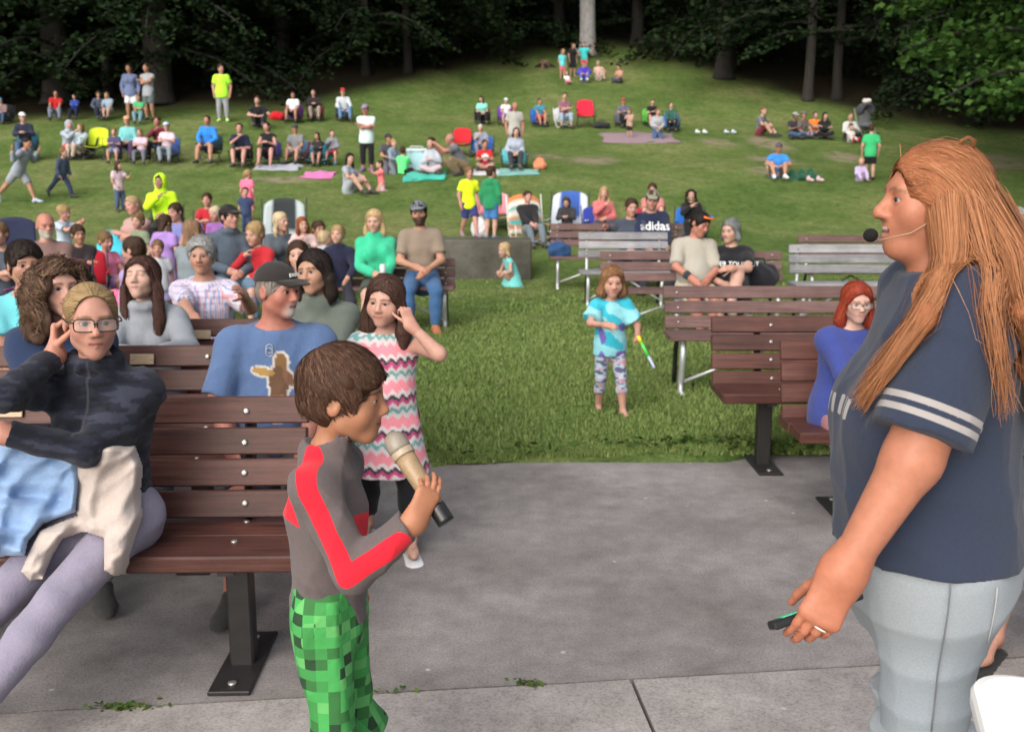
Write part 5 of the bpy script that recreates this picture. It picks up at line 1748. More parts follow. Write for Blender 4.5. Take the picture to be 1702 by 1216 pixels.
def C(label, px, top, gy, kind='sit', a=0, hs=0.145, skin='fair', hair=('short', BR), T=('tee', GREY), B=('shorts', NAVY), sh=(0.05, 0.05, 0.05), arms='lap', chair=None, head=(0.0, 0.05, 0.0), Y=None,
      q=None, cap=None, seat=0.42, girth=1.0, fem=0.0, belly=0.0, lean=None, face=None, group=None, dz=0.0, fixarms=False, **kw):
    if Y is None:
        g = G(px, gy)
    else:
        x = W(px, top, Y)[0]; g = np.array([x, Y, float(ground_z(x, Y))])
    g = g + V3(0, 0, dz)
    s_px = FPX / g[1]
    zt = W(px, top, g[1])[2] - g[2]
    rr = random.Random(zlib.crc32(label.encode()))
    if arms == 'lap' and not fixarms and kind in ('sit', 'cross', 'knees') and 'rh' not in kw and 'lh' not in kw:
        arms = rr.choice(['lap', 'lap', 'knees', 'knees', 'chin', 'cross', 'phone', 'phone'])
    if lean is None and kind in ('sit', 'cross', 'knees'):
        lean = rr.uniform(-0.16, 0.20) if kind == 'sit' else rr.uniform(0.0, 0.25)
    if kind in ('sit', 'cross', 'knees', 'out') and 'side' not in kw:
        kw['side'] = rr.uniform(-0.08, 0.08); kw['twist'] = rr.uniform(-0.2, 0.2)
    if kind == 'sit' and 'fx' not in kw and 'lf' not in kw:
        kw['fx'] = rr.uniform(0.03, 0.12); kw.setdefault('fy', rr.uniform(0.22, 0.33))
    if tuple(head) == (0.0, 0.05, 0.0):
        head = (rr.uniform(-0.45, 0.45), rr.uniform(-0.05, 0.2), rr.uniform(-0.12, 0.12))
    a = a + rr.uniform(-9, 9)
    if lean is not None: kw['lean'] = lean
    head = tuple(head)
    H = fit(zt, kind, hs, seat=seat, arms=arms, head=head, **kw)
    if kind == 'sit':
        want = 1.52 if hs < 0.15 else 1.32 if hs < 0.158 else 1.10
        while H < want and seat > 0.20:
            seat -= 0.02
            H = fit(zt, kind, hs, seat=seat, arms=arms, head=head, **kw)
    FITLOG.append((label, round(float(g[1]), 1), round(H, 2)))
    H = min(max(H, 0.7), 1.95)
    s = pose(kind, H, hs, seat=seat, arms=arms, head=head, girth=girth, fem=fem, belly=belly, **kw)
    a = math.radians(a)
    # stand so that the head comes over the wanted image column
    hc = rotz_m(a) @ s.hc
    loc = np.array([W(px, top + 10, g[1])[0] - hc[0] * 1.0, g[1] - (hc[1] if kind in ('stand',) else 0), g[2]])
    if Y is None or True:
        loc[2] = float(ground_z(loc[0], loc[1])) if dz == 0 and kind in ('stand', 'walk', 'run') else g[2]
    q = q or ('B' if s_px > 118 else 'C')
    t = dict(kind=T[0], col=T[1]) if T else None
    if t and len(T) > 2: t.update(T[2])
    b = dict(kind=B[0], col=B[1]) if B else None
    if b and len(B) > 2: b.update(B[2])
    h = None
    if hair:
        h = dict(style=hair[0], col=hair[1])
        if len(hair) > 2: h.update(hair[2])
    f = dict(kid=1.0 if hs > 0.155 else 0.0, smile=0.2)
    f['brow'] = np.asarray(hair[1]) * 0.9 if hair else None
    if f['brow'] is None: del f['brow']
    f.update(face or {})
    o = person(label, loc, a, s, skin, f, h, t, b, sh, q, cap=cap, **({'group': group} if group else {}))
    if chair:
        cl = chair[0]
        camp_chair(cl, (loc[0], loc[1], g[2]), a, chair[1], chair[2] if len(chair) > 2 else None, **{**dict(seat=seat - 0.03, back=seat + 0.40), **(chair[3] if len(chair) > 3 else {})})
    return o, s, loc, a
cp = lambda c, **k: dict(col=c, **k)

# --- the small group under the pale trunk
C('small child in an aqua top and pink shorts standing left of the hilltop group', 936, 82, 132, 'stand', 20, 0.17, hair=('bob', BL), T=('tee', AQUA), B=('shorts', CORAL), sh=None, arms='down', skin='pink')
C('woman in a dark dress standing among children under the pale trunk', 953, 72, 128, 'stand', 40, 0.14, hair=('long', LB), T=('teedress', BLACK, dict(len=0.36)), B=None, sh=None, arms='down', fem=1)
C('child in a bright aqua tee standing tallest in front of the pale trunk', 971, 70, 122, 'stand', 0, 0.155, hair=('short', BR), T=('tee', (0.05, 0.55, 0.58)), B=('shorts', CORAL), sh=None, arms='wide')
C('person in a violet blue jacket and red hat sitting below the pale trunk', 970, 101, 136, 'knees', 0, 0.145, T=('long', (0.06, 0.04, 0.42)), B=('pants', (0.10, 0.12, 0.40)), sh=WHITE, arms='knees', cap=cp(RED), q='C')
C('fair-haired person in white sitting knees wide at the hilltop', 994, 101, 134, 'knees', 15, 0.145, hair=('short', GY), T=('tank', (0.60, 0.40, 0.33)), B=('shorts', WHITE), sh=None, arms='knees')
C('bare-shouldered dark-haired person crouched right of the hilltop group', 1028, 108, 138, 'cross', -35, 0.15, hair=('short', DK), T=('tank', (0.50, 0.27, 0.2)), B=('pants', (0.05, 0.06, 0.10)), arms='lap', skin='tan')
C('toddler in white and pink sitting in the grass below the hilltop group', 942, 118, 140, 'out', 10, 0.20, hair=('short', BL), T=('tee', WHITE), B=('shorts', (0.75, 0.15, 0.35)), sh=None)

# --- chairs in the row below, right of centre
C('dark-haired woman in a mint top in the leftmost chair of the upper row', 800, 160, 207, 'sit', 10, hair=('long', DK), T=('tee', (0.22, 0.62, 0.52)), B=('pants', BLACK), chair=('black camp chair under the dark-haired woman in mint', BLACK), fem=1)
C('child in a white cap and white top in a purple chair', 841, 163, 209, 'sit', 0, 0.16, T=('tee', WHITE), B=('shorts', PURPLE), cap=cp((0.62, 0.74, 0.82)), chair=('purple camp chair under the child in a white cap', (0.17, 0.05, 0.36)))
C('grey-haired man in a pale shirt standing behind the woman in the blue-grey jacket', 856, 170, 266, 'stand', 0, 0.135, skin='ruddy', hair=('fringe_grey', GY), T=('tee', (0.38, 0.38, 0.35)), B=('shorts', (0.20, 0.21, 0.24)), arms='down', girth=1.1)
C('man in a teal shirt and red shorts in a blue chair', 897, 163, 211, 'sit', 5, skin='tan', hair=('short', DK), T=('tee', (0.04, 0.20, 0.30)), B=('shorts', RED), arms='knees', chair=('royal blue camp chair under the man in red shorts', (0.02, 0.13, 0.50)))
C('person in a plum plaid shirt and pale jeans in a white-framed chair', 938, 154, 214, 'sit', 5, hair=('short', BR), T=('tee', (0.24, 0.10, 0.15)), B=('pants', (0.28, 0.38, 0.48), dict(t=0.8)), chair=('pale lawn chair with white frame, left of the empty red chair', (0.55, 0.58, 0.60), None, dict(frame=(0.7, 0.7, 0.72))))
_g = G(974, 213); camp_chair('empty red camp chair in the upper row', _g, 0.05, (0.62, 0.02, 0.05), seat=0.40, back=0.92, w=0.56)
C('person in a red cap and dark top in a grey chair beside the mauve blanket', 1036, 163, 212, 'sit', -5, skin='tan', T=('tee', (0.10, 0.11, 0.15)), B=('pants', BLACK), cap=cp((0.42, 0.03, 0.05)), arms='phone', chair=('dark grey camp chair left of the mauve blanket', (0.12, 0.13, 0.16)))
C('girl in a black skirt standing on the mauve blanket with hands at her face', 1046, 181, 231, 'stand', -30, 0.165, hair=('long', LB, dict(len=0.8)), T=('tee', (0.45, 0.30, 0.24)), B=('skirt', BLACK), sh=None, arms='chin')
C('person in a black tee in a green chair, upper row', 1084, 165, 211, 'sit', 0, hair=('short', BR), T=('tee', BLACK), B=('shorts', BLACK), chair=('bright green camp chair under the person in black', (0.10, 0.42, 0.05)))
C('woman in a grey sweater and jeans kneeling on the mauve blanket', 1093, 180, 232, 'kneel', 5, hair=('pony', LB), T=('long', (0.34, 0.35, 0.38)), B=('pants', JEAN), arms='lap', fem=1)
C('person in a dark green jacket holding white paper in a blue chair', 1115, 170, 219, 'sit', -5, hair=('short', BR), T=('long', (0.03, 0.10, 0.08)), B=('pants', BLACK), chair=('blue camp chair at the right end of the upper row', (0.03, 0.16, 0.45)))
blanket('mauve patterned blanket under the kneeling woman in grey', 1062, 231, 118, 2.0, (0.25, 0.17, 0.20))

# --- right-hand row on the slope
C('person in a grey tee and maroon shorts sitting sideways, leftmost of the right-hand row', 1268, 178, 227, 'knees', 50, hair=('short', LB), T=('tee', (0.13, 0.14, 0.17)), B=('shorts', (0.16, 0.03, 0.04)), arms='knees')
C('man in a dark tee and pale cap sitting cross-legged at the right', 1320, 187, 231, 'cross', 0, skin='brown', T=('tee', (0.03, 0.03, 0.035)), B=('pants', JEAN), cap=cp((0.35, 0.38, 0.42)))
C('person in a brown-grey tee and cap leaning beside the man in dark', 1334, 185, 231, 'cross', 15, skin='tan', T=('tee', (0.12, 0.10, 0.10)), B=('pants', JEAN), cap=cp((0.14, 0.13, 0.13)))
C('person in a bright orange tee, half hidden by the woman in black', 1353, 186, 227, 'cross', 0, hair=('short', BR), T=('tee', (0.75, 0.20, 0.02)), B=('shorts', NAVY))
C('woman in black with dark hair sitting right of the orange tee', 1369, 187, 231, 'cross', -10, hair=('long', DK, dict(len=0.5)), T=('long', BLACK), B=('pants', BLACK), fem=1)
C('woman in a white cardigan with a small child in her lap at the right', 1411, 188, 234, 'cross', 0, hair=('pony', LB), T=('long', (0.52, 0.54, 0.54)), B=('pants', BLACK), fem=1)
C('small child in white sitting in the lap of the woman in the cardigan', 1414, 205, 237, 'out', 0, 0.19, hair=('short', BR), T=('tee', (0.62, 0.60, 0.60)), B=('pants', (0.55, 0.53, 0.55)), sh=RED)
C('boy in a green tee and black striped shorts standing with his back turned', 1449, 206, 300, 'stand', 165, 0.155, hair=('short', BR), T=('tee', (0.04, 0.42, 0.16)), B=('shorts', BLACK), sh=BLACK, arms='down')
C('man in a blue tee and dark cap sitting with a baby between his knees', 1292, 237, 297, 'knees', -5, skin='tan', T=('tee', (0.04, 0.22, 0.62)), B=('shorts', (0.10, 0.08, 0.07)), sh=WHITE, cap=cp((0.08, 0.07, 0.09)), arms='knees', girth=1.1)
C('baby in pale yellow held between the knees of the man in blue', 1284, 253, 294, 'out', 0, 0.21, hair=('short', LB), T=('tee', (0.60, 0.60, 0.35)), B=('shorts', (0.65, 0.5, 0.45)), sh=None)
C('toddler in a lilac suit sitting near the boy in green', 1430, 261, 302, 'knees', 10, 0.19, hair=('short', BL), T=('long', LILAC), B=('pants', LILAC), sh=None)
blanket('dark green rumpled blanket beside the man in blue', 1333, 297, 50, 0.7, (0.012, 0.075, 0.04), 0.14)

# --- upper left rows
C('person with a blue cap cut by the left frame edge, upper row', 3, 163, 207, 'sit', 10, T=('tee', (0.35, 0.25, 0.28)), B=('pants', JEAN), cap=cp((0.10, 0.35, 0.60)), chair=('dark camp chair at the left frame edge', BLACK))
C('man in a red tee sitting in the upper left row', 94, 150, 201, 'sit', 5, skin='tan', hair=('short', DK), T=('tee', RED), B=('pants', (0.16, 0.20, 0.28)), arms='knees', girth=1.1, seat=0.3)
C('person in a royal blue sweatshirt right of the man in red', 125, 157, 199, 'sit', 5, hair=('short', BR), T=('long', (0.02, 0.06, 0.34)), B=('pants', NAVY), seat=0.3)
C('person in a slate jacket bent forward in the upper left row', 166, 153, 199, 'sit', 25, hair=('short', LB), T=('long', (0.08, 0.10, 0.15)), B=('pants', NAVY), seat=0.3, lean=0.25)
C('fair person in pale blue leaning against the one in the slate jacket', 179, 154, 199, 'sit', -10, hair=('bob', BL), T=('tee', (0.30, 0.42, 0.55)), B=('shorts', (0.4, 0.38, 0.4)), seat=0.3)
C('woman with a blue open shirt over black and white shorts standing by the trunk', 214, 107, 200, 'stand', 8, skin='tan', hair=('pony', BR), T=('long', (0.16, 0.20, 0.36)), B=('shorts', (0.75, 0.77, 0.85)), arms='down', fem=1)
C('person in a pale grey sleeveless top standing with arms folded', 243, 106, 201, 'stand', -10, skin='tan', hair=('short', BR), T=('tank', (0.33, 0.36, 0.40)), B=('shorts', (0.10, 0.14, 0.14)), arms='cross')
C('person in a green and cream top sitting below the standing pair', 232, 158, 207, 'sit', 5, skin='tan', hair=('short', LB), T=('tee', (0.06, 0.40, 0.16)), B=('pants', (0.16, 0.28, 0.33)), arms='cross', seat=0.3)
C('man in a neon yellow tee and grey trousers standing alone', 367, 107, 203, 'stand', 12, skin='pink', hair=('short', BR), T=('tee', (0.45, 0.95, 0.05)), B=('pants', (0.28, 0.29, 0.32)), sh=(0.45, 0.8, 0.2), arms='down', girth=1.15)
C('person in black sitting on the grass left of the red bag', 430, 160, 212, 'knees', 15, hair=('short', BR), T=('tee', BLACK), B=('pants', BLACK), arms='knees')
C('person in a white tee with bare legs crossed in a purple chair', 487, 152, 204, 'sit', 0, skin='tan', hair=('short', DK), T=('tee', WHITE), B=('shorts', NAVY), chair=('purple and black camp chair under the person in white', (0.12, 0.03, 0.16)))
C('woman in a dark open jacket in a red chair', 522, 148, 201, 'sit', 15, hair=('long', DK), T=('long', (0.02, 0.015, 0.02)), B=('pants', (0.30, 0.25, 0.2)), chair=('dark red camp chair under the woman in the open jacket', (0.30, 0.01, 0.03)), fem=1)
C('person in a red cap, pale jacket and jeans in the upper row', 571, 147, 202, 'sit', 5, T=('long', (0.50, 0.55, 0.58)), B=('pants', (0.10, 0.20, 0.36)), cap=cp((0.50, 0.03, 0.03)), chair=('dark grey camp chair under the person in the red cap', (0.04, 0.05, 0.06)))
lumpy_bag('bright red bag lying on the grass in the upper row', 461, 200, 0.5, 0.30, (0.55, 0.01, 0.02))

# --- second row, left
C('man in a white cap and navy top in a teal chair at far left', 40, 187, 267, 'sit', 15, T=('long', (0.02, 0.025, 0.05)), B=('pants', JEAN), cap=cp(WHITE), chair=('dark teal camp chair at far left under the man in a white cap', (0.02, 0.12, 0.18)), q='C')
C('person in a pale blue hooded top bending over, back half turned', 118, 200, 264, 'squat', 60, hair=None, T=('hood', (0.36, 0.42, 0.50), dict(hoodup=1)), B=('shorts', RED), lean=0.3, arms='reach')
C('fair woman in pale blue behind the hooded person', 134, 205, 266, 'sit', -20, hair=('bob', LB), T=('long', (0.40, 0.48, 0.56)), B=('pants', (0.45, 0.36, 0.3)), chair=('black camp chair behind the hooded person', BLACK), fem=1)
_g = G(160, 267); camp_chair('empty lime green camp chair in the second row', _g, 0.05, (0.58, 0.70, 0.03), seat=0.38, back=0.84, w=0.52)
C('child in a navy patterned top with bare legs, right of the lime chair', 189, 213, 272, 'sit', 5, 0.16, hair=('short', LB), T=('tee', (0.06, 0.06, 0.14)), B=('shorts', (0.25, 0.27, 0.36)), seat=0.34, skin='pink')
C('person in an aqua shirt and orange cap in the second row', 214, 193, 266, 'sit', 8, T=('long', (0.18, 0.50, 0.52)), B=('pants', (0.10, 0.06, 0.14)), cap=cp((0.62, 0.32, 0.18)), chair=('violet camp chair under the person in the orange cap', (0.10, 0.06, 0.22)))
C('girl in a pale pink top in front of the person in aqua', 232, 214, 273, 'sit', 0, 0.16, hair=('long', LB, dict(len=0.5)), T=('tee', (0.66, 0.46, 0.56)), B=('pants', (0.14, 0.15, 0.18)), seat=0.34)
C('man in a maroon sweater in the second row', 262, 194, 266, 'sit', 0, skin='ruddy', hair=('short', BR), T=('long', MAROON), B=('pants', BLACK), chair=('dark camp chair under the man in maroon', (0.04, 0.03, 0.04)))
C('child in a pale pink top, pale blue cap and grey trousers in a blue chair', 277, 203, 272, 'sit', 0, 0.155, T=('tee', (0.68, 0.50, 0.60)), B=('pants', (0.24, 0.28, 0.32)), cap=cp((0.50, 0.62, 0.80)), chair=('bright blue camp chair under the child in a pale blue cap', (0.08, 0.16, 0.50)))
C('man in a bright blue jacket with a camera and crossed bare legs', 347, 192, 272, 'sit', 0, skin='tan', hair=('short', BR), T=('long', (0.03, 0.22, 0.68)), B=('shorts', (0.07, 0.08, 0.12)), girth=1.15, chair=('dark green camp chair under the man in bright blue', (0.03, 0.07, 0.06)))
C('man in a navy shirt with bare legs left of the woman in black', 400, 205, 278, 'sit', 0, skin='pink', hair=('short', DK), T=('tee', NAVY, dict(t=0.5)), B=('shorts', BLACK), arms='chin', chair=('black camp chair under the man in the navy shirt', BLACK))
C('woman in a black tank top with one leg crossed, second row', 445, 203, 276, 'sit', 8, skin='pink', hair=('pony', DK), T=('tank', BLACK), B=('shorts', BLACK), sh=None, chair=('purple blue camp chair under the woman in the black tank top', (0.06, 0.05, 0.20)), fem=1)
C('person in a grey tee and dark cap in a maroon-edged chair', 491, 207, 273, 'sit', 0, skin='tan', T=('tee', (0.20, 0.21, 0.22)), B=('shorts', (0.34, 0.40, 0.46)), cap=cp((0.05, 0.05, 0.06)), chair=('maroon camp chair with blue centre under the grey tee', (0.20, 0.02, 0.05), (0.10, 0.2, 0.32), dict(w=0.62)))
C('girl with long black hair in a dark hoodie in a teal chair', 527, 220, 276, 'sit', 0, 0.155, hair=('long', DK), T=('long', (0.02, 0.02, 0.025)), B=('shorts', (0.05, 0.05, 0.06)), skin='tan', chair=('teal camp chair under the girl with black hair', (0.03, 0.22, 0.30), None, dict(w=0.58)), fem=0.6)
C('child in a grey hooded top and red shorts in the second row', 553, 216, 274, 'sit', 0, 0.16, hair=('short', BR), T=('hood', (0.22, 0.24, 0.28)), B=('shorts', (0.42, 0.02, 0.04)), sh=(0.08, 0.2, 0.4), seat=0.36)
C('person in a pale tee, black trousers and cap standing with folded arms', 607, 174, 286, 'stand', 8, skin='ruddy', T=('tee', (0.58, 0.72, 0.75)), B=('pants', BLACK, dict(t=0.86)), sh=(0.16, 0.10, 0.3), cap=cp((0.25, 0.2, 0.32)), arms='cross', girth=1.08)
C('woman with dark hair and grey tee sitting on the grass in profile', 582, 254, 322, 'knees', 55, hair=('long', DK), T=('tee', (0.30, 0.33, 0.38)), B=('shorts', (0.36, 0.40, 0.46)), arms='knees', fem=1)
C('little girl in a coral top and pale pink skirt sitting on the grass', 631, 266, 318, 'kneel', -75, 0.18, hair=('short', BR), T=('tee', (0.85, 0.20, 0.22)), B=('skirt', (0.68, 0.45, 0.55)), sh=None, arms='reach')
C('boy in a dark cap kneeling by the blond child', 646, 222, 287, 'kneel', 30, 0.155, skin='tan', T=('tee', (0.06, 0.06, 0.07)), B=('pants', (0.1, 0.1, 0.12)), cap=cp((0.03, 0.03, 0.04)))
C('blond child in a grey-blue hooded top facing right', 655, 231, 288, 'kneel', 60, 0.165, hair=('short', BL), T=('hood', (0.20, 0.25, 0.33)), B=('pants', (0.15, 0.16, 0.2)))
C('child in a neon green tee sitting with back turned', 669, 243, 291, 'cross', 160, 0.17, hair=('short', BR), T=('tee', (0.12, 0.85, 0.22)), B=('shorts', BLACK))
C('child in a pale grey hoodie by the aqua cooler', 717, 228, 290, 'cross', 0, 0.17, hair=('short', BR), T=('hood', (0.42, 0.46, 0.54)), B=('pants', (0.55, 0.4, 0.45)), arms='phone')
C('bald man in a grey tee and khaki trousers bending towards the child', 748, 222, 292, 'squat', -60, 0.14, skin='ruddy', hair=('fringe_grey', GY), T=('tee', (0.12, 0.13, 0.16)), B=('pants', (0.20, 0.15, 0.09)), lean=0.55, arms='reach', girth=1.1)
_g = G(768, 262); camp_chair('empty red camp chair behind the bending man', _g, 0.0, (0.50, 0.02, 0.03), seat=0.38, back=0.80)
C('white-haired person in a blue chair behind the boy in red', 799, 207, 262, 'sit', 0, hair=('short', WH_), T=('tee', (0.30, 0.33, 0.45)), B=('pants', (0.2, 0.2, 0.26)), chair=('bright blue camp chair under the white-haired person', (0.05, 0.16, 0.50), None, dict(w=0.6)))
def red_print(P):
    c = np.tile(np.asarray(RED, float), (len(P), 1)); z0 = 0.33
    m = (P[:, 1] < -0.03) & (P[:, 0] ** 2 + (P[:, 2] - z0) ** 2 < 0.085 ** 2)
    c[m] = (0.7, 0.7, 0.7); return c
C('boy in a red tee with a round white print sitting on a blanket', 806, 232, 284, 'cross', 0, 0.155, skin='tan', hair=('buzz', BR), T=('tee', red_print), B=('shorts', (0.06, 0.08, 0.2)))
C('dark-haired woman in a blue-grey jacket with hands clasped', 858, 212, 282, 'sit', 0, hair=('bob', DK, dict(len=0.3)), T=('long', (0.34, 0.39, 0.48)), B=('pants', (0.04, 0.045, 0.05)), seat=0.34, fem=1, chair=('aqua camp chair under the dark-haired woman', (0.10, 0.46, 0.52), None, dict(back=0.55, w=0.6)))
blanket('teal towel in front of the child in the pale hoodie', 707, 296, 66, 0.9, (0.04, 0.42, 0.33), 0.05)
blanket('sea green mat right of the boy in red', 862, 288, 66, 0.8, (0.16, 0.36, 0.33), 0.03)
blanket('pink patterned towel on the grass', 530, 293, 50, 0.8, (0.66, 0.16, 0.42), 0.02)
blanket('pale grey blanket under the feet of the woman in black', 463, 280, 72, 0.8, (0.36, 0.38, 0.44), 0.04)
blanket('pale blanket in front of the boy in the red tee', 806, 288, 50, 0.7, (0.5, 0.5, 0.52), 0.02)

# --- children running on the lower grass at left
C('boy in grey running to the right in green-trimmed shorts', 47, 229, 330, 'run', 78, 0.155, skin='tan', hair=('short', DK), T=('long', (0.28, 0.31, 0.38)), B=('shorts', (0.30, 0.33, 0.38)), sh=(0.45, 0.5, 0.62), arms='wide', Y=21.6)
C('small boy in navy running behind the boy in grey', 107, 246, 329, 'run', 70, 0.17, hair=('short', LB), T=('long', (0.06, 0.08, 0.14)), B=('pants', (0.03, 0.04, 0.10)), lean=0.25, arms='down')
C('girl with long brown hair and a pale pink top pointing to the right', 197, 268, 352, 'stand', 60, 0.16, hair=('long', BR, dict(len=1.0)), T=('tee', (0.58, 0.44, 0.50)), B=('pants', (0.07, 0.10, 0.20)), arms='point')
C('girl in a bright pink dress standing with her back turned', 413, 281, 372, 'stand', 150, 0.165, hair=('pony', BL), T=('teedress', (0.85, 0.16, 0.30), dict(len=0.34)), B=None, sh=None, arms='down', skin='pink')
C('small child in navy held in front of the girl in pink', 408, 311, 392, 'stand', 10, 0.19, hair=('short', BR), T=('tee', (0.04, 0.06, 0.14)), B=('pants', (0.04, 0.06, 0.14)), arms='down')
C('boy in a neon yellow tee standing on the concrete block', 780, 276, 394, 'walk', 20, 0.16, hair=('short', LB), skin='pink', T=('tee', (0.72, 0.90, 0.02)), B=('shorts', (0.03, 0.04, 0.16)), sh=(0.3, 0.2, 0.25), arms='down', q='B')
C('boy in a green hoodie and blue shorts standing with his back turned', 817, 276, 397, 'stand', 150, 0.16, hair=('short', BR), T=('hood', (0.02, 0.22, 0.09)), B=('shorts', (0.05, 0.17, 0.42)), sh=(0.15, 0.2, 0.3), arms='down', q='B')
_g = G(812, 392); camp_chair('pink camp chair behind the two boys on the block', _g + V3(0.1, 0.5, 0), 0.2, (0.80, 0.30, 0.36), seat=0.36, back=0.78, w=0.72)

# --- chairs right of the block
def striped_chair_cols(): return [(0.72, 0.70, 0.66), (0.62, 0.22, 0.06), (0.10, 0.42, 0.42), (0.60, 0.24, 0.08), (0.66, 0.66, 0.62), (0.12, 0.40, 0.36)]
C('man in a black and white top lying back in a striped chair', 877, 317, 408, 'sit', 25, skin='pink', hair=('buzz', BR), T=('long', (0.016, 0.016, 0.018)), B=('pants', (0.13, 0.16, 0.19)), lean=-0.30, head=(0.2, -0.15, 0.1), fy=0.36, q='B',
  chair=('orange, white and teal striped lounge chair', (0.60, 0.30, 0.14), None, dict(stripes=striped_chair_cols(), back=0.85, w=0.60, frame=(0.75, 0.75, 0.75))))
C('boy in a grey hood slumped over a device in a blue and white chair', 941, 328, 400, 'sit', -5, 0.155, hair=None, T=('hood', (0.035, 0.035, 0.04), dict(hoodup=1)), B=('pants', (0.03, 0.03, 0.035)), head=(0, 0.5, 0), lean=0.1, arms='phone', q='B',
  chair=('white camp chair with a blue panel under the hooded boy', (0.55, 0.60, 0.68), (0.04, 0.10, 0.36), dict(back=0.85, w=0.66)))
C('woman with long fair hair and a coral top, hand at her mouth', 1003, 310, 402, 'sit', 0, hair=('long', (0.42, 0.27, 0.15)), T=('long', (0.52, 0.14, 0.14)), B=('pants', (0.05, 0.05, 0.07)), arms='chin', q='B', fem=1,
  chair=('navy blue camp chair under the woman in coral', (0.03, 0.05, 0.30), None, dict(w=0.56)))
C('person half hidden behind the man in navy, in a red and blue chair', 1084, 304, 400, 'sit', 0, hair=('short', BR), T=('tee', (0.45, 0.18, 0.16)), B=('pants', NAVY), q='B', chair=('red and navy camp chair behind the man in navy', (0.36, 0.02, 0.05), (0.03, 0.04, 0.12)))
C('woman with curly dark hair in black, hand at her chin, in a blue chair', 1148, 314, 402, 'sit', -5, hair=('curly', (0.03, 0.015, 0.01), dict(n=34, len=0.9, vol=0.9)), T=('long', BLACK), B=('pants', BLACK), arms='chin', q='B', fem=1, chair=('vivid blue camp chair under the woman with curly dark hair', (0.02, 0.14, 0.50)))

# --- benches on the grass
C('woman in a dark grey top with her arm along the bench back', 1048, 329, 0, 'sit', -8, skin='pink', hair=('bun', BR), T=('long', (0.045, 0.055, 0.08)), B=('pants', (0.03, 0.03, 0.04)), Y=13.6, seat=0.43, q='B', fem=1, girth=1.15, arms='lap', rh=(-0.34, -0.05, 0.86), rpole=(-0.5, 1, -0.5))
def navy_print(P):
    c = np.tile(np.asarray((0.015, 0.022, 0.055), float), (len(P), 1)); return c
NAVYMAN = C('large man in a navy top with white lettering and a pale cap', 1083, 316, 0, 'sit', 0, skin='pink', T=('long', navy_print), B=('pants', (0.05, 0.06, 0.08)), Y=13.6, seat=0.43, q='B', girth=1.45, belly=1.4, cap=cp((0.24, 0.24, 0.18)), face=dict(beard=((0.30, 0.2, 0.14), 'stubble')), arms='knees')
BEIGE = C('man in a beige open shirt, orange sunglasses on his head, looking down', 1163, 352, 0, 'sit', 14, skin='ruddy', hair=('short', DK), T=('tee', (0.36, 0.34, 0.29), dict(t=0.48)), B=('shorts', (0.52, 0.46, 0.36)), Y=10.0, seat=0.44, q='B', girth=1.12, belly=1.2, head=(0.45, 0.40, 0.12), arms='lap', sh=(0.16, 0.10, 0.06), rh=(-0.12, -0.30, 0.60))
BLACKW = C('grey-haired woman in a black tee with white lettering, legs crossed', 1214, 363, 0, 'sit', -16, skin='fair', hair=('bob', (0.16, 0.17, 0.17), dict(len=0.15)), T=('tee', (0.010, 0.011, 0.014), dict(t=0.42)), B=('shorts', (0.03, 0.03, 0.035)), Y=10.0, seat=0.44, q='B', girth=1.25, fem=1, belly=0.6, head=(-0.55, 0.1, 0.0), sh=(0.3, 0.25, 0.2), lkp=(-0.1, -1, 1.2), lf=(-0.02, -0.52, 0.34), lh=(-0.02, -0.38, 0.70))
C('blond boy in a navy hoodie beside the woman in mint green', 563, 373, 0, 'sit', 8, 0.16, hair=('short', BL), T=('hood', (0.016, 0.018, 0.045)), B=('pants', (0.03, 0.03, 0.045)), Y=10.35, seat=0.44, q='B', fy=0.16, sh=(0.1, 0.1, 0.1))
GREENW = C('blonde woman in a mint green hoodie holding a can on the bench', 621, 348, 0, 'sit', 6, skin='fair', hair=('long', (0.50, 0.36, 0.19), dict(len=0.55, strands=420, r0=0.0026, slen=0.16)), T=('hood', (0.04, 0.46, 0.26)), B=('shorts', (0.04, 0.05, 0.04)), Y=10.35, seat=0.44, q='B', fem=1, face=dict(smile=0.8), sh=(0.3, 0.25, 0.2), fixarms=True)
CAPMAN = C('bearded man in a grey cap, brown tee and jeans on the bench', 697, 334, 0, 'sit', 4, skin='tan', hair=('short', DK), T=('tee', (0.235, 0.185, 0.145), dict(t=0.40)), B=('pants', (0.045, 0.115, 0.25)), Y=10.4, seat=0.44, q='B', cap=cp((0.15, 0.17, 0.20)), face=dict(beard=((0.03, 0.02, 0.016), 'full'), mouth=0.4), sh=(0.40, 0.14, 0.06), girth=1.08, fx=0.085, arms='lap', fixarms=True, lean=0.04)
C('small blonde girl in an aqua dress crouching on the grass', 838, 402, 476, 'squat', -70, 0.20, hair=('bob', (0.50, 0.36, 0.20), dict(len=0.2)), T=('dress', (0.16, 0.56, 0.54), dict(len=0.33, hemr=0.27)), B=None, sh=None, arms='knees', lean=0.45, q='B')

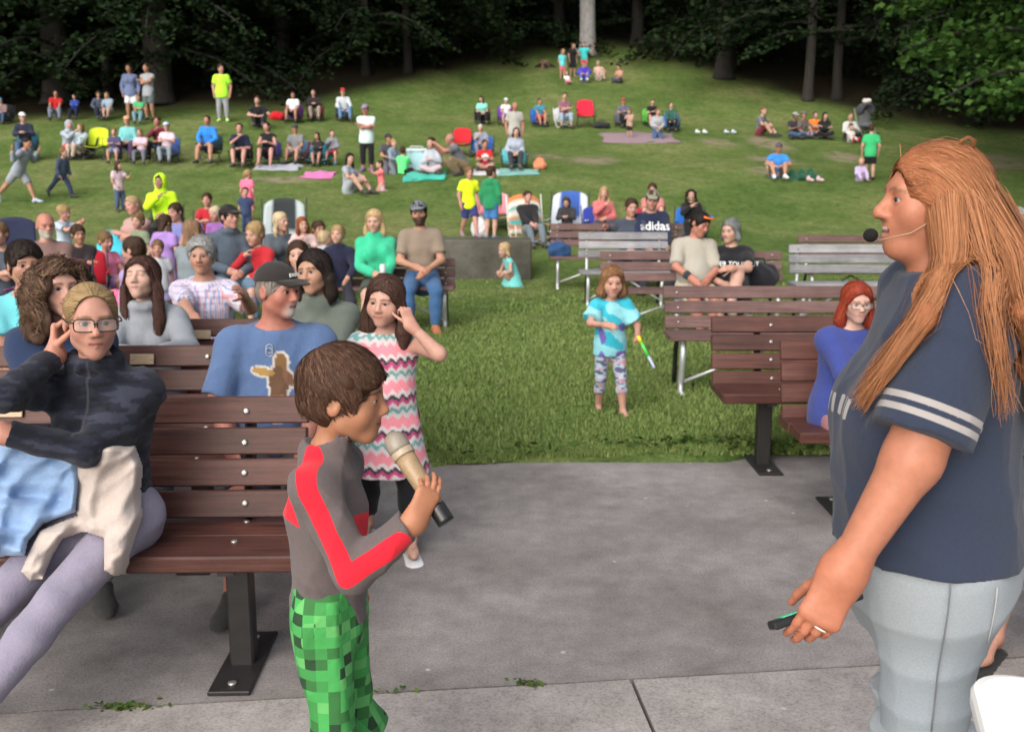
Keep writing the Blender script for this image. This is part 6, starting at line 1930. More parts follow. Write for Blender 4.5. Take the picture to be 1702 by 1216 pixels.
# --- crowd packed at the left
lb('faded brown bench lost in the crowd under the hugging woman', 195, 335, 385, 13.35)
lb('faded brown bench lost in the crowd under the long-haired blonde', 445, 560, 392, 12.95)
C('bald bearded man in a dusty brown shirt turned to the right', 76, 353, 0, 'sit', 10, skin='ruddy', hair=None, T=('tee', (0.20, 0.12, 0.11)), B=('pants', (0.1, 0.1, 0.12)), Y=9.4, seat=0.40, q='B', girth=1.25, face=dict(beard=((0.50, 0.46, 0.42), 'full')), head=(0.5, 0.1, 0), chair=('magenta camp chair behind the bald bearded man', (0.22, 0.03, 0.15), None, dict(w=0.6)))
C('bald-headed toddler in pale blue stretching both arms to the right', 106, 340, 0, 'stand', 70, 0.18, skin='pink', hair=('buzz', BL), T=('tee', (0.42, 0.50, 0.60)), B=('shorts', (0.1, 0.14, 0.3)), Y=14.2, arms='reach', q='B')
C('blonde woman hugging a child, tilted towards the aqua cloth', 217, 326, 0, 'sit', -30, skin='pink', hair=('pony', (0.42, 0.30, 0.16)), T=('tank', (0.42, 0.26, 0.24)), B=('shorts', (0.16, 0.13, 0.20)), Y=13.2, seat=0.44, q='B', fem=1, arms='cross', head=(0, 0.1, -0.25))
C('child with brown hair leaning on the hugging woman', 229, 354, 0, 'stand', -40, 0.17, hair=('short', LB), T=('tee', (0.20, 0.25, 0.16)), B=('shorts', (0.14, 0.1, 0.12)), Y=12.6, arms='down', q='B')
lumpy_bag('bright aqua cloth bundle left of the hugging woman', 186, 378, 0.50, 0.95, (0.06, 0.50, 0.66), 'cloth_bundle', 'cloth', Y=13.2, z=float(ground_z(-5.2, 13.2)))
C('dark-haired boy in black and red in front of the red chair', 136, 372, 0, 'sit', 25, 0.16, skin='tan', hair=('short', BR), T=('long', (0.025, 0.018, 0.022)), B=('pants', (0.03, 0.03, 0.035)), Y=11.6, seat=0.32, q='B', chair=('bright red camp chair under the dark-haired boy', (0.45, 0.012, 0.03)))
C('person in a neon yellow hooded top with the hood up', 269, 289, 0, 'sit', 3, skin='olive', hair=('short', DK), T=('hood', NEON, dict(hoodup=1)), B=('pants', BLACK), Y=16.6, seat=0.40, q='B', girth=1.1, arms='chin', chair=('black camp chair under the person in neon yellow', BLACK))
C('person with dark hair in a lavender tank top behind the child in purple', 291, 337, 0, 'sit', -8, skin='pink', hair=('short', BR), T=('tank', (0.20, 0.22, 0.50)), B=('shorts', (0.14, 0.16, 0.3)), Y=13.2, seat=0.44, q='B')
C('child with brown hair and a purple top, back of the head turned', 275, 356, 0, 'stand', 160, 0.165, hair=('bob', BR), T=('tee', (0.36, 0.22, 0.56)), B=('shorts', (0.3, 0.2, 0.4)), Y=12.2, q='B', arms='down')
C('boy in a red tee sitting in a blue chair', 347, 320, 0, 'sit', 0, 0.16, skin='pink', hair=('short', BR), T=('tee', (0.42, 0.02, 0.035)), B=('shorts', NAVY), Y=16.0, seat=0.36, q='B', chair=('bright blue camp chair under the boy in red', (0.02, 0.18, 0.60), None, dict(w=0.66)))
C('white-blond toddler in front of the boy in red', 357, 343, 0, 'stand', 0, 0.18, skin='pink', hair=('short', (0.62, 0.52, 0.38)), T=('tee', (0.30, 0.13, 0.40)), B=('shorts', (0.3, 0.2, 0.2)), Y=14.2, q='B', arms='down')
C('youth in a black cap and slate hoodie with jeans, facing right', 384, 340, 0, 'sit', 35, skin='pink', hair=('short', DK), T=('hood', (0.075, 0.10, 0.135)), B=('pants', (0.10, 0.17, 0.25)), Y=10.8, seat=0.36, q='B', cap=cp((0.02, 0.018, 0.02)), head=(0.35, 0, 0), arms='lap', lean=0.1)
C('child with fair brown hair in a grey tee, back turned, behind the grey-haired man', 318, 366, 0, 'sit', 150, 0.16, hair=('bob', (0.25, 0.15, 0.09)), T=('tee', (0.20, 0.24, 0.27)), B=('shorts', (0.1, 0.11, 0.13)), Y=10.6, seat=0.30, q='B')
C('blond boy in a red jacket eating beside the youth in slate', 424, 368, 0, 'sit', -30, 0.17, hair=('short', (0.40, 0.27, 0.13)), T=('long', (0.42, 0.02, 0.03)), B=('shorts', (0.6, 0.13, 0.02)), Y=10.8, seat=0.30, q='B', arms='chin', face=dict(kid=1))
C('child with dark hair lying back in pink striped shorts on the grass', 226, 392, 0, 'out', -120, 0.17, skin='pink', hair=('short', BR), T=('tee', (0.40, 0.30, 0.55)), B=('shorts', (0.80, 0.15, 0.28)), Y=11.3, q='B', arms='back', lean=-0.4, sh=None)
C('child in pink with bare legs in the middle of the packed crowd', 176, 384, 0, 'sit', 60, 0.17, skin='pink', hair=('short', LB), T=('tee', (0.75, 0.22, 0.34)), B=('shorts', (0.35, 0.22, 0.55)), Y=12.2, seat=0.2, q='B', sh=None)
C('small child in white and lilac sitting behind the grey-haired man', 262, 398, 0, 'stand', 30, 0.18, skin='pink', hair=('short', LB), T=('tee', (0.60, 0.60, 0.66)), B=('shorts', (0.3, 0.28, 0.5)), Y=10.6, q='B', arms='down')
C('child with short brown hair in grey at the left frame edge', 2, 368, 0, 'sit', 10, 0.155, hair=('short', LB), T=('tee', (0.07, 0.09, 0.12)), B=('pants', NAVY), Y=9.6, seat=0.36, q='B')
_g = np.array([W(10, 360, 14.0)[0], 14.0, float(ground_z(-7, 14.0))]); camp_chair('navy camp chair at the left frame edge behind the crowd', _g, 0.2, (0.02, 0.025, 0.06), seat=0.4, back=0.95, w=0.6)
_g = np.array([W(466, 360, 14.6)[0], 14.6, float(ground_z(-3.4, 14.6))])
camp_chair('big empty grey camp chair with a black panel', _g, 0.05, (0.40, 0.46, 0.48), (0.03, 0.035, 0.04), seat=0.45, back=1.15, w=0.62)
C('woman with long pale blonde hair in a grey jacket below the grey chair', 468, 352, 0, 'sit', 25, skin='fair', hair=('long', (0.60, 0.48, 0.30), dict(len=0.7)), T=('long', (0.08, 0.10, 0.12)), B=('pants', (0.05, 0.06, 0.08)), Y=12.8, seat=0.44, q='B', fem=1, head=(0.4, 0, 0))
C('girl with ginger hair in a red and white top', 505, 360, 0, 'sit', 10, 0.16, skin='fair', hair=('long', GI, dict(len=0.5)), T=('tee', (0.62, 0.45, 0.45)), B=('shorts', NAVY), Y=12.8, seat=0.44, q='B')
C('brown-haired person in a khaki top behind the small blond child', 530, 366, 0, 'sit', 20, skin='tan', hair=('short', BR), T=('tee', (0.14, 0.15, 0.10)), B=('shorts', NAVY), Y=12.8, seat=0.44, q='B')
C('small blond child in a pale blue top, back of the head turned', 541, 383, 0, 'stand', 150, 0.18, hair=('short', (0.52, 0.40, 0.24)), T=('tee', (0.36, 0.45, 0.56)), B=('shorts', NAVY), Y=12.0, q='B', arms='down')
C('person in a white tee at the right frame edge on the grass', 1694, 345, 0, 'sit', -20, skin='fair', hair=('short', GY), T=('tee', (0.60, 0.62, 0.66)), B=('shorts', (0.2, 0.22, 0.26)), Y=9.6, seat=0.42, q='B', chair=('grey camp chair at the right frame edge', (0.2, 0.2, 0.22)))
# ================================================================== THE NEAR FIGURES
def hero_fit(pf, a, px, py, Yh, zg=0.0, Hr=(0.6, 2.2)):
    """height and place of a figure whose head centre is seen at a pixel, at distance Yh"""
    tgt = W(px, py, Yh)
    lo, hi = Hr
    for _ in range(26):
        m = (lo + hi) / 2
        if pf(m).hc[2] + zg < tgt[2]: lo = m
        else: hi = m
    s = pf(m)
    R = rotz_m(a); hc = R @ s.hc
    loc = V3(tgt[0] - hc[0], tgt[1] - hc[1], zg)
    def L(px_, py_, Y_):
        return R.T @ (W(px_, py_, Y_) - loc)
    def LD(v):
        return R.T @ np.asarray(v, float)
    return m, loc, L, LD
NEAR = 'people close to the pavement'
def print_text(s, root, text, size, cx, cz, col, name='lettering', slant=0.0, xdir=1, lift=0.004, wmax=None):
    """lettering laid on the front of a garment"""
    cu = bpy.data.curves.new(name, 'FONT'); cu.body = text; cu.align_x = 'CENTER'; cu.align_y = 'CENTER'; cu.size = size
    cu.offset = size * 0.012; cu.resolution_u = 2
    tmp = bpy.data.objects.new(name, cu); COL.objects.link(tmp)
    dg = bpy.context.evaluated_depsgraph_get()
    me = bpy.data.meshes.new_from_object(tmp.evaluated_get(dg))
    bpy.data.objects.remove(tmp); bpy.data.curves.remove(cu)
    n = len(me.vertices)
    co = np.zeros(n * 3, np.float32); me.vertices.foreach_get('co', co); co = co.reshape(-1, 3)
    X = cx + co[:, 0]; Z = cz + co[:, 1] + slant * co[:, 0]
    Yv = np.full(n, -0.6)
    for _ in range(60):
        d = eval_groups(s.top_groups, X, Yv, Z)
        Yv = Yv + np.clip(d, 0, 0.05) * 0.8
    F = [tuple(p.vertices) for p in me.polygons]
    Yv = np.where(Yv > 0.15, -0.1, Yv) - lift - 0.004
    bpy.data.meshes.remove(me)
    return MB().add(np.stack([X, Yv, Z], -1), F, col, smooth=False).build(name, M_CLOTH, root)
def ring_pts(c, u, v, rx, rz, n=20, sq=1.0):
    out = []
    for i in range(n + 1):
        t = 2 * math.pi * i / n
        cx, sx = math.cos(t), math.sin(t)
        out.append(c + u * rx * math.copysign(abs(cx) ** sq, cx) + v * rz * math.copysign(abs(sx) ** sq, sx))
    return out
def glasses(s, root, col=(0.02, 0.02, 0.025), r=0.0017, w=0.125, h=0.085, zc=0.005, sq=0.55, lens=True):
    mb = MB(); hh = s.hh; R = s.HR
    u, v = R @ V3(1, 0, 0), R @ V3(0, 0, 1)
    for sg in (1, -1):
        c = s.h(sg * 0.15, -0.435, zc)
        uu = R @ unit(V3(1, sg * 0.16, 0))
        mb.tube(ring_pts(c, uu, v, w * hh, h * hh, 22, sq), r, 6, col)
        mb.tube([s.h(sg * 0.275, -0.42, zc + 0.035), s.h(sg * 0.355, -0.36, zc + 0.04), s.h(sg * 0.375, -0.1, zc + 0.04), s.h(sg * 0.365, 0.06, zc + 0.03), s.h(sg * 0.36, 0.12, zc - 0.04)], r * 1.2, 6, col)
    mb.tube([s.h(-0.03, -0.452, zc + 0.02), s.h(0, -0.47, zc + 0.03), s.h(0.03, -0.452, zc + 0.02)], r * 1.2, 6, col)
    g = mb.build('glasses', M_PLASTIC, root)
    if lens:
        for sg in (1, -1):
            c = s.h(sg * 0.15, -0.435, zc); uu = R @ unit(V3(1, sg * 0.16, 0))
            pts = ring_pts(c, uu, v, w * hh * 0.97, h * hh * 0.97, 22, sq)[:-1]
            n = len(pts); nn = np.cross(uu, v) * 0.0006
            V = [p + nn for p in pts] + [p - nn for p in pts]
            F = [tuple(range(n)), tuple(reversed(range(n, 2 * n)))] + [(i, (i + 1) % n, n + (i + 1) % n, n + i) for i in range(n)]
            MB().add(V, F, smooth=False).build('lens', M_GLASS, g)
    return g
def mat_glass():
    m, nt, b = _nodes('spectacle_glass')
    b.inputs['Base Color'].default_value = (1, 1, 1, 1)
    b.inputs['Roughness'].default_value = 0.03
    b.inputs['Alpha'].default_value = 0.05
    b.inputs['Specular IOR Level'].default_value = 0.9
    return m
M_GLASS = mat_glass()

# ------------------------------------------------------------------ the boy with the microphone
BOY_A = math.radians(86)
def boy():
    Yh = 2.16
    pf0 = lambda H, **k: Skel(H, hs=0.168, girth=1.0, head=(0.02, 0.12, 0.0), neck=0.12, lean=0.03, lf=(0.08 * H, 0, 0.045 * H), rf=(-0.08 * H, 0, 0.045 * H), **k)
    H, loc, L, LD = hero_fit(pf0, BOY_A, 574, 657, Yh)
    mic0, mic1 = L(656, 732, Yh - 0.05), L(742, 868, Yh - 0.13)
    md = unit(mic1 - mic0)
    wr = L(688, 868, Yh - 0.155)
    s = pf0(H, rh=wr, rpole=LD(V3(-0.5, -0.25, -1)), lh=L(595, 960, Yh + 0.10), lpole=LD(V3(-0.3, 1, -1)))
    # move the right elbow to where the sleeve shows it
    grip = mic0 + (mic1 - mic0) * 0.63
    d = unit(L(726, 790, Yh - 0.12) - wr); n = LD(V3(-0.25, 1, 0.25))
    grey, red = V3(0.115, 0.092, 0.092), V3(0.62, 0.014, 0.03)
    def jcol(P):
        c = np.tile(grey, (len(P), 1))
        ins = (np.linalg.norm((P - s.nb)[:, :2], axis=1) < 0.036) & (P[:, 2] > s.nb[2] + 0.004)
        c[ins] = (0.30, 0.31, 0.33)
        c[P[:, 2] < s.pel[2] - 0.055 * s.b] = grey * 0.9
        return c
    def jmask(P):
        pl = [s.nb * 0.7 + s.rs * 0.3 + V3(0, 0.015, 0.03), s.rs + V3(0, 0.0, 0.012), s.re + V3(0, 0.004, 0.004), s.rw * 0.82 + s.re * 0.18 + V3(0, 0, -0.010)]
        d = np.full(len(P), 9.0)
        for A, B in zip(pl[:-1], pl[1:]):
            a2, b2 = A[1:], B[1:]; ab = b2 - a2
            t = np.clip(((P[:, 1:] - a2) @ ab) / (ab @ ab), 0, 1)
            d = np.minimum(d, np.linalg.norm(P[:, 1:] - a2 - t[:, None] * ab, axis=1))
        msk = np.minimum.reduce([0.0215 - d, 0.02 - P[:, 0]])
        zc = s.chest[2] + 0.008 + 0.30 * (P[:, 1] - 0.02)
        arm = np.minimum(np.linalg.norm(np.cross(P - s.rs, unit(s.re - s.rs)), axis=1), np.linalg.norm(np.cross(P - s.re, unit(s.rw - s.re)), axis=1))
        band = np.minimum.reduce([0.025 - np.abs(P[:, 2] - zc), np.maximum(P[:, 1] - 0.03, -0.06 - P[:, 1]), arm - 0.078])
        return np.maximum(msk, band)
    m, nt, bs = _nodes('green_pixel_print')
    co = _coord(nt)
    sc = nt.nodes.new('ShaderNodeVectorMath'); sc.operation = 'SCALE'; sc.inputs['Scale'].default_value = 39.0
    nt.links.new(co, sc.inputs[0])
    sn = nt.nodes.new('ShaderNodeVectorMath'); sn.operation = 'FLOOR'; nt.links.new(sc.outputs[0], sn.inputs[0])
    wn_ = nt.nodes.new('ShaderNodeTexWhiteNoise'); wn_.noise_dimensions = '3D'; nt.links.new(sn.outputs[0], wn_.inputs['Vector'])
    r = _ramp(nt, wn_.outputs['Value'], [(0.0, (0.010, 0.042, 0.014)), (0.12, (0.024, 0.13, 0.03)), (0.32, (0.035, 0.225, 0.05)), (0.55, (0.045, 0.30, 0.068)), (0.78, (0.095, 0.36, 0.10))])
    r.color_ramp.interpolation = 'CONSTANT'
    nt.links.new(r.outputs[0], bs.inputs['Base Color']); bs.inputs['Roughness'].default_value = 0.85
    fb = _noise(nt, 14, 3, 0.5, co); _bump(nt, bs, fb.outputs[0], 0.5, 0.02)
    o = person('boy with brown hair in a grey and red track jacket holding a microphone', loc, BOY_A, s, (0.41, 0.19, 0.108),
               dict(kid=0.8, smile=0.7, eyes=0.5, fat=0.5, blush=0.5, brow=(0.06, 0.03, 0.018), nose=0.85, gaze=(0.1, 0.1), lips=(0.36, 0.13, 0.09)),
               dict(style='kid', col=(0.062, 0.030, 0.018), vol=1.30, line=0.36, strands=9500, slen=0.072, lift=0.003, r0=0.00075, part=(0.05, 0.36, 0.50), seg=7, grav=0.30, ends=1.1, var=0.38, col2=(0.12, 0.065, 0.042), sweep=(0, -0.75, 0.05), nape=-0.38, rough=0.006),
               dict(kind='jacket', col=jcol, loose=2.2, hem=0.034, vox=0.0048, fold=0.0095, fscale=24, collar=0.062, t=0.985, maskf=jmask, mat=mat_masked('track_jacket', red)), dict(kind='shorts', mat=m, t=0.66, flare=0.055, loose=1.7, fold=0.008, col=(0.05, 0.3, 0.07), vox=0.006),
               (0.06, 0.06, 0.07), 'A', hands=dict(r=dict(d=d, n=n, side=-1, curl=0.40, curls=[0.34, 0.40, 0.46, 0.52], thumb=0.55, spread=0.25, L=0.118 * s.b), l=dict(curl=0.6)), group=NEAR)
    # waistband and hem rib
    # microphone: head, collar, body, black base
    R = rotz_m(BOY_A)
    root = empty('microphone', loc + R @ mic0)
    D = R @ (mic1 - mic0); Ln = np.linalg.norm(D); D = D / Ln
    def seg(name, t0, t1, r0, r1, col, n=20, mid=None):
        pts = [D * (t0 + (t1 - t0) * k / 6) for k in range(7)]
        rr = np.linspace(r0, r1, 7) if mid is None else np.array(mid)
        MB().tube(pts, rr, n, col).build(name, M_MIC if name != 'base_cap' else M_PLASTIC, root)
    seg('grille', -0.020, 0.028, 0, 0, (0.27, 0.235, 0.19), 20, [0.008, 0.019, 0.0235, 0.0255, 0.0262, 0.0262, 0.0255])
    seg('collar', 0.028, 0.042, 0.027, 0.0265, (0.42, 0.33, 0.24))
    seg('handle', 0.042, Ln * 0.80, 0.0235, 0.0185, (0.34, 0.235, 0.135))
    seg('base_cap', Ln * 0.80, Ln, 0.0195, 0.0195, (0.012, 0.012, 0.013))
    tag(root, 'gold wireless microphone with black base in the boy\'s hand', 'microphone')
M_MIC = mat_vcol('brushed_gold', 0.42, 0.5, 160, 0.25, 0.25, 0.002)
boy()

# ------------------------------------------------------------------ the standing woman at the right
WOM_A = math.radians(-99)
def speaker_woman():
    Yh = 1.90
    pf0 = lambda H, **k: Skel(H, hs=0.121, girth=1.32, fem=0.90, bdrop=0.055, belly=0.62, arm=0.95, head=(0.13, -0.02, 0.0), neck=0.34, nlen=0.55, lean=0.0, shw=1.08, lf=(0.08, 0.06, 0.045 * H), rf=(-0.07, 0.15, 0.045 * H), **k)
    H, loc, L, LD = hero_fit(pf0, WOM_A, 1546, 336, Yh)
    wr = L(1396, 962, Yh - 0.24)
    s = pf0(H, lh=wr, lpole=LD(V3(0.6, -0.5, -0.3)), rh=L(1600, 980, Yh + 0.32), rpole=LD(V3(1, 0.5, 0)))
    navy = V3(0.027, 0.036, 0.064)
    sl0, sl1 = s.ls, s.le
    ua = unit(sl1 - sl0); tl = 0.46 * (s.ua + s.fa)
    def tmask(P):
        v = np.full(len(P), -1.0)
        for k in ('l', 'r'):
            A, B = getattr(s, k + 's'), getattr(s, k + 'e'); u = unit(B - A)
            t = (P - A) @ u
            rel = np.linalg.norm(P - A - np.outer(t, u), axis=1)
            for d0, d1 in ((0.028, 0.040), (0.050, 0.062)):
                v = np.maximum(v, np.minimum.reduce([t - (tl - d1), (tl - d0) - t, 0.10 - rel]))
        q = P - (s.chest - V3(0, 0, 0.085))
        v = np.maximum(v, np.minimum.reduce([-0.12 - P[:, 1], 0.020 - np.abs(q[:, 2] - 0.1 * P[:, 0]), 0.11 - np.abs(P[:, 0]), 0.004 * np.sin(P[:, 0] * 170)]))
        return v
    def scol(P):
        r = np.random.default_rng(4)
        K = r.normal(0, 1, (4, 3)) * 9; ph = r.uniform(0, 6, 4)
        n = sum(np.sin(P @ k + p) for k, p in zip(K, ph)) / 4
        c = V3(0.30, 0.34, 0.375) + n[:, None] * V3(0.035, 0.025, 0.012)
        for k in ('l', 'r'):
            A = getattr(s, k + 'k'); 
        return c
    hair = dict(style='long', col=(0.30, 0.105, 0.038), vol=1.10, len=1.75, lr=(1.45, 1.2), front=0.9, line=0.33, strands=0, rough=0.006)
    d = unit(L(1366, 1020, Yh - 0.255) - s.lw); wr = s.lw
    o = person('standing woman with long auburn hair in a navy tee and pale denim shorts', loc, WOM_A, s, (0.43, 0.172, 0.102),
               dict(mouth=0.55, nose=1.22, fat=0.35, chin2=1, blush=0.5, brow=(0.22, 0.10, 0.06), iris=(0.06, 0.065, 0.07), eyes=0.6, teeth=1, gaze=(0.0, 0.05), jaw=1.0, lips=(0.52, 0.22, 0.17)),
               None, dict(kind='tee', col=navy, t=0.46, flare=0.014, loose=2.9, hem=0.022, vox=0.0058, wob=0.0065, fold=0.0085, fscale=15, maskf=tmask, mat=mat_masked('navy_jersey', (0.31, 0.29, 0.285))),
               dict(kind='shorts', col=scol, t=0.515, flare=0.020, loose=1.3, fold=0.008, fscale=17, mat=M_DENIM, vox=0.007), 'flip', 'A',
               hands=dict(l=dict(d=d, n=LD(V3(0.15, 0.92, -0.15)), side=-1, curl=0.5, curls=[0.36, 0.42, 0.47, 0.52], thumb=0.6, spread=0.3, L=0.110 * s.b), r=dict(curl=0.4)), group=NEAR)
    # hair: volume, then layers of strands swept back to a clip with the ends over the shoulder
    R = rotz_m(WOM_A)
    def surf(px, py, Y0=None):
        """local point just outside the shirt (or at Y0) on a pixel's ray"""
        if Y0 is not None: return L(px, py, Y0)
        for Y in np.arange(Yh - 0.55, Yh + 0.1, 0.006):
            p = L(px, py, Y)
            if eval_groups(s.top_groups, *[np.array([q]) for q in p])[0] < 0.012: return p
        return L(px, py, Yh - 0.12)
    hg = hair_groups(s, dict(hair, style='bun'))[:1]
    f0 = [s.h(0.30, 0.06, -0.05), surf(1585, 455, Yh - 0.13), surf(1540, 520), surf(1496, 580), surf(1465, 625), surf(1442, 662)]
    f1 = [s.h(0.28, 0.24, -0.05), surf(1640, 455, Yh - 0.15), surf(1648, 520), surf(1660, 600), surf(1668, 680)]
    f2 = [s.h(0.20, 0.36, -0.05), surf(1690, 450, Yh - 0.13), surf(1705, 520), surf(1712, 610), surf(1715, 690)]
    pr = []
    LOB = ((f0, (0.036, 0.028, 0.020, 0.016, 0.011, 0.004), 2000), (f1, (0.045, 0.034, 0.022, 0.016, 0.005), 150), (f2, (0.05, 0.045, 0.032, 0.02, 0.006), 1300))
    for pts, rr, n in (LOB[0], LOB[2]):
        pr += [cap_(a, b, r1 * 0.6, r2 * 0.5) for a, b, r1, r2 in zip(pts[:-1], pts[1:], rr[:-1], rr[1:])]
    hg.append(Grp(pr, k=0.03, kk=0.03))
    P, F = mesh_field(hg, 0.0060, (), wobble(0.005, 60, 3))
    c1, c2, c3 = (0.33, 0.120, 0.052), (0.36, 0.145, 0.066), (0.43, 0.215, 0.105)
    mb = MB().add(P, F, np.asarray(c1) * 0.9)
    hd = dict(hair, seg=11)
    for n, ln, r0, sw, part, sd, col, col2, en, cu in ((9000, 0.26, 0.0003, (0, 0.75, 0.1), (0.0, -0.60, 0.34), 1, c1, c2, 0.25, 0.04), (7500, 0.33, 0.0003, (0, 0.35, -0.1), (0.0, -0.55, 0.42), 2, c1, c2, 0.5, 0.06), (500, 0.50, 0.0004, (0, 0.30, -0.2), (0, -0.5, 0.45), 6, c2, c3, 1.6, 0.16)):
        res = strands(s, hg, col, n, ln, hd, sd, r0=r0 * 1.2, lift=0.0025, curl=cu, part=part, var=0.16, ends=en, grav=0.55, sweep=sw, col2=col2, face_clear=0.36, avoid=s.top_groups, tipcol=c3, clear_y=0.02)
        if res: mb.add(*res)
    # loose locks down the front of the shoulder and the back
    for pts, rr, n in LOB:
        pts = np.array(pts); K = 15
        tt = np.linspace(0, len(pts) - 1, K)
        base = np.stack([np.interp(tt, np.arange(len(pts)), pts[:, k]) for k in range(3)], -1)
        rad = np.interp(tt, np.arange(len(pts)), rr)
        rad = np.maximum(rad, 0.016)
        dirs = RNG.normal(0, 1, (n, 3)); dirs /= np.linalg.norm(dirs, axis=1)[:, None]
        w1 = RNG.normal(0, 0.006, (n, 1, 3)); ph = RNG.uniform(0, 6.28, (n, 1))
        q = base[None] + dirs[:, None] * (rad[None] * RNG.uniform(0.75, 1.25, (n, 1)))[..., None] + w1 * np.sin(np.linspace(0, 6, K)[None] + ph)[..., None] * np.linspace(0.2, 1.6, K)[None, :, None]
        f = q.reshape(-1, 3)
        for _ in range(3):
            da = eval_groups(s.top_groups, f[:, 0], f[:, 1], f[:, 2])
            e = 0.004
            ga = np.stack([eval_groups(s.top_groups, *(f + V3(*[e if j == i_ else 0 for j in range(3)])).T) - da for i_ in range(3)], -1)
            ga /= np.linalg.norm(ga, axis=1)[:, None] + 1e-9
            f = f + ga * np.clip(0.006 - da, 0, 0.05)[:, None]
        q = f.reshape(n, K, 3)
        T_ = np.gradient(q, axis=1); U_ = np.cross(T_, dirs[:, None] + RNG.normal(0, 0.25, (n, 1, 3))); U_ /= np.linalg.norm(U_, axis=2)[..., None] + 1e-9
        w_ = np.linspace(0.0007, 0.0003, K)[None, :, None]
        Vr = np.stack([q + U_ * w_, q - U_ * w_], 2)
        bs_ = (np.arange(n) * K * 2)[:, None] + (np.arange(K - 1) * 2)[None, :]
        keep_ = np.arange(K - 1)[None] < np.where(RNG.uniform(0, 1, n) < 0.6, K, RNG.integers(9, K, n))[:, None]
        Fr = np.stack([bs_, bs_ + 1, bs_ + 3, bs_ + 2], -1)[keep_]
        cc = (np.asarray(c1) * 0.55 + np.asarray(c3) * 0.45)[None] * RNG.uniform(0.82, 1.2, n)[:, None]
        mb.add(Vr.reshape(-1, 3), Fr, np.repeat(cc, K * 2, 0))
    mb.build('hair', M_HAIR, o)
    lp = [s.h(0.16, 0.17, 0.50), s.h(0.18, 0.16, 0.56), s.h(0.18, 0.22, 0.59), s.h(0.17, 0.28, 0.56), s.h(0.16, 0.28, 0.49)]
    hl = MB()
    for k in range(7):
        j = RNG.normal(0, 0.0016, 3)
        hl.tube([p + j for p in lp], 0.0007, 4, np.asarray(c2) * RNG.uniform(0.6, 1.2))
    hl.build('hair_loop', M_HAIR, o)
    # headset microphone
    R = rotz_m(WOM_A)
    W2 = lambda p: loc + R @ p
    tip = L(1447, 391, Yh - 0.045)
    root = empty('headset_microphone', W2(tip))
    rt = W2(tip)
    rel = lambda p: W2(p) - rt
    v, F_, u_ = uv_ball(V3(0, 0, 0), 0.0135, np.eye(3), 18, 12)
    MB().add(v * V3(1.0, 1, 0.95), F_, (0.008, 0.007, 0.007)).build('foam_ball', mat_plain('foam', (0.010, 0.009, 0.009), 0.95, 0, 400, 0.5, 0.8), root)
    MB().tube([rel(tip), rel(s.h(0.17, -0.50, -0.36)), rel(s.h(0.30, -0.26, -0.28)), rel(s.h(0.375, -0.05, -0.12)), rel(s.h(0.40, 0.06, 0.02))], 0.0014, 6, (0.35, 0.20, 0.13)).build('boom', M_PLASTIC, root)
    tag(root, 'black foam headset microphone before the standing woman\'s mouth', 'microphone')
    # phone-like remote in her hand
    a_, b_ = W(1282, 1040, Yh - 0.235), W(1428, 988, Yh - 0.185)
    root = empty('remote', (a_ + b_) / 2)
    ux = unit(b_ - a_); uy = unit(np.cross(V3(0, 0.5, 1), ux)); uz = np.cross(ux, uy)
    RR = np.stack([ux, uy, uz], 1)
    ln = np.linalg.norm(b_ - a_)
    MB().box((0, 0, 0), (ln, 0.034, 0.016), RR, (0.010, 0.010, 0.011), bev=0.003).build('case', M_PLASTIC, root)
    MB().box(RR @ V3(-ln * 0.30, 0, 0.0088), (ln * 0.18, 0.026, 0.0022), RR, (0.10, 0.55, 0.32), bev=0.0006).build('screen', M_PLASTIC, root)
    tag(root, 'small black device with a green screen in the standing woman\'s hand', 'remote')
    # seams and turned-up cuffs of the shorts
    def side_pt(y_, z_):
        x_ = 0.42
        for _ in range(80):
            d_ = float(eval_groups(s.bot_groups, np.array([x_]), np.array([y_]), np.array([z_]))[0])
            if d_ < 0.001: break
            x_ -= max(d_ * 0.7, 0.001)
        return V3(x_ + 0.002, y_, z_)
    sh_o = [c_ for c_ in o.children if c_.name.startswith('shorts')][0]
    z0_, z1_ = s.lk[2] + 0.075, s.pel[2] - 0.02
    MB().tube([side_pt(s.lk[1] * (1 - t_) + s.pel[1] * t_ - 0.01, z0_ * (1 - t_) + z1_ * t_) for t_ in np.linspace(0, 1, 14)], 0.0016, 5, (0.16, 0.17, 0.19)).build('seam', M_CLOTH, sh_o)
    MB().tube([side_pt(s.pel[1] + 0.075, z1_ - 0.02 - 0.12 * t_) for t_ in np.linspace(0, 1, 6)], 0.0012, 5, (0.42, 0.42, 0.42)).build('pocket_seam', M_CLOTH, sh_o)
    for k_ in ('l', 'r'):
        Hp, K_, A_ = getattr(s, k_ + 'hip'), getattr(s, k_ + 'k'), getattr(s, k_ + 'a')
        last = s.leg(k_, 0.0085 * 1.2, 0.515, 0.020)[-1]
        u_ = unit(last[2] - last[1])
        P_, F_2 = mesh_field([Grp([cap_(last[2] - u_ * 0.045, last[2] + u_ * 0.004, last[4] + 0.001, last[4] + 0.004, cutb=True, cuta=True)])], 0.007, (), wobble(0.003, 40, 5))
        MB().add(P_, F_2, (0.36, 0.39, 0.415)).build('cuff', M_DENIM, sh_o)
    # ring
    L_ = 0.110 * s.b
    nn_ = LD(V3(0.15, 0.92, -0.15)); t_ = -unit(np.cross(d, unit(nn_ - d * np.dot(nn_, d))))
    rc = wr + d * 0.60 * L_ - t_ * 0.048 * L_
    MB().tube(ring_pts(rc, t_, np.cross(d, t_), 0.0105, 0.0105, 14), 0.0016, 6, (0.7, 0.68, 0.62)).build('ring', M_METAL_C, o)
    return s, loc
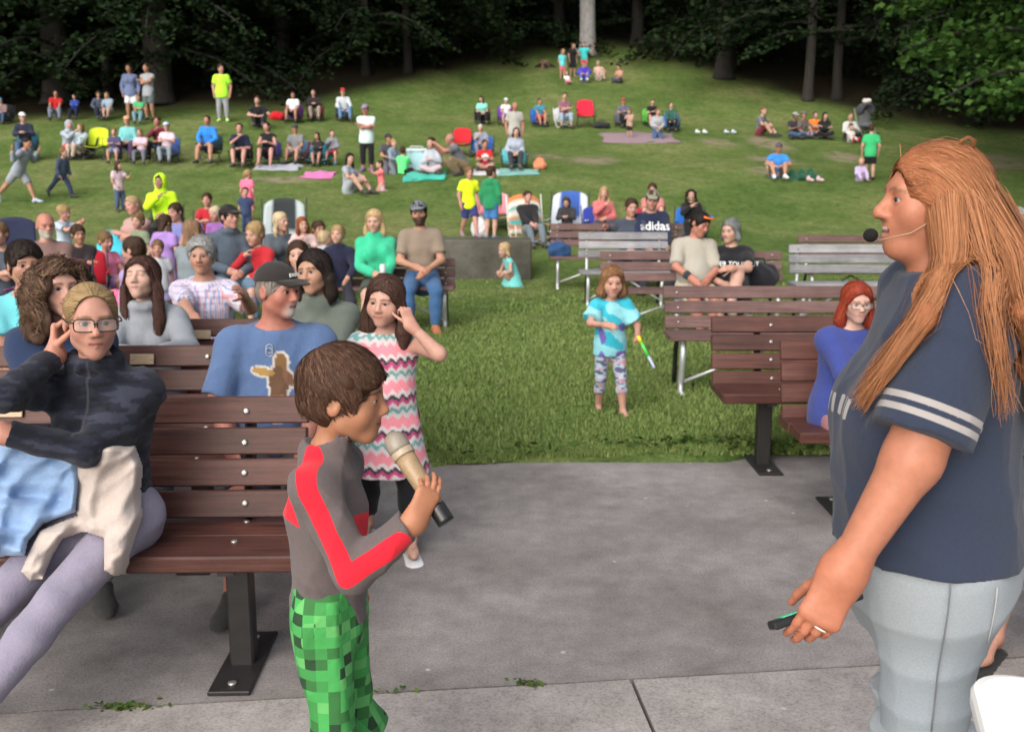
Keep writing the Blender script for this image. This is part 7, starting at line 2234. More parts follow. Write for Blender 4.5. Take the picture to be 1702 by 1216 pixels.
def mat_denim():
    m = mat_vcol('pale_denim', 0.9, 0.15, 300, 0.22, 0.35, 0.003, 0.05, 0, 4.0)
    return m
M_DENIM = mat_denim()
WS, WLOC = speaker_woman()

# ------------------------------------------------------------------ woman with glasses on the front bench
def glasses_woman():
    a = math.radians(-6); Yh = 2.88
    pf0 = lambda H, **k: Skel(H, pel=(0, 0.06, 0.44 + 0.075 * H), lean=0.08, twist=0.15, hs=0.138, fem=0.8, girth=0.93, head=(0.62, 0.06, 0.03), neck=0.05, shw=0.93,
                              lf=(-0.20, -0.60, 0.075), rf=(-0.42, -0.52, 0.075), lkp=(0.0, -1, 0.9), rkp=(-0.2, -1, 0.9), **k)
    H, loc, L, LD = hero_fit(pf0, a, 152, 532, Yh)
    rw = L(92, 592, Yh - 0.02)
    s = pf0(H, rh=rw, rpole=LD(V3(-0.45, -0.45, -1)), lh=L(8, 720, Yh - 0.17), lpole=LD(V3(1, 0.0, -0.7)))
    def camo(P):
        r = np.random.default_rng(9)
        n = 0
        for k, w in ((26, 0.8), (48, 0.8), (80, 0.6)):
            K = r.normal(0, 1, (3, 3)) * k; K[:, 2] *= 2.0; ph = r.uniform(0, 6, 3)
            n = n + w * sum(np.sin(P @ q + p) for q, p in zip(K, ph)) / 3
        c = np.where((n > 0.45)[:, None], V3(0.030, 0.034, 0.054), np.where((n < -0.45)[:, None], V3(0.006, 0.007, 0.013), V3(0.012, 0.014, 0.026)))
        c[(np.abs(P[:, 0] - 0.01) < 0.004) & (P[:, 1] < 0) & (P[:, 2] > s.chest[2])] = (0.04, 0.04, 0.05)
        return c
    hr = dict(style='short', col=(0.34, 0.235, 0.115), vol=0.22, line=0.46, clear=0.48, strands=4200, slen=0.12, part=(0.0, -0.65, 0.40), grav=0.10, sweep=(0, 0.9, 0.1), seg=7, ends=0.1, col2=(0.24, 0.155, 0.08), r0=0.0007, nape=-0.40, rough=0.002)
    o = person('woman in dark-rimmed glasses and camouflage jacket on the front bench, hand at ear', loc, a, s, (0.46, 0.235, 0.175),
               dict(mouth=0.25, brow=(0.18, 0.11, 0.06), blush=1.0, iris=(0.06, 0.05, 0.05), gaze=(0.12, 0.0), lips=(0.42, 0.17, 0.15)), hr,
               dict(kind='jacket', col=camo, loose=1.5, fold=0.008, fscale=24, vox=0.006), dict(kind='pants', col=(0.255, 0.235, 0.315), t=0.94, flare=0.006, loose=1.2, wob=0.004), None, 'A',
               hands=dict(r=dict(d=unit(L(96, 540, Yh + 0.02) - rw), n=LD(V3(1, 0.15, 0.15)), side=-1, curl=0.75, curls=[0.95, 0.85, 0.8, 0.78], thumb=0.1, thumb_dir=LD(V3(0.75, -0.1, 0.62)), L=0.112 * s.b), l=dict(curl=0.5)), group=NEAR)
    glasses(s, o, (0.012, 0.012, 0.014), 0.0018, 0.135, 0.090, 0.005, 0.5)
    # jumpers on her lap: sheets of knit lying over the body, with folds and thickness
    solid = [Grp(s.leg('l', 0.014) + s.leg('r', 0.014), k=0.03), Grp(s.torso(0.016)[:2], k=0.02, kk=0.02)]
    R = rotz_m(a)
    def inside(poly, x, y):
        r = np.zeros(len(x), bool); n = len(poly)
        for i in range(n):
            (x0, y0), (x1, y1) = poly[i], poly[(i + 1) % n]
            c = ((y0 > y) != (y1 > y)) & (x < (x1 - x0) * (y - y0) / (y1 - y0 + 1e-9) + x0)
            r ^= c
        return r
    def edge_d(poly, x, y):
        d = np.full(len(x), 1e9); n = len(poly)
        for i in range(n):
            A, B = np.array(poly[i], float), np.array(poly[(i + 1) % n], float); ab = B - A
            t = np.clip(((x - A[0]) * ab[0] + (y - A[1]) * ab[1]) / (ab @ ab), 0, 1)
            d = np.minimum(d, np.hypot(x - A[0] - t * ab[0], y - A[1] - t * ab[1]))
        return d
    def drape(label, poly, col, seed, lift, creases, step=2.0):
        r = np.random.default_rng(seed)
        px = np.arange(min(p[0] for p in poly) - 6, max(p[0] for p in poly) + 7, step); py = np.arange(min(p[1] for p in poly) - 6, max(p[1] for p in poly) + 7, step)
        X, Y = np.meshgrid(px, py); shp = X.shape; x, y = X.ravel(), Y.ravel()
        D = np.stack([(x - CX) / FPX, _cp + (CY - y) / FPX * _sp, -_sp + (CY - y) / FPX * _cp], -1); D /= D[:, 1:2]
        depth = np.full(len(x), 2.25); hit = np.zeros(len(x), bool)
        for _ in range(70):
            p = (V3(0, 0, CAM_H) + D * depth[:, None] - loc) @ R
            d = eval_groups(solid, p[:, 0], p[:, 1], p[:, 2])
            hit |= d < 0.002
            depth = np.where(hit | (depth > 3.1), depth, depth + np.clip(d * 0.8, 0.001, 0.1))
        dep = depth.reshape(shp); hm = hit.reshape(shp)
        dep = np.where(hm, dep, np.nan)
        for _ in range(80):                       # beyond the body the cloth hangs on at the depth of its neighbours
            if not np.isnan(dep).any(): break
            pad = np.pad(dep, 1, constant_values=np.nan)
            nb_ = np.stack([pad[:-2, 1:-1], pad[2:, 1:-1], pad[1:-1, :-2], pad[1:-1, 2:]])
            cnt = (~np.isnan(nb_)).sum(0); sm = np.nansum(nb_, 0)
            dep = np.where(np.isnan(dep) & (cnt > 0), sm / np.maximum(cnt, 1), dep)
        for _ in range(14):
            pad = np.pad(dep, 1, mode='edge')
            dep = (pad[:-2, 1:-1] + pad[2:, 1:-1] + pad[1:-1, :-2] + pad[1:-1, 2:] + 2 * dep) / 6
        ed = edge_d(poly, x, y).reshape(shp)
        f = np.zeros(shp)
        for ang, wl, amp, ph in creases:
            u = (X * math.cos(ang) + Y * math.sin(ang)) + 10 * np.sin(Y / 31.0 + ph) + 7 * np.sin(X / 23.0 + 2 * ph)
            f += amp * (0.5 + 0.5 * np.cos(2 * math.pi * u / wl + ph)) ** 1.6
        th = lift * np.clip(ed / 14.0, 0, 1) ** 0.5 + f * np.clip(ed / 10.0, 0, 1)
        front = dep - 0.006 - th
        ok = inside(poly, x, y).reshape(shp)
        cell = ok[:-1, :-1] & ok[1:, :-1] & ok[:-1, 1:] & ok[1:, 1:]
        def pts(dp):
            return (V3(0, 0, CAM_H) + D * dp.ravel()[:, None] - loc) @ R
        Vf, Vb = pts(front), pts(dep + 0.004)
        N = len(x); nx = shp[1]
        ii, jj = np.nonzero(cell)
        q0 = ii * nx + jj
        Ff = np.stack([q0, q0 + nx, q0 + nx + 1, q0 + 1], -1); Fb = Ff[:, ::-1] + N
        edges = {}
        for fc in Ff:
            for k in range(4):
                e = (int(fc[k]), int(fc[(k + 1) % 4]))
                if (e[1], e[0]) in edges: del edges[(e[1], e[0])]
                else: edges[e] = 1
        Fs = np.array([(b_, a_, a_ + N, b_ + N) for a_, b_ in edges])
        V = np.concatenate([Vf, Vb]); F = np.concatenate([Ff, Fb, Fs])
        used = np.unique(F); mp = np.full(len(V), -1); mp[used] = np.arange(len(used))
        ob = MB().add(V[used], mp[F], col).build('sweatshirt', M_CLOTH, None, loc, a)
        tag(ob, label, 'jumper', 'jumpers on the lap of the woman in glasses')
    drape('pale blue sweatshirt bundled on the lap of the woman in glasses', [(-25, 745), (5, 735), (30, 722), (62, 727), (92, 721), (118, 728), (132, 745), (134, 800), (128, 852), (96, 862), (72, 872), (48, 900), (42, 924), (-25, 926)], (0.25, 0.38, 0.60), 31, 0.055,
          [(0.5, 47, 0.022, 0.4), (2.2, 61, 0.018, 1.7), (1.3, 33, 0.009, 0.9)])
    drape('cream sweatshirt hanging over the knee of the woman in glasses', [(126, 738), (152, 732), (190, 736), (226, 740), (239, 776), (235, 812), (238, 858), (228, 888), (217, 922), (213, 955), (188, 957), (172, 948), (171, 894), (140, 884), (104, 897), (88, 925), (72, 962), (50, 966), (33, 950), (48, 915), (66, 880), (100, 866), (127, 856), (122, 800)], (0.50, 0.43, 0.395), 47, 0.040,
          [(0.25, 52, 0.018, 0.2), (1.9, 70, 0.016, 2.6), (0.9, 29, 0.007, 1.1)])
glasses_woman()

# ------------------------------------------------------------------ man in the black cap and blue tee (second bench)
def cap_man():
    a = math.radians(6); Yh = 3.80
    pf0 = lambda H, **k: Skel(H, pel=(0, 0.06, 0.44 + 0.075 * H), lean=0.06, twist=0.05, hs=0.135, girth=1.35, belly=1.1, shw=1.12, head=(0.92, 0.08, 0.0), neck=0.05,
                              lf=(0.13, -0.42, 0.08), rf=(-0.13, -0.42, 0.08), lkp=(0.2, -1, 0.8), rkp=(-0.2, -1, 0.8), **k)
    H, loc, L, LD = hero_fit(pf0, a, 462, 482, Yh)
    s = pf0(H, rh=L(385, 745, Yh - 0.20), rpole=LD(V3(-1, 0.6, -0.5)), lh=L(505, 745, Yh - 0.22), lpole=LD(V3(1, 0.6, -0.5)))
    blue = V3(0.088, 0.145, 0.285)
    cz, cx = s.chest[2] - 0.045, 0.012
    def tcol(P):
        c = np.tile(blue, (len(P), 1))
        x, z = P[:, 0] - cx, P[:, 2] - cz
        f = P[:, 1] < -0.05
        el = lambda x0, z0, a_, b_, t=0.0: (((x - x0) * math.cos(t) + (z - z0) * math.sin(t)) / a_) ** 2 + ((-(x - x0) * math.sin(t) + (z - z0) * math.cos(t)) / b_) ** 2
        shapes = [(0.015, 0.085, 0.024, 0.032, 0.2), (0.005, 0.0, 0.034, 0.072, 0.12), (-0.052, 0.048, 0.045, 0.014, -0.12), (0.042, 0.022, 0.016, 0.034, 0.5), (0.0, -0.055, 0.040, 0.022, 0.2)]
        for i, sh_ in enumerate(shapes):
            c[(el(sh_[0], sh_[1], sh_[2] + 0.008, sh_[3] + 0.008, sh_[4]) < 1) & f] = (0.55, 0.52, 0.48)
        cols = [(0.20, 0.11, 0.045), (0.13, 0.07, 0.04), (0.36, 0.22, 0.07), (0.20, 0.10, 0.06), (0.30, 0.17, 0.06)]
        for sh_, cc in zip(shapes, cols):
            c[(el(*sh_) < 1) & f] = cc
        c[(el(0.0, -0.085, 0.085, 0.017, 0.10) < 1) & f] = (0.06, 0.33, 0.66)
        c[(el(0.02, -0.103, 0.05, 0.014, 0.2) < 1) & f] = (0.10, 0.42, 0.70)
        c[(el(0.01, -0.128, 0.030, 0.008, 0.1) < 1) & f] = (0.55, 0.42, 0.40)
        return c
    o = person('man with a black cap, white goatee and blue printed tee on the second bench', loc, a, s, (0.42, 0.165, 0.12),
               dict(beard=((0.52, 0.48, 0.45), 'goatee'), mouth=0.35, blush=0.8, brow=(0.25, 0.18, 0.14), nose=1.1, fat=0.3, eyes=0.8), dict(style='short', col=(0.22, 0.19, 0.17), vol=0.5, strands=250, slen=0.03),
               dict(kind='tee', col=tcol, t=0.47, loose=1.6, vox=0.0075, wob=0.006, flare=0.012), dict(kind='shorts', col=(0.05, 0.055, 0.07)), (0.03, 0.03, 0.03), 'A2', cap=cp((0.026, 0.023, 0.022)), group=NEAR)
    # small white letters on the cap front
    for i, (dx, hgt) in enumerate(((-0.10, 0.075), (-0.035, 0.062), (0.03, 0.062), (0.095, 0.062))):
        p = s.h(dx + 0.03, -0.375 - 0.02 * (1 - abs(dx) * 6), 0.345)
        u, v = s.HR @ V3(1, 0, 0), s.HR @ unit(V3(0, 0.35, 1))
        nn = np.cross(u, v)
        RR = np.stack([u, -nn, v], 1)
        MB().box(p, (0.007, 0.004, hgt * s.hh), RR, (0.6, 0.58, 0.55)).box(p + u * 0.005 + v * 0.003, (0.007, 0.004, 0.004), RR, (0.6, 0.58, 0.55)).build('cap_letter', M_CLOTH, o)
    # sunglasses hung on the collar
    nk = s.nb + s.fwt * 0.085 + V3(-0.02, 0, -0.045)
    g = MB()
    for sg in (0, 1):
        g.tube(ring_pts(nk + V3(0.0, -0.012 - 0.006 * sg, -0.020 - 0.012 * sg), V3(1, 0, 0), V3(0, 0, 1), 0.013, 0.017, 14), 0.0016, 6, (0.45, 0.45, 0.47))
    g.build('eyeglasses', M_METAL_C, o)
cap_man()

# ------------------------------------------------------------------ others on the left benches
def seated(label, px, py, Yh, a, hs, seat=0.44, head=(0, 0, 0), face=None, hair=None, top=None, bottom=None, skin='fair', hands=None, lhp=None, rhp=None, cap=None, lean=0.05, twist=0.0, lp=(1, 0.4, -0.6), rp=(-1, 0.4, -0.6), neck=0.05, legs=None, shoes=(0.05, 0.05, 0.05), side=0.0, zg=0.0, **sk):
    a = math.radians(a)
    lg = legs or {}
    pf0 = lambda H, **k: Skel(H, pel=(0, 0.04, seat + 0.075 * H), lean=lean, twist=twist, side=side, hs=hs, head=head, neck=neck, lf=lg.get('lf', (0.11, -0.40, 0.075)), rf=lg.get('rf', (-0.11, -0.40, 0.075)), lkp=(0.2, -1, 0.8), rkp=(-0.2, -1, 0.8), **{**sk, **k})
    H, loc, L, LD = hero_fit(pf0, a, px, py, Yh, zg)
    k = {}
    if lhp is not None: k.update(lh=L(*lhp), lpole=LD(V3(*lp)))
    else: k.update(lh=V3(0.06, -0.27, seat + 0.13), lpole=(1, 0.5, -0.3))
    if rhp is not None: k.update(rh=L(*rhp), rpole=LD(V3(*rp)))
    else: k.update(rh=V3(-0.06, -0.27, seat + 0.13), rpole=(-1, 0.5, -0.3))
    s = pf0(H, **k)
    FITLOG.append((label, Yh, round(H, 2)))
    o = person(label, loc, a, s, skin, face, hair, top, bottom, shoes, 'A2', hands=hands, cap=cap, group=NEAR)
    return o, s, loc, a
curl_h = dict(style='curly', col=(0.075, 0.040, 0.025), len=0.92, n=80, vol=1.10, strands=2000, slen=0.30, curl=0.85, r0=0.0015, seg=11, ends=1.4, col2=(0.14, 0.085, 0.05), var=0.5, grav=0.6, line=0.34, part=(0.1, -0.1, 0.5))
seated('woman with long curly brown hair in a navy sweatshirt on the second bench', 98, 478, 3.80, 18, 0.140, head=(0.42, 0.02, 0.02), skin=(0.49, 0.27, 0.21), face=dict(smile=0.8, brow=(0.06, 0.035, 0.02), blush=0.9, eyes=0.75, fat=0.5), hair=curl_h, top=dict(kind='long', col=(0.020, 0.035, 0.085), loose=1.6), bottom=dict(kind='pants', col=(0.03, 0.04, 0.08)), fem=0.9, girth=1.2)
seated('teenage boy with short dark hair and an aqua tee at the left frame edge', 42, 440, 4.75, 20, 0.138, head=(0.30, 0.05, 0.0), skin=(0.42, 0.22, 0.155), face=dict(brow=(0.02, 0.013, 0.01), eyes=0.85), hair=dict(style='short', col=(0.022, 0.014, 0.011), vol=1.6, strands=900, slen=0.05, ends=0.8, sweep=(0, -0.3, 0.2)), top=dict(kind='tee', col=(0.14, 0.52, 0.58)), bottom=dict(kind='shorts', col=(0.03, 0.04, 0.08)))
lng = dict(style='long', col=(0.050, 0.022, 0.018), len=1.30, vol=1.0, front=0.6, strands=2400, slen=0.42, r0=0.0013, seg=11, part=(0.0, -0.15, 0.5), line=0.36, grav=0.8, col2=(0.085, 0.04, 0.03))
seated('girl with very long straight brown hair in a grey hoodie, eyes closed', 236, 462, 4.72, 6, 0.143, head=(-0.18, -0.22, -0.05), skin=(0.52, 0.32, 0.255), face=dict(eyes=0.05, brow=(0.05, 0.03, 0.02), lips=(0.42, 0.17, 0.16), blush=0.5), hair=lng, top=dict(kind='hood', col=(0.26, 0.28, 0.315), loose=2.2, wob=0.010), bottom=dict(kind='pants', col=(0.05, 0.06, 0.09)), fem=0.7, lean=0.20,
       lhp=(265, 588, 4.42), rhp=(215, 588, 4.42))
def plaid(P):
    c = np.tile(V3(0.60, 0.57, 0.66), (len(P), 1))
    an = np.arctan2(P[:, 0], -P[:, 1] + 0.05) * 0.16
    st = np.mod(an / 0.030, 1.0); hz_ = np.mod(P[:, 2] / 0.034, 1.0)
    c[st < 0.25] = (0.22, 0.30, 0.58); c[(st > 0.5) & (st < 0.68)] = (0.58, 0.30, 0.36)
    m = hz_ < 0.18
    c[m] = c[m] * 0.72
    return c
seated('smiling man with wavy grey hair and a pale checked shirt leaning on the third bench', 335, 425, 5.75, 2, 0.137, head=(0.05, 0.02, 0.0), skin=(0.42, 0.225, 0.16), face=dict(smile=1.0, mouth=0.15, teeth=1, nose=1.15, brow=(0.25, 0.24, 0.23), eyes=0.7), hair=dict(style='short', col=(0.34, 0.34, 0.34), vol=2.2, strands=1300, slen=0.06, curl=0.6, ends=0.8, line=0.36, col2=(0.20, 0.20, 0.2)),
       top=dict(kind='tee', col=plaid, t=0.50, vox=0.009, loose=1.7), bottom=dict(kind='pants', col=(0.12, 0.11, 0.10)), lhp=(404, 490, 5.45), rhp=(330, 545, 5.28), lp=(0.8, 0.2, -1), rp=(-1, 0.0, -0.5), girth=1.05)
seated('young woman with dark hair and clear glasses peering past the black cap', 522, 452, 4.72, -2, 0.140, head=(-0.30, 0.0, -0.12), skin=(0.40, 0.225, 0.15), face=dict(mouth=0.25, teeth=1, brow=(0.02, 0.014, 0.01), fat=0.3), hair=dict(style='long', col=(0.020, 0.013, 0.011), len=0.55, vol=1.1, strands=1100, slen=0.20, seg=8, part=(0.0, -0.1, 0.5), line=0.33), top=dict(kind='jacket', col=(0.115, 0.135, 0.115), loose=1.6), bottom=dict(kind='pants', col=(0.05, 0.05, 0.06)), fem=0.8)
_o = seated('red-haired woman in glasses and a royal blue sweater on the right-hand bench', 1424, 502, 4.46, 14, 0.140, head=(-0.22, 0.14, 0.0), skin=(0.51, 0.315, 0.255), face=dict(eyes=0.8, brow=(0.25, 0.10, 0.07), lips=(0.45, 0.20, 0.18), nose=1.05, blush=0.6), hair=dict(style='bob', col=(0.22, 0.030, 0.016), len=0.42, vol=1.05, strands=1700, slen=0.19, seg=8, part=(0.0, -0.15, 0.5), line=0.34, col2=(0.30, 0.055, 0.022), r0=0.0013), top=dict(kind='long', col=(0.040, 0.058, 0.235), loose=2.0, wob=0.007), bottom=dict(kind='pants', col=(0.26, 0.12, 0.14)), fem=0.8, lean=0.10, girth=1.2)
glasses(_o[1], _o[0], (0.10, 0.06, 0.05), 0.0014, 0.135, 0.085, 0.0, 0.55)
C('woman showing only her forehead above the young woman in glasses', 500, 398, 0, 'sit', -5, skin='fair', hair=('long', BR, dict(len=0.5)), T=('tee', (0.10, 0.09, 0.10)), B=('pants', (0.05, 0.05, 0.06)), Y=8.2, seat=0.32, q='B', fem=1, chair=('dark camp chair under the woman behind the black cap', BLACK), group=NEAR)
seated('person with bare shins and black sandals behind the standing woman at right frame edge', 1800, 520, 3.30, -30, 0.138, skin=(0.46, 0.24, 0.175), hair=dict(style='bob', col=BR, len=0.3, strands=200), top=dict(kind='tee', col=(0.2, 0.1, 0.12)), bottom=dict(kind='shorts', col=(0.1, 0.1, 0.12)), shoes='flip', legs=dict(lf=(0.02, -0.36, 0.075), rf=(-0.16, -0.38, 0.075)))

# ------------------------------------------------------------------ girl in the zigzag dress
def zigzag_girl():
    a = math.radians(4); Yh = 4.05
    pf0 = lambda H, **k: Skel(H, hs=0.165, girth=1.12, belly=0.5, head=(-0.30, 0.10, 0.06), neck=0.05, lean=0.02, lf=(0.085, -0.10, 0.045 * H), rf=(-0.11, 0.12, 0.055 * H), lfd=(0.15, -1, 0), **k)
    H, loc, L, LD = hero_fit(pf0, a, 640, 500, Yh)
    lw = L(682, 540, Yh - 0.10)
    s = pf0(H, lh=lw, lpole=LD(V3(1, -0.2, -0.9)), rh=L(600, 690, Yh - 0.02), rpole=LD(V3(-1, 0.3, 0)))
    FITLOG.append(('zigzag girl', Yh, round(H, 2)))
    def chev(P):
        an = np.arctan2(P[:, 0], -P[:, 1] + 0.03) * 0.15
        tri = np.abs(np.mod(an / 0.048, 1.0) - 0.5) * 2
        v = np.mod((P[:, 2] + 0.020 * tri) / 0.150, 1.0)
        c = np.tile(V3(0.80, 0.27, 0.33), (len(P), 1))
        for lo, hi, cc in ((0.0, 0.14, (0.62, 0.56, 0.57)), (0.14, 0.26, (0.14, 0.36, 0.36)), (0.26, 0.38, (0.66, 0.57, 0.58)), (0.38, 0.50, (0.50, 0.07, 0.20)), (0.50, 0.60, (0.05, 0.05, 0.055)), (0.60, 0.72, (0.68, 0.60, 0.61))):
            c[(v >= lo) & (v < hi)] = cc
        return c
    o = person('girl in a pink zigzag dress and black leggings with a fist at her cheek', loc, a, s, (0.52, 0.295, 0.23),
               dict(kid=1, smile=0.5, mouth=0.15, fat=0.9, blush=1.0, eyes=0.7, brow=(0.09, 0.05, 0.03), lips=(0.5, 0.18, 0.16)),
               dict(style='long', col=(0.060, 0.030, 0.022), len=0.80, vol=1.1, strands=1700, slen=0.28, seg=9, part=(0.08, -0.1, 0.5), line=0.34, lr=(1.0, 0.8), col2=(0.10, 0.055, 0.04)),
               dict(kind='teedress', t=0.06, col=chev, len=0.335, hemr=0.165, vox=0.0075, loose=1.3, wob=0.006), dict(kind='pants', col=(0.010, 0.011, 0.014), t=0.90, loose=0.8, wob=0.002), None, 'A2',
               hands=dict(l=dict(d=unit(L(668, 495, Yh - 0.10) - lw), n=LD(V3(-0.6, 0.8, 0)), side=1, curl=0.95), r=dict(curl=0.3)), group=NEAR)
    for k in ('l', 'r'):
        A = getattr(s, k + 'a'); d = getattr(s, k + 'fd'); b = s.b
        m = A + V3(0, 0, -0.052 * b)
        so = garment('sandal', [Grp([cap_(m - d * 0.03 * b, m + d * 0.122 * b, 0.031 * b, 0.036 * b, V3(0, 0, 1), 0.20)])], QUAL['A'], (0.70, 0.70, 0.72), o, vox=0.005)
        side = np.cross(d, V3(0, 0, 1))
        top = m + d * 0.085 * b + V3(0, 0, 0.044 * b)
        MB().tube([m + d * 0.02 * b + side * 0.028 * b + V3(0, 0, 0.01), m + d * 0.055 * b + side * 0.018 * b + V3(0, 0, 0.042 * b), top, m + d * 0.055 * b - side * 0.018 * b + V3(0, 0, 0.042 * b), m + d * 0.02 * b - side * 0.028 * b + V3(0, 0, 0.01)], 0.0035, 6, (0.42, 0.26, 0.17)).build('strap', M_CLOTH, so)
zigzag_girl()

# ------------------------------------------------------------------ barefoot girl in tie-dye
def tiedye_girl():
    a = math.radians(6); Yh = 6.45
    pf0 = lambda H, **k: Skel(H, hs=0.185, girth=0.98, head=(-0.02, 0.16, 0.0), neck=0.05, lean=0.04, lf=(0.075, -0.10, 0.05 * H), rf=(-0.055, 0.07, 0.055 * H), lfd=(0.35, -1, -0.1), rfd=(-0.1, -1, -0.25), **k)
    H, loc, L, LD = hero_fit(pf0, a, 1018, 468, Yh)
    s = pf0(H, lh=L(1060, 556, Yh - 0.10), lpole=LD(V3(0.5, 1, -0.3)), rh=L(1008, 540, Yh - 0.18), rpole=LD(V3(-1, 0.2, -0.5)))
    FITLOG.append(('tiedye', Yh, round(H, 2)))
    def dye(P):
        r = np.random.default_rng(2)
        n = 0; n2 = 0
        for k in (14, 24, 38):
            K = r.normal(0, 1, (3, 3)) * k; ph = r.uniform(0, 6, 6)
            n = n + sum(np.sin(P @ q + p) for q, p in zip(K, ph[:3])) / 3; n2 = n2 + sum(np.sin(P @ q[::-1] + p) for q, p in zip(K, ph[3:])) / 3
        c = np.where((n > 0.35)[:, None], V3(0.26, 0.62, 0.70), V3(0.035, 0.42, 0.55))
        low = P[:, 2] < s.chest[2] - 0.05
        c = np.where(((n2 > 0.25) & low)[:, None], V3(0.16, 0.12, 0.42), c)
        c = np.where(((n2 > 0.3) & ~low & (P[:, 0] > 0.04))[:, None], V3(0.14, 0.16, 0.48), c)
        return c
    def leg(P):
        r = np.random.default_rng(6)
        n = 0
        for k in (45, 70):
            K = r.normal(0, 1, (3, 3)) * k; K[:, 2] *= 1.5; ph = r.uniform(0, 6, 3)
            n = n + sum(np.sin(P @ q + p) for q, p in zip(K, ph)) / 3
        c = np.where((n > 0.3)[:, None], V3(0.10, 0.09, 0.17), np.where((n < -0.45)[:, None], V3(0.55, 0.25, 0.30), V3(0.38, 0.50, 0.60)))
        return c
    o = person('small barefoot girl in a turquoise tie-dye tee and patterned leggings walking on the grass', loc, a, s, (0.50, 0.27, 0.205),
               dict(kid=1, fat=0.6, brow=(0.2, 0.11, 0.06), blush=0.8), dict(style='bob', col=(0.20, 0.095, 0.045), len=0.28, vol=1.15, strands=900, slen=0.12, r0=0.002, curl=0.3, part=(-0.1, 0, 0.5), line=0.36, col2=(0.30, 0.17, 0.08)),
               dict(kind='tee', col=dye, loose=2.4, hem=0.09, vox=0.009, flare=0.018, t=0.42), dict(kind='capri', col=leg, t=0.74, vox=0.0095), None, 'A2', hands=dict(r=dict(curl=0.5), l=dict(curl=0.8)), group=NEAR)
    p0, p1 = W(1061, 560, Yh - 0.15), W(1088, 612, Yh - 0.20)
    root = empty('glow_stick', p0)
    D = p1 - p0
    MB().tube([D * -0.03, D * 0.16], 0.013, 10, (0.75, 0.65, 0.02)).build('grip', M_PLASTIC, root)
    MB().tube([D * 0.16, D * 0.62], [0.008, 0.009], 10, (0.08, 0.75, 0.10)).build('tube', M_PLASTIC, root)
    MB().tube([D * 0.62, D * 0.95, D], [0.009, 0.009, 0.005], 10, (0.45, 0.50, 0.78)).build('tip', M_PLASTIC, root)
    tag(root, 'green and yellow toy light stick in the tie-dye girl\'s hand', 'toy')
tiedye_girl()

# ------------------------------------------------------------------ lettering and small things on the middle figures
WHT = (0.72, 0.74, 0.76)
print_text(NAVYMAN[1], NAVYMAN[0], 'adidas', 0.16, 0.0, NAVYMAN[1].chest[2] + 0.01, WHT)
print_text(BLACKW[1], BLACKW[0], 'NEVER TOLD BUT', 0.062, 0.0, BLACKW[1].chest[2] + 0.015, WHT)
def beige_bits():
    o, s, loc, a = BEIGE
    MB().tube([s.h(-0.30, -0.30, 0.42), s.h(-0.12, -0.43, 0.43), s.h(0.12, -0.43, 0.43), s.h(0.30, -0.30, 0.42)], 0.018, 8, (0.75, 0.16, 0.02), flat=0.6).build('sunglasses', M_PLASTIC, o)
    MB().tube([s.h(0.32, -0.28, 0.42), s.h(0.46, 0.05, 0.40)], 0.010, 6, (0.03, 0.2, 0.6)).build('sunglasses_arm', M_PLASTIC, o)
    MB().tube([s.rw + (s.re - s.rw) * 0.06, s.rw + (s.re - s.rw) * 0.36], [0.036, 0.044], 12, (0.03, 0.035, 0.04)).build('wrist_brace', M_CLOTH, o)
beige_bits()
def can():
    o, s, loc, a = GREENW
    p = loc + rotz_m(a) @ ((s.lw + s.rw) / 2 + V3(0.02, -0.07, 0.06))
    root = empty('drink_can', p)
    MB().tube([(0, 0, -0.06), (0, 0, -0.055), (0, 0, 0.05), (0, 0, 0.06)], [0.026, 0.032, 0.032, 0.027], 14, (0.62, 0.64, 0.66)).build('can_body', M_METAL_C, root)
    MB().tube([(0, 0, 0.0601), (0, 0, 0.063)], [0.026, 0.024], 14, (0.45, 0.46, 0.48)).build('can_lid', M_METAL_C, root)
    tag(root, 'silver drink can held by the blonde woman in mint green', 'can')
can()
lumpy_bag('blue and black bag on the left end of the bench', 929, 418, 0.30, 0.22, (0.02, 0.06, 0.16), Y=13.75, z=float(ground_z(0.6, 13.75)) + 0.452)
lumpy_bag('black bag beside the grey-haired woman in black', 1258, 470, 0.42, 0.30, (0.012, 0.013, 0.018), Y=10.1, z=float(ground_z(2.5, 10.1)) + 0.452)
# sandalled foot owner is the man in the cap; plaques on bench backs
def plaque(label, px, py, Y):
    p = W(px, py, Y)
    root = empty('plaque', p, a1)
    MB().box((0, 0, 0), (0.10, 0.006, 0.045), rotx_m(-math.radians(14)), bev=0.002).build('plate', M_BRASS, root)
    for sx in (-0.042, 0.042):
        MB().tube([(sx, -0.003, 0), (sx, -0.006, 0)], 0.003, 6).build('screw', M_BOLT, root)
    tag(root, label, 'plaque', 'small plaques on the bench backs')
plaque('small tan plaque on the second bench back', 236, 597, B2Y - 0.02)
plaque('small tan plaque on the third bench back', 334, 556, B3Y - 0.02)
plaque('small tan plaque on the front bench at the left edge', 12, 682, B1Y - 0.02)
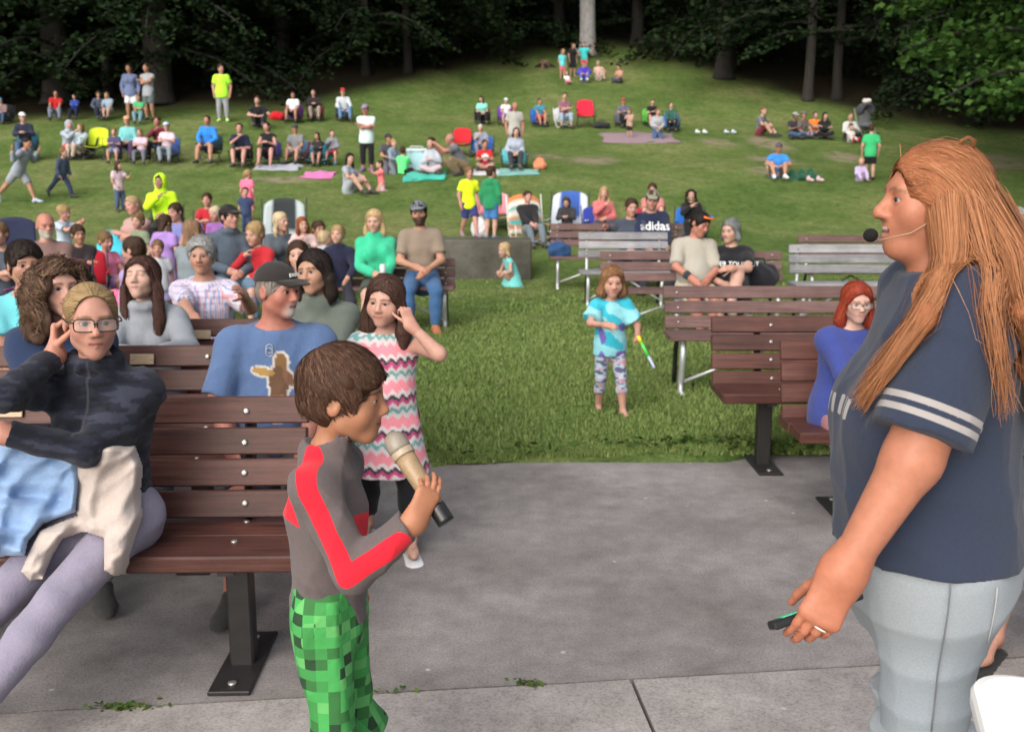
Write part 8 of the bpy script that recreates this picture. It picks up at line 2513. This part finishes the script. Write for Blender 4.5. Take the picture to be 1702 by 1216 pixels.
# stroller at the right of the slope
def stroller():
    g = G(1437, 232)
    root = empty('stroller', g, math.radians(10))
    P, F = mesh_field([Grp([ell((0, 0.05, 0.92), (0.27, 0.30, 0.26))], subs=[ell((0, -0.30, 0.86), (0.22, 0.34, 0.24))], ks=0.02, cuts=[(V3(0, 0, 0.80), V3(0, -0.3, -1))])], 0.025)
    MB().add(P, F, (0.05, 0.055, 0.065)).build('canopy', M_CLOTH, root)
    P, F = mesh_field([Grp([cap_((0, 0.05, 0.45), (0, 0.10, 0.80), 0.19, 0.20, V3(0, 1, 0), 0.5), cap_((0, -0.15, 0.42), (0, 0.05, 0.45), 0.18, 0.19, V3(0, 0, 1), 0.4)], k=0.05)], 0.025)
    MB().add(P, F, (0.10, 0.11, 0.12)).build('seat', M_CLOTH, root)
    P, F = mesh_field([Grp([ell((0, 0.02, 1.20), (0.15, 0.14, 0.08))], k=0.02)], 0.02, (), wobble(0.01, 40, 3))
    MB().add(P, F, (0.68, 0.62, 0.60)).build('folded_cloth', M_CLOTH, root)
    for sx in (-1, 1):
        MB().tube([(sx * 0.24, 0.35, 1.0), (sx * 0.24, 0.15, 0.6), (sx * 0.24, -0.30, 0.12)], 0.014, 6, (0.3, 0.3, 0.32)).build('frame_bar', M_METAL_C, root)
        for wy, r in ((-0.32, 0.10), (0.30, 0.13)):
            MB().tube(ring_pts(V3(sx * 0.26, wy, r + 0.01), V3(0, 1, 0), V3(0, 0, 1), r, r, 16), 0.020, 6, (0.02, 0.02, 0.02)).build('wheel', M_PLASTIC, root)
    MB().tube([(-0.24, 0.35, 1.0), (0.24, 0.35, 1.0)], 0.016, 6, (0.02, 0.02, 0.02)).build('handle', M_PLASTIC, root)
    tag(root, 'dark stroller with a raised canopy behind the boy in green', 'stroller')
stroller()
def shoes_pair(label, px, py, col):
    g = G(px, py)
    root = empty('pair_of_shoes', g)
    for k, (dx, dy) in enumerate(((-0.12, 0), (0.13, 0.05))):
        P, F = mesh_field([Grp([cap_((dx, dy, 0.06), (dx + 0.03, dy - 0.20, 0.05), 0.055, 0.05, V3(0, 0, 1), 0.8), cap_((dx, dy + 0.02, 0.09), (dx, dy, 0.11), 0.05, 0.045)], k=0.02)], 0.016)
        MB().add(P, F, col).build('shoe', M_CLOTH, root)
    tag(root, label, 'shoes', 'shoes left on the grass')
shoes_pair('white shoes on the grass right of the mauve blanket', 1164, 223, (0.68, 0.70, 0.74))
shoes_pair('pale blue shoes on the grass left of the person in maroon shorts', 1212, 223, (0.48, 0.54, 0.66))
shoes_pair('white and red shoes beside the green blanket', 1352, 303, (0.55, 0.40, 0.42))
def cooler(label, px, py, w, h, col, lid):
    g = G(px, py)
    root = empty('cooler', g, 0.1)
    MB().box((0, 0, h * 0.42), (w, w * 0.6, h * 0.84), None, col, bev=0.02).build('tub', M_PLASTIC, root)
    MB().box((0, 0, h * 0.92), (w * 1.04, w * 0.64, h * 0.16), None, lid, bev=0.02).build('lid', M_PLASTIC, root)
    MB().tube([(-w * 0.3, -w * .33, h * 0.8), (-w * .3, -w * .36, h * 1.08), (w * .3, -w * .36, h * 1.08), (w * .3, -w * .33, h * .8)], 0.012, 6, (0.7, 0.7, 0.72)).build('handle', M_PLASTIC, root)
    tag(root, label, 'cooler')
cooler('pale aqua cooler beside the child in the pale hoodie', 693, 284, 0.5, 0.55, (0.36, 0.62, 0.68), (0.55, 0.68, 0.72))
lumpy_bag('white and black bag between the two boys on the block', 797, 394, 0.30, 0.42, (0.55, 0.56, 0.6))
lumpy_bag('black bag under the chairs left of the mauve blanket', 1000, 214, 0.55, 0.25, (0.02, 0.02, 0.025))
lumpy_bag('orange and white toy bag at the end of the sea green mat', 897, 283, 0.30, 0.34, (0.62, 0.22, 0.12))
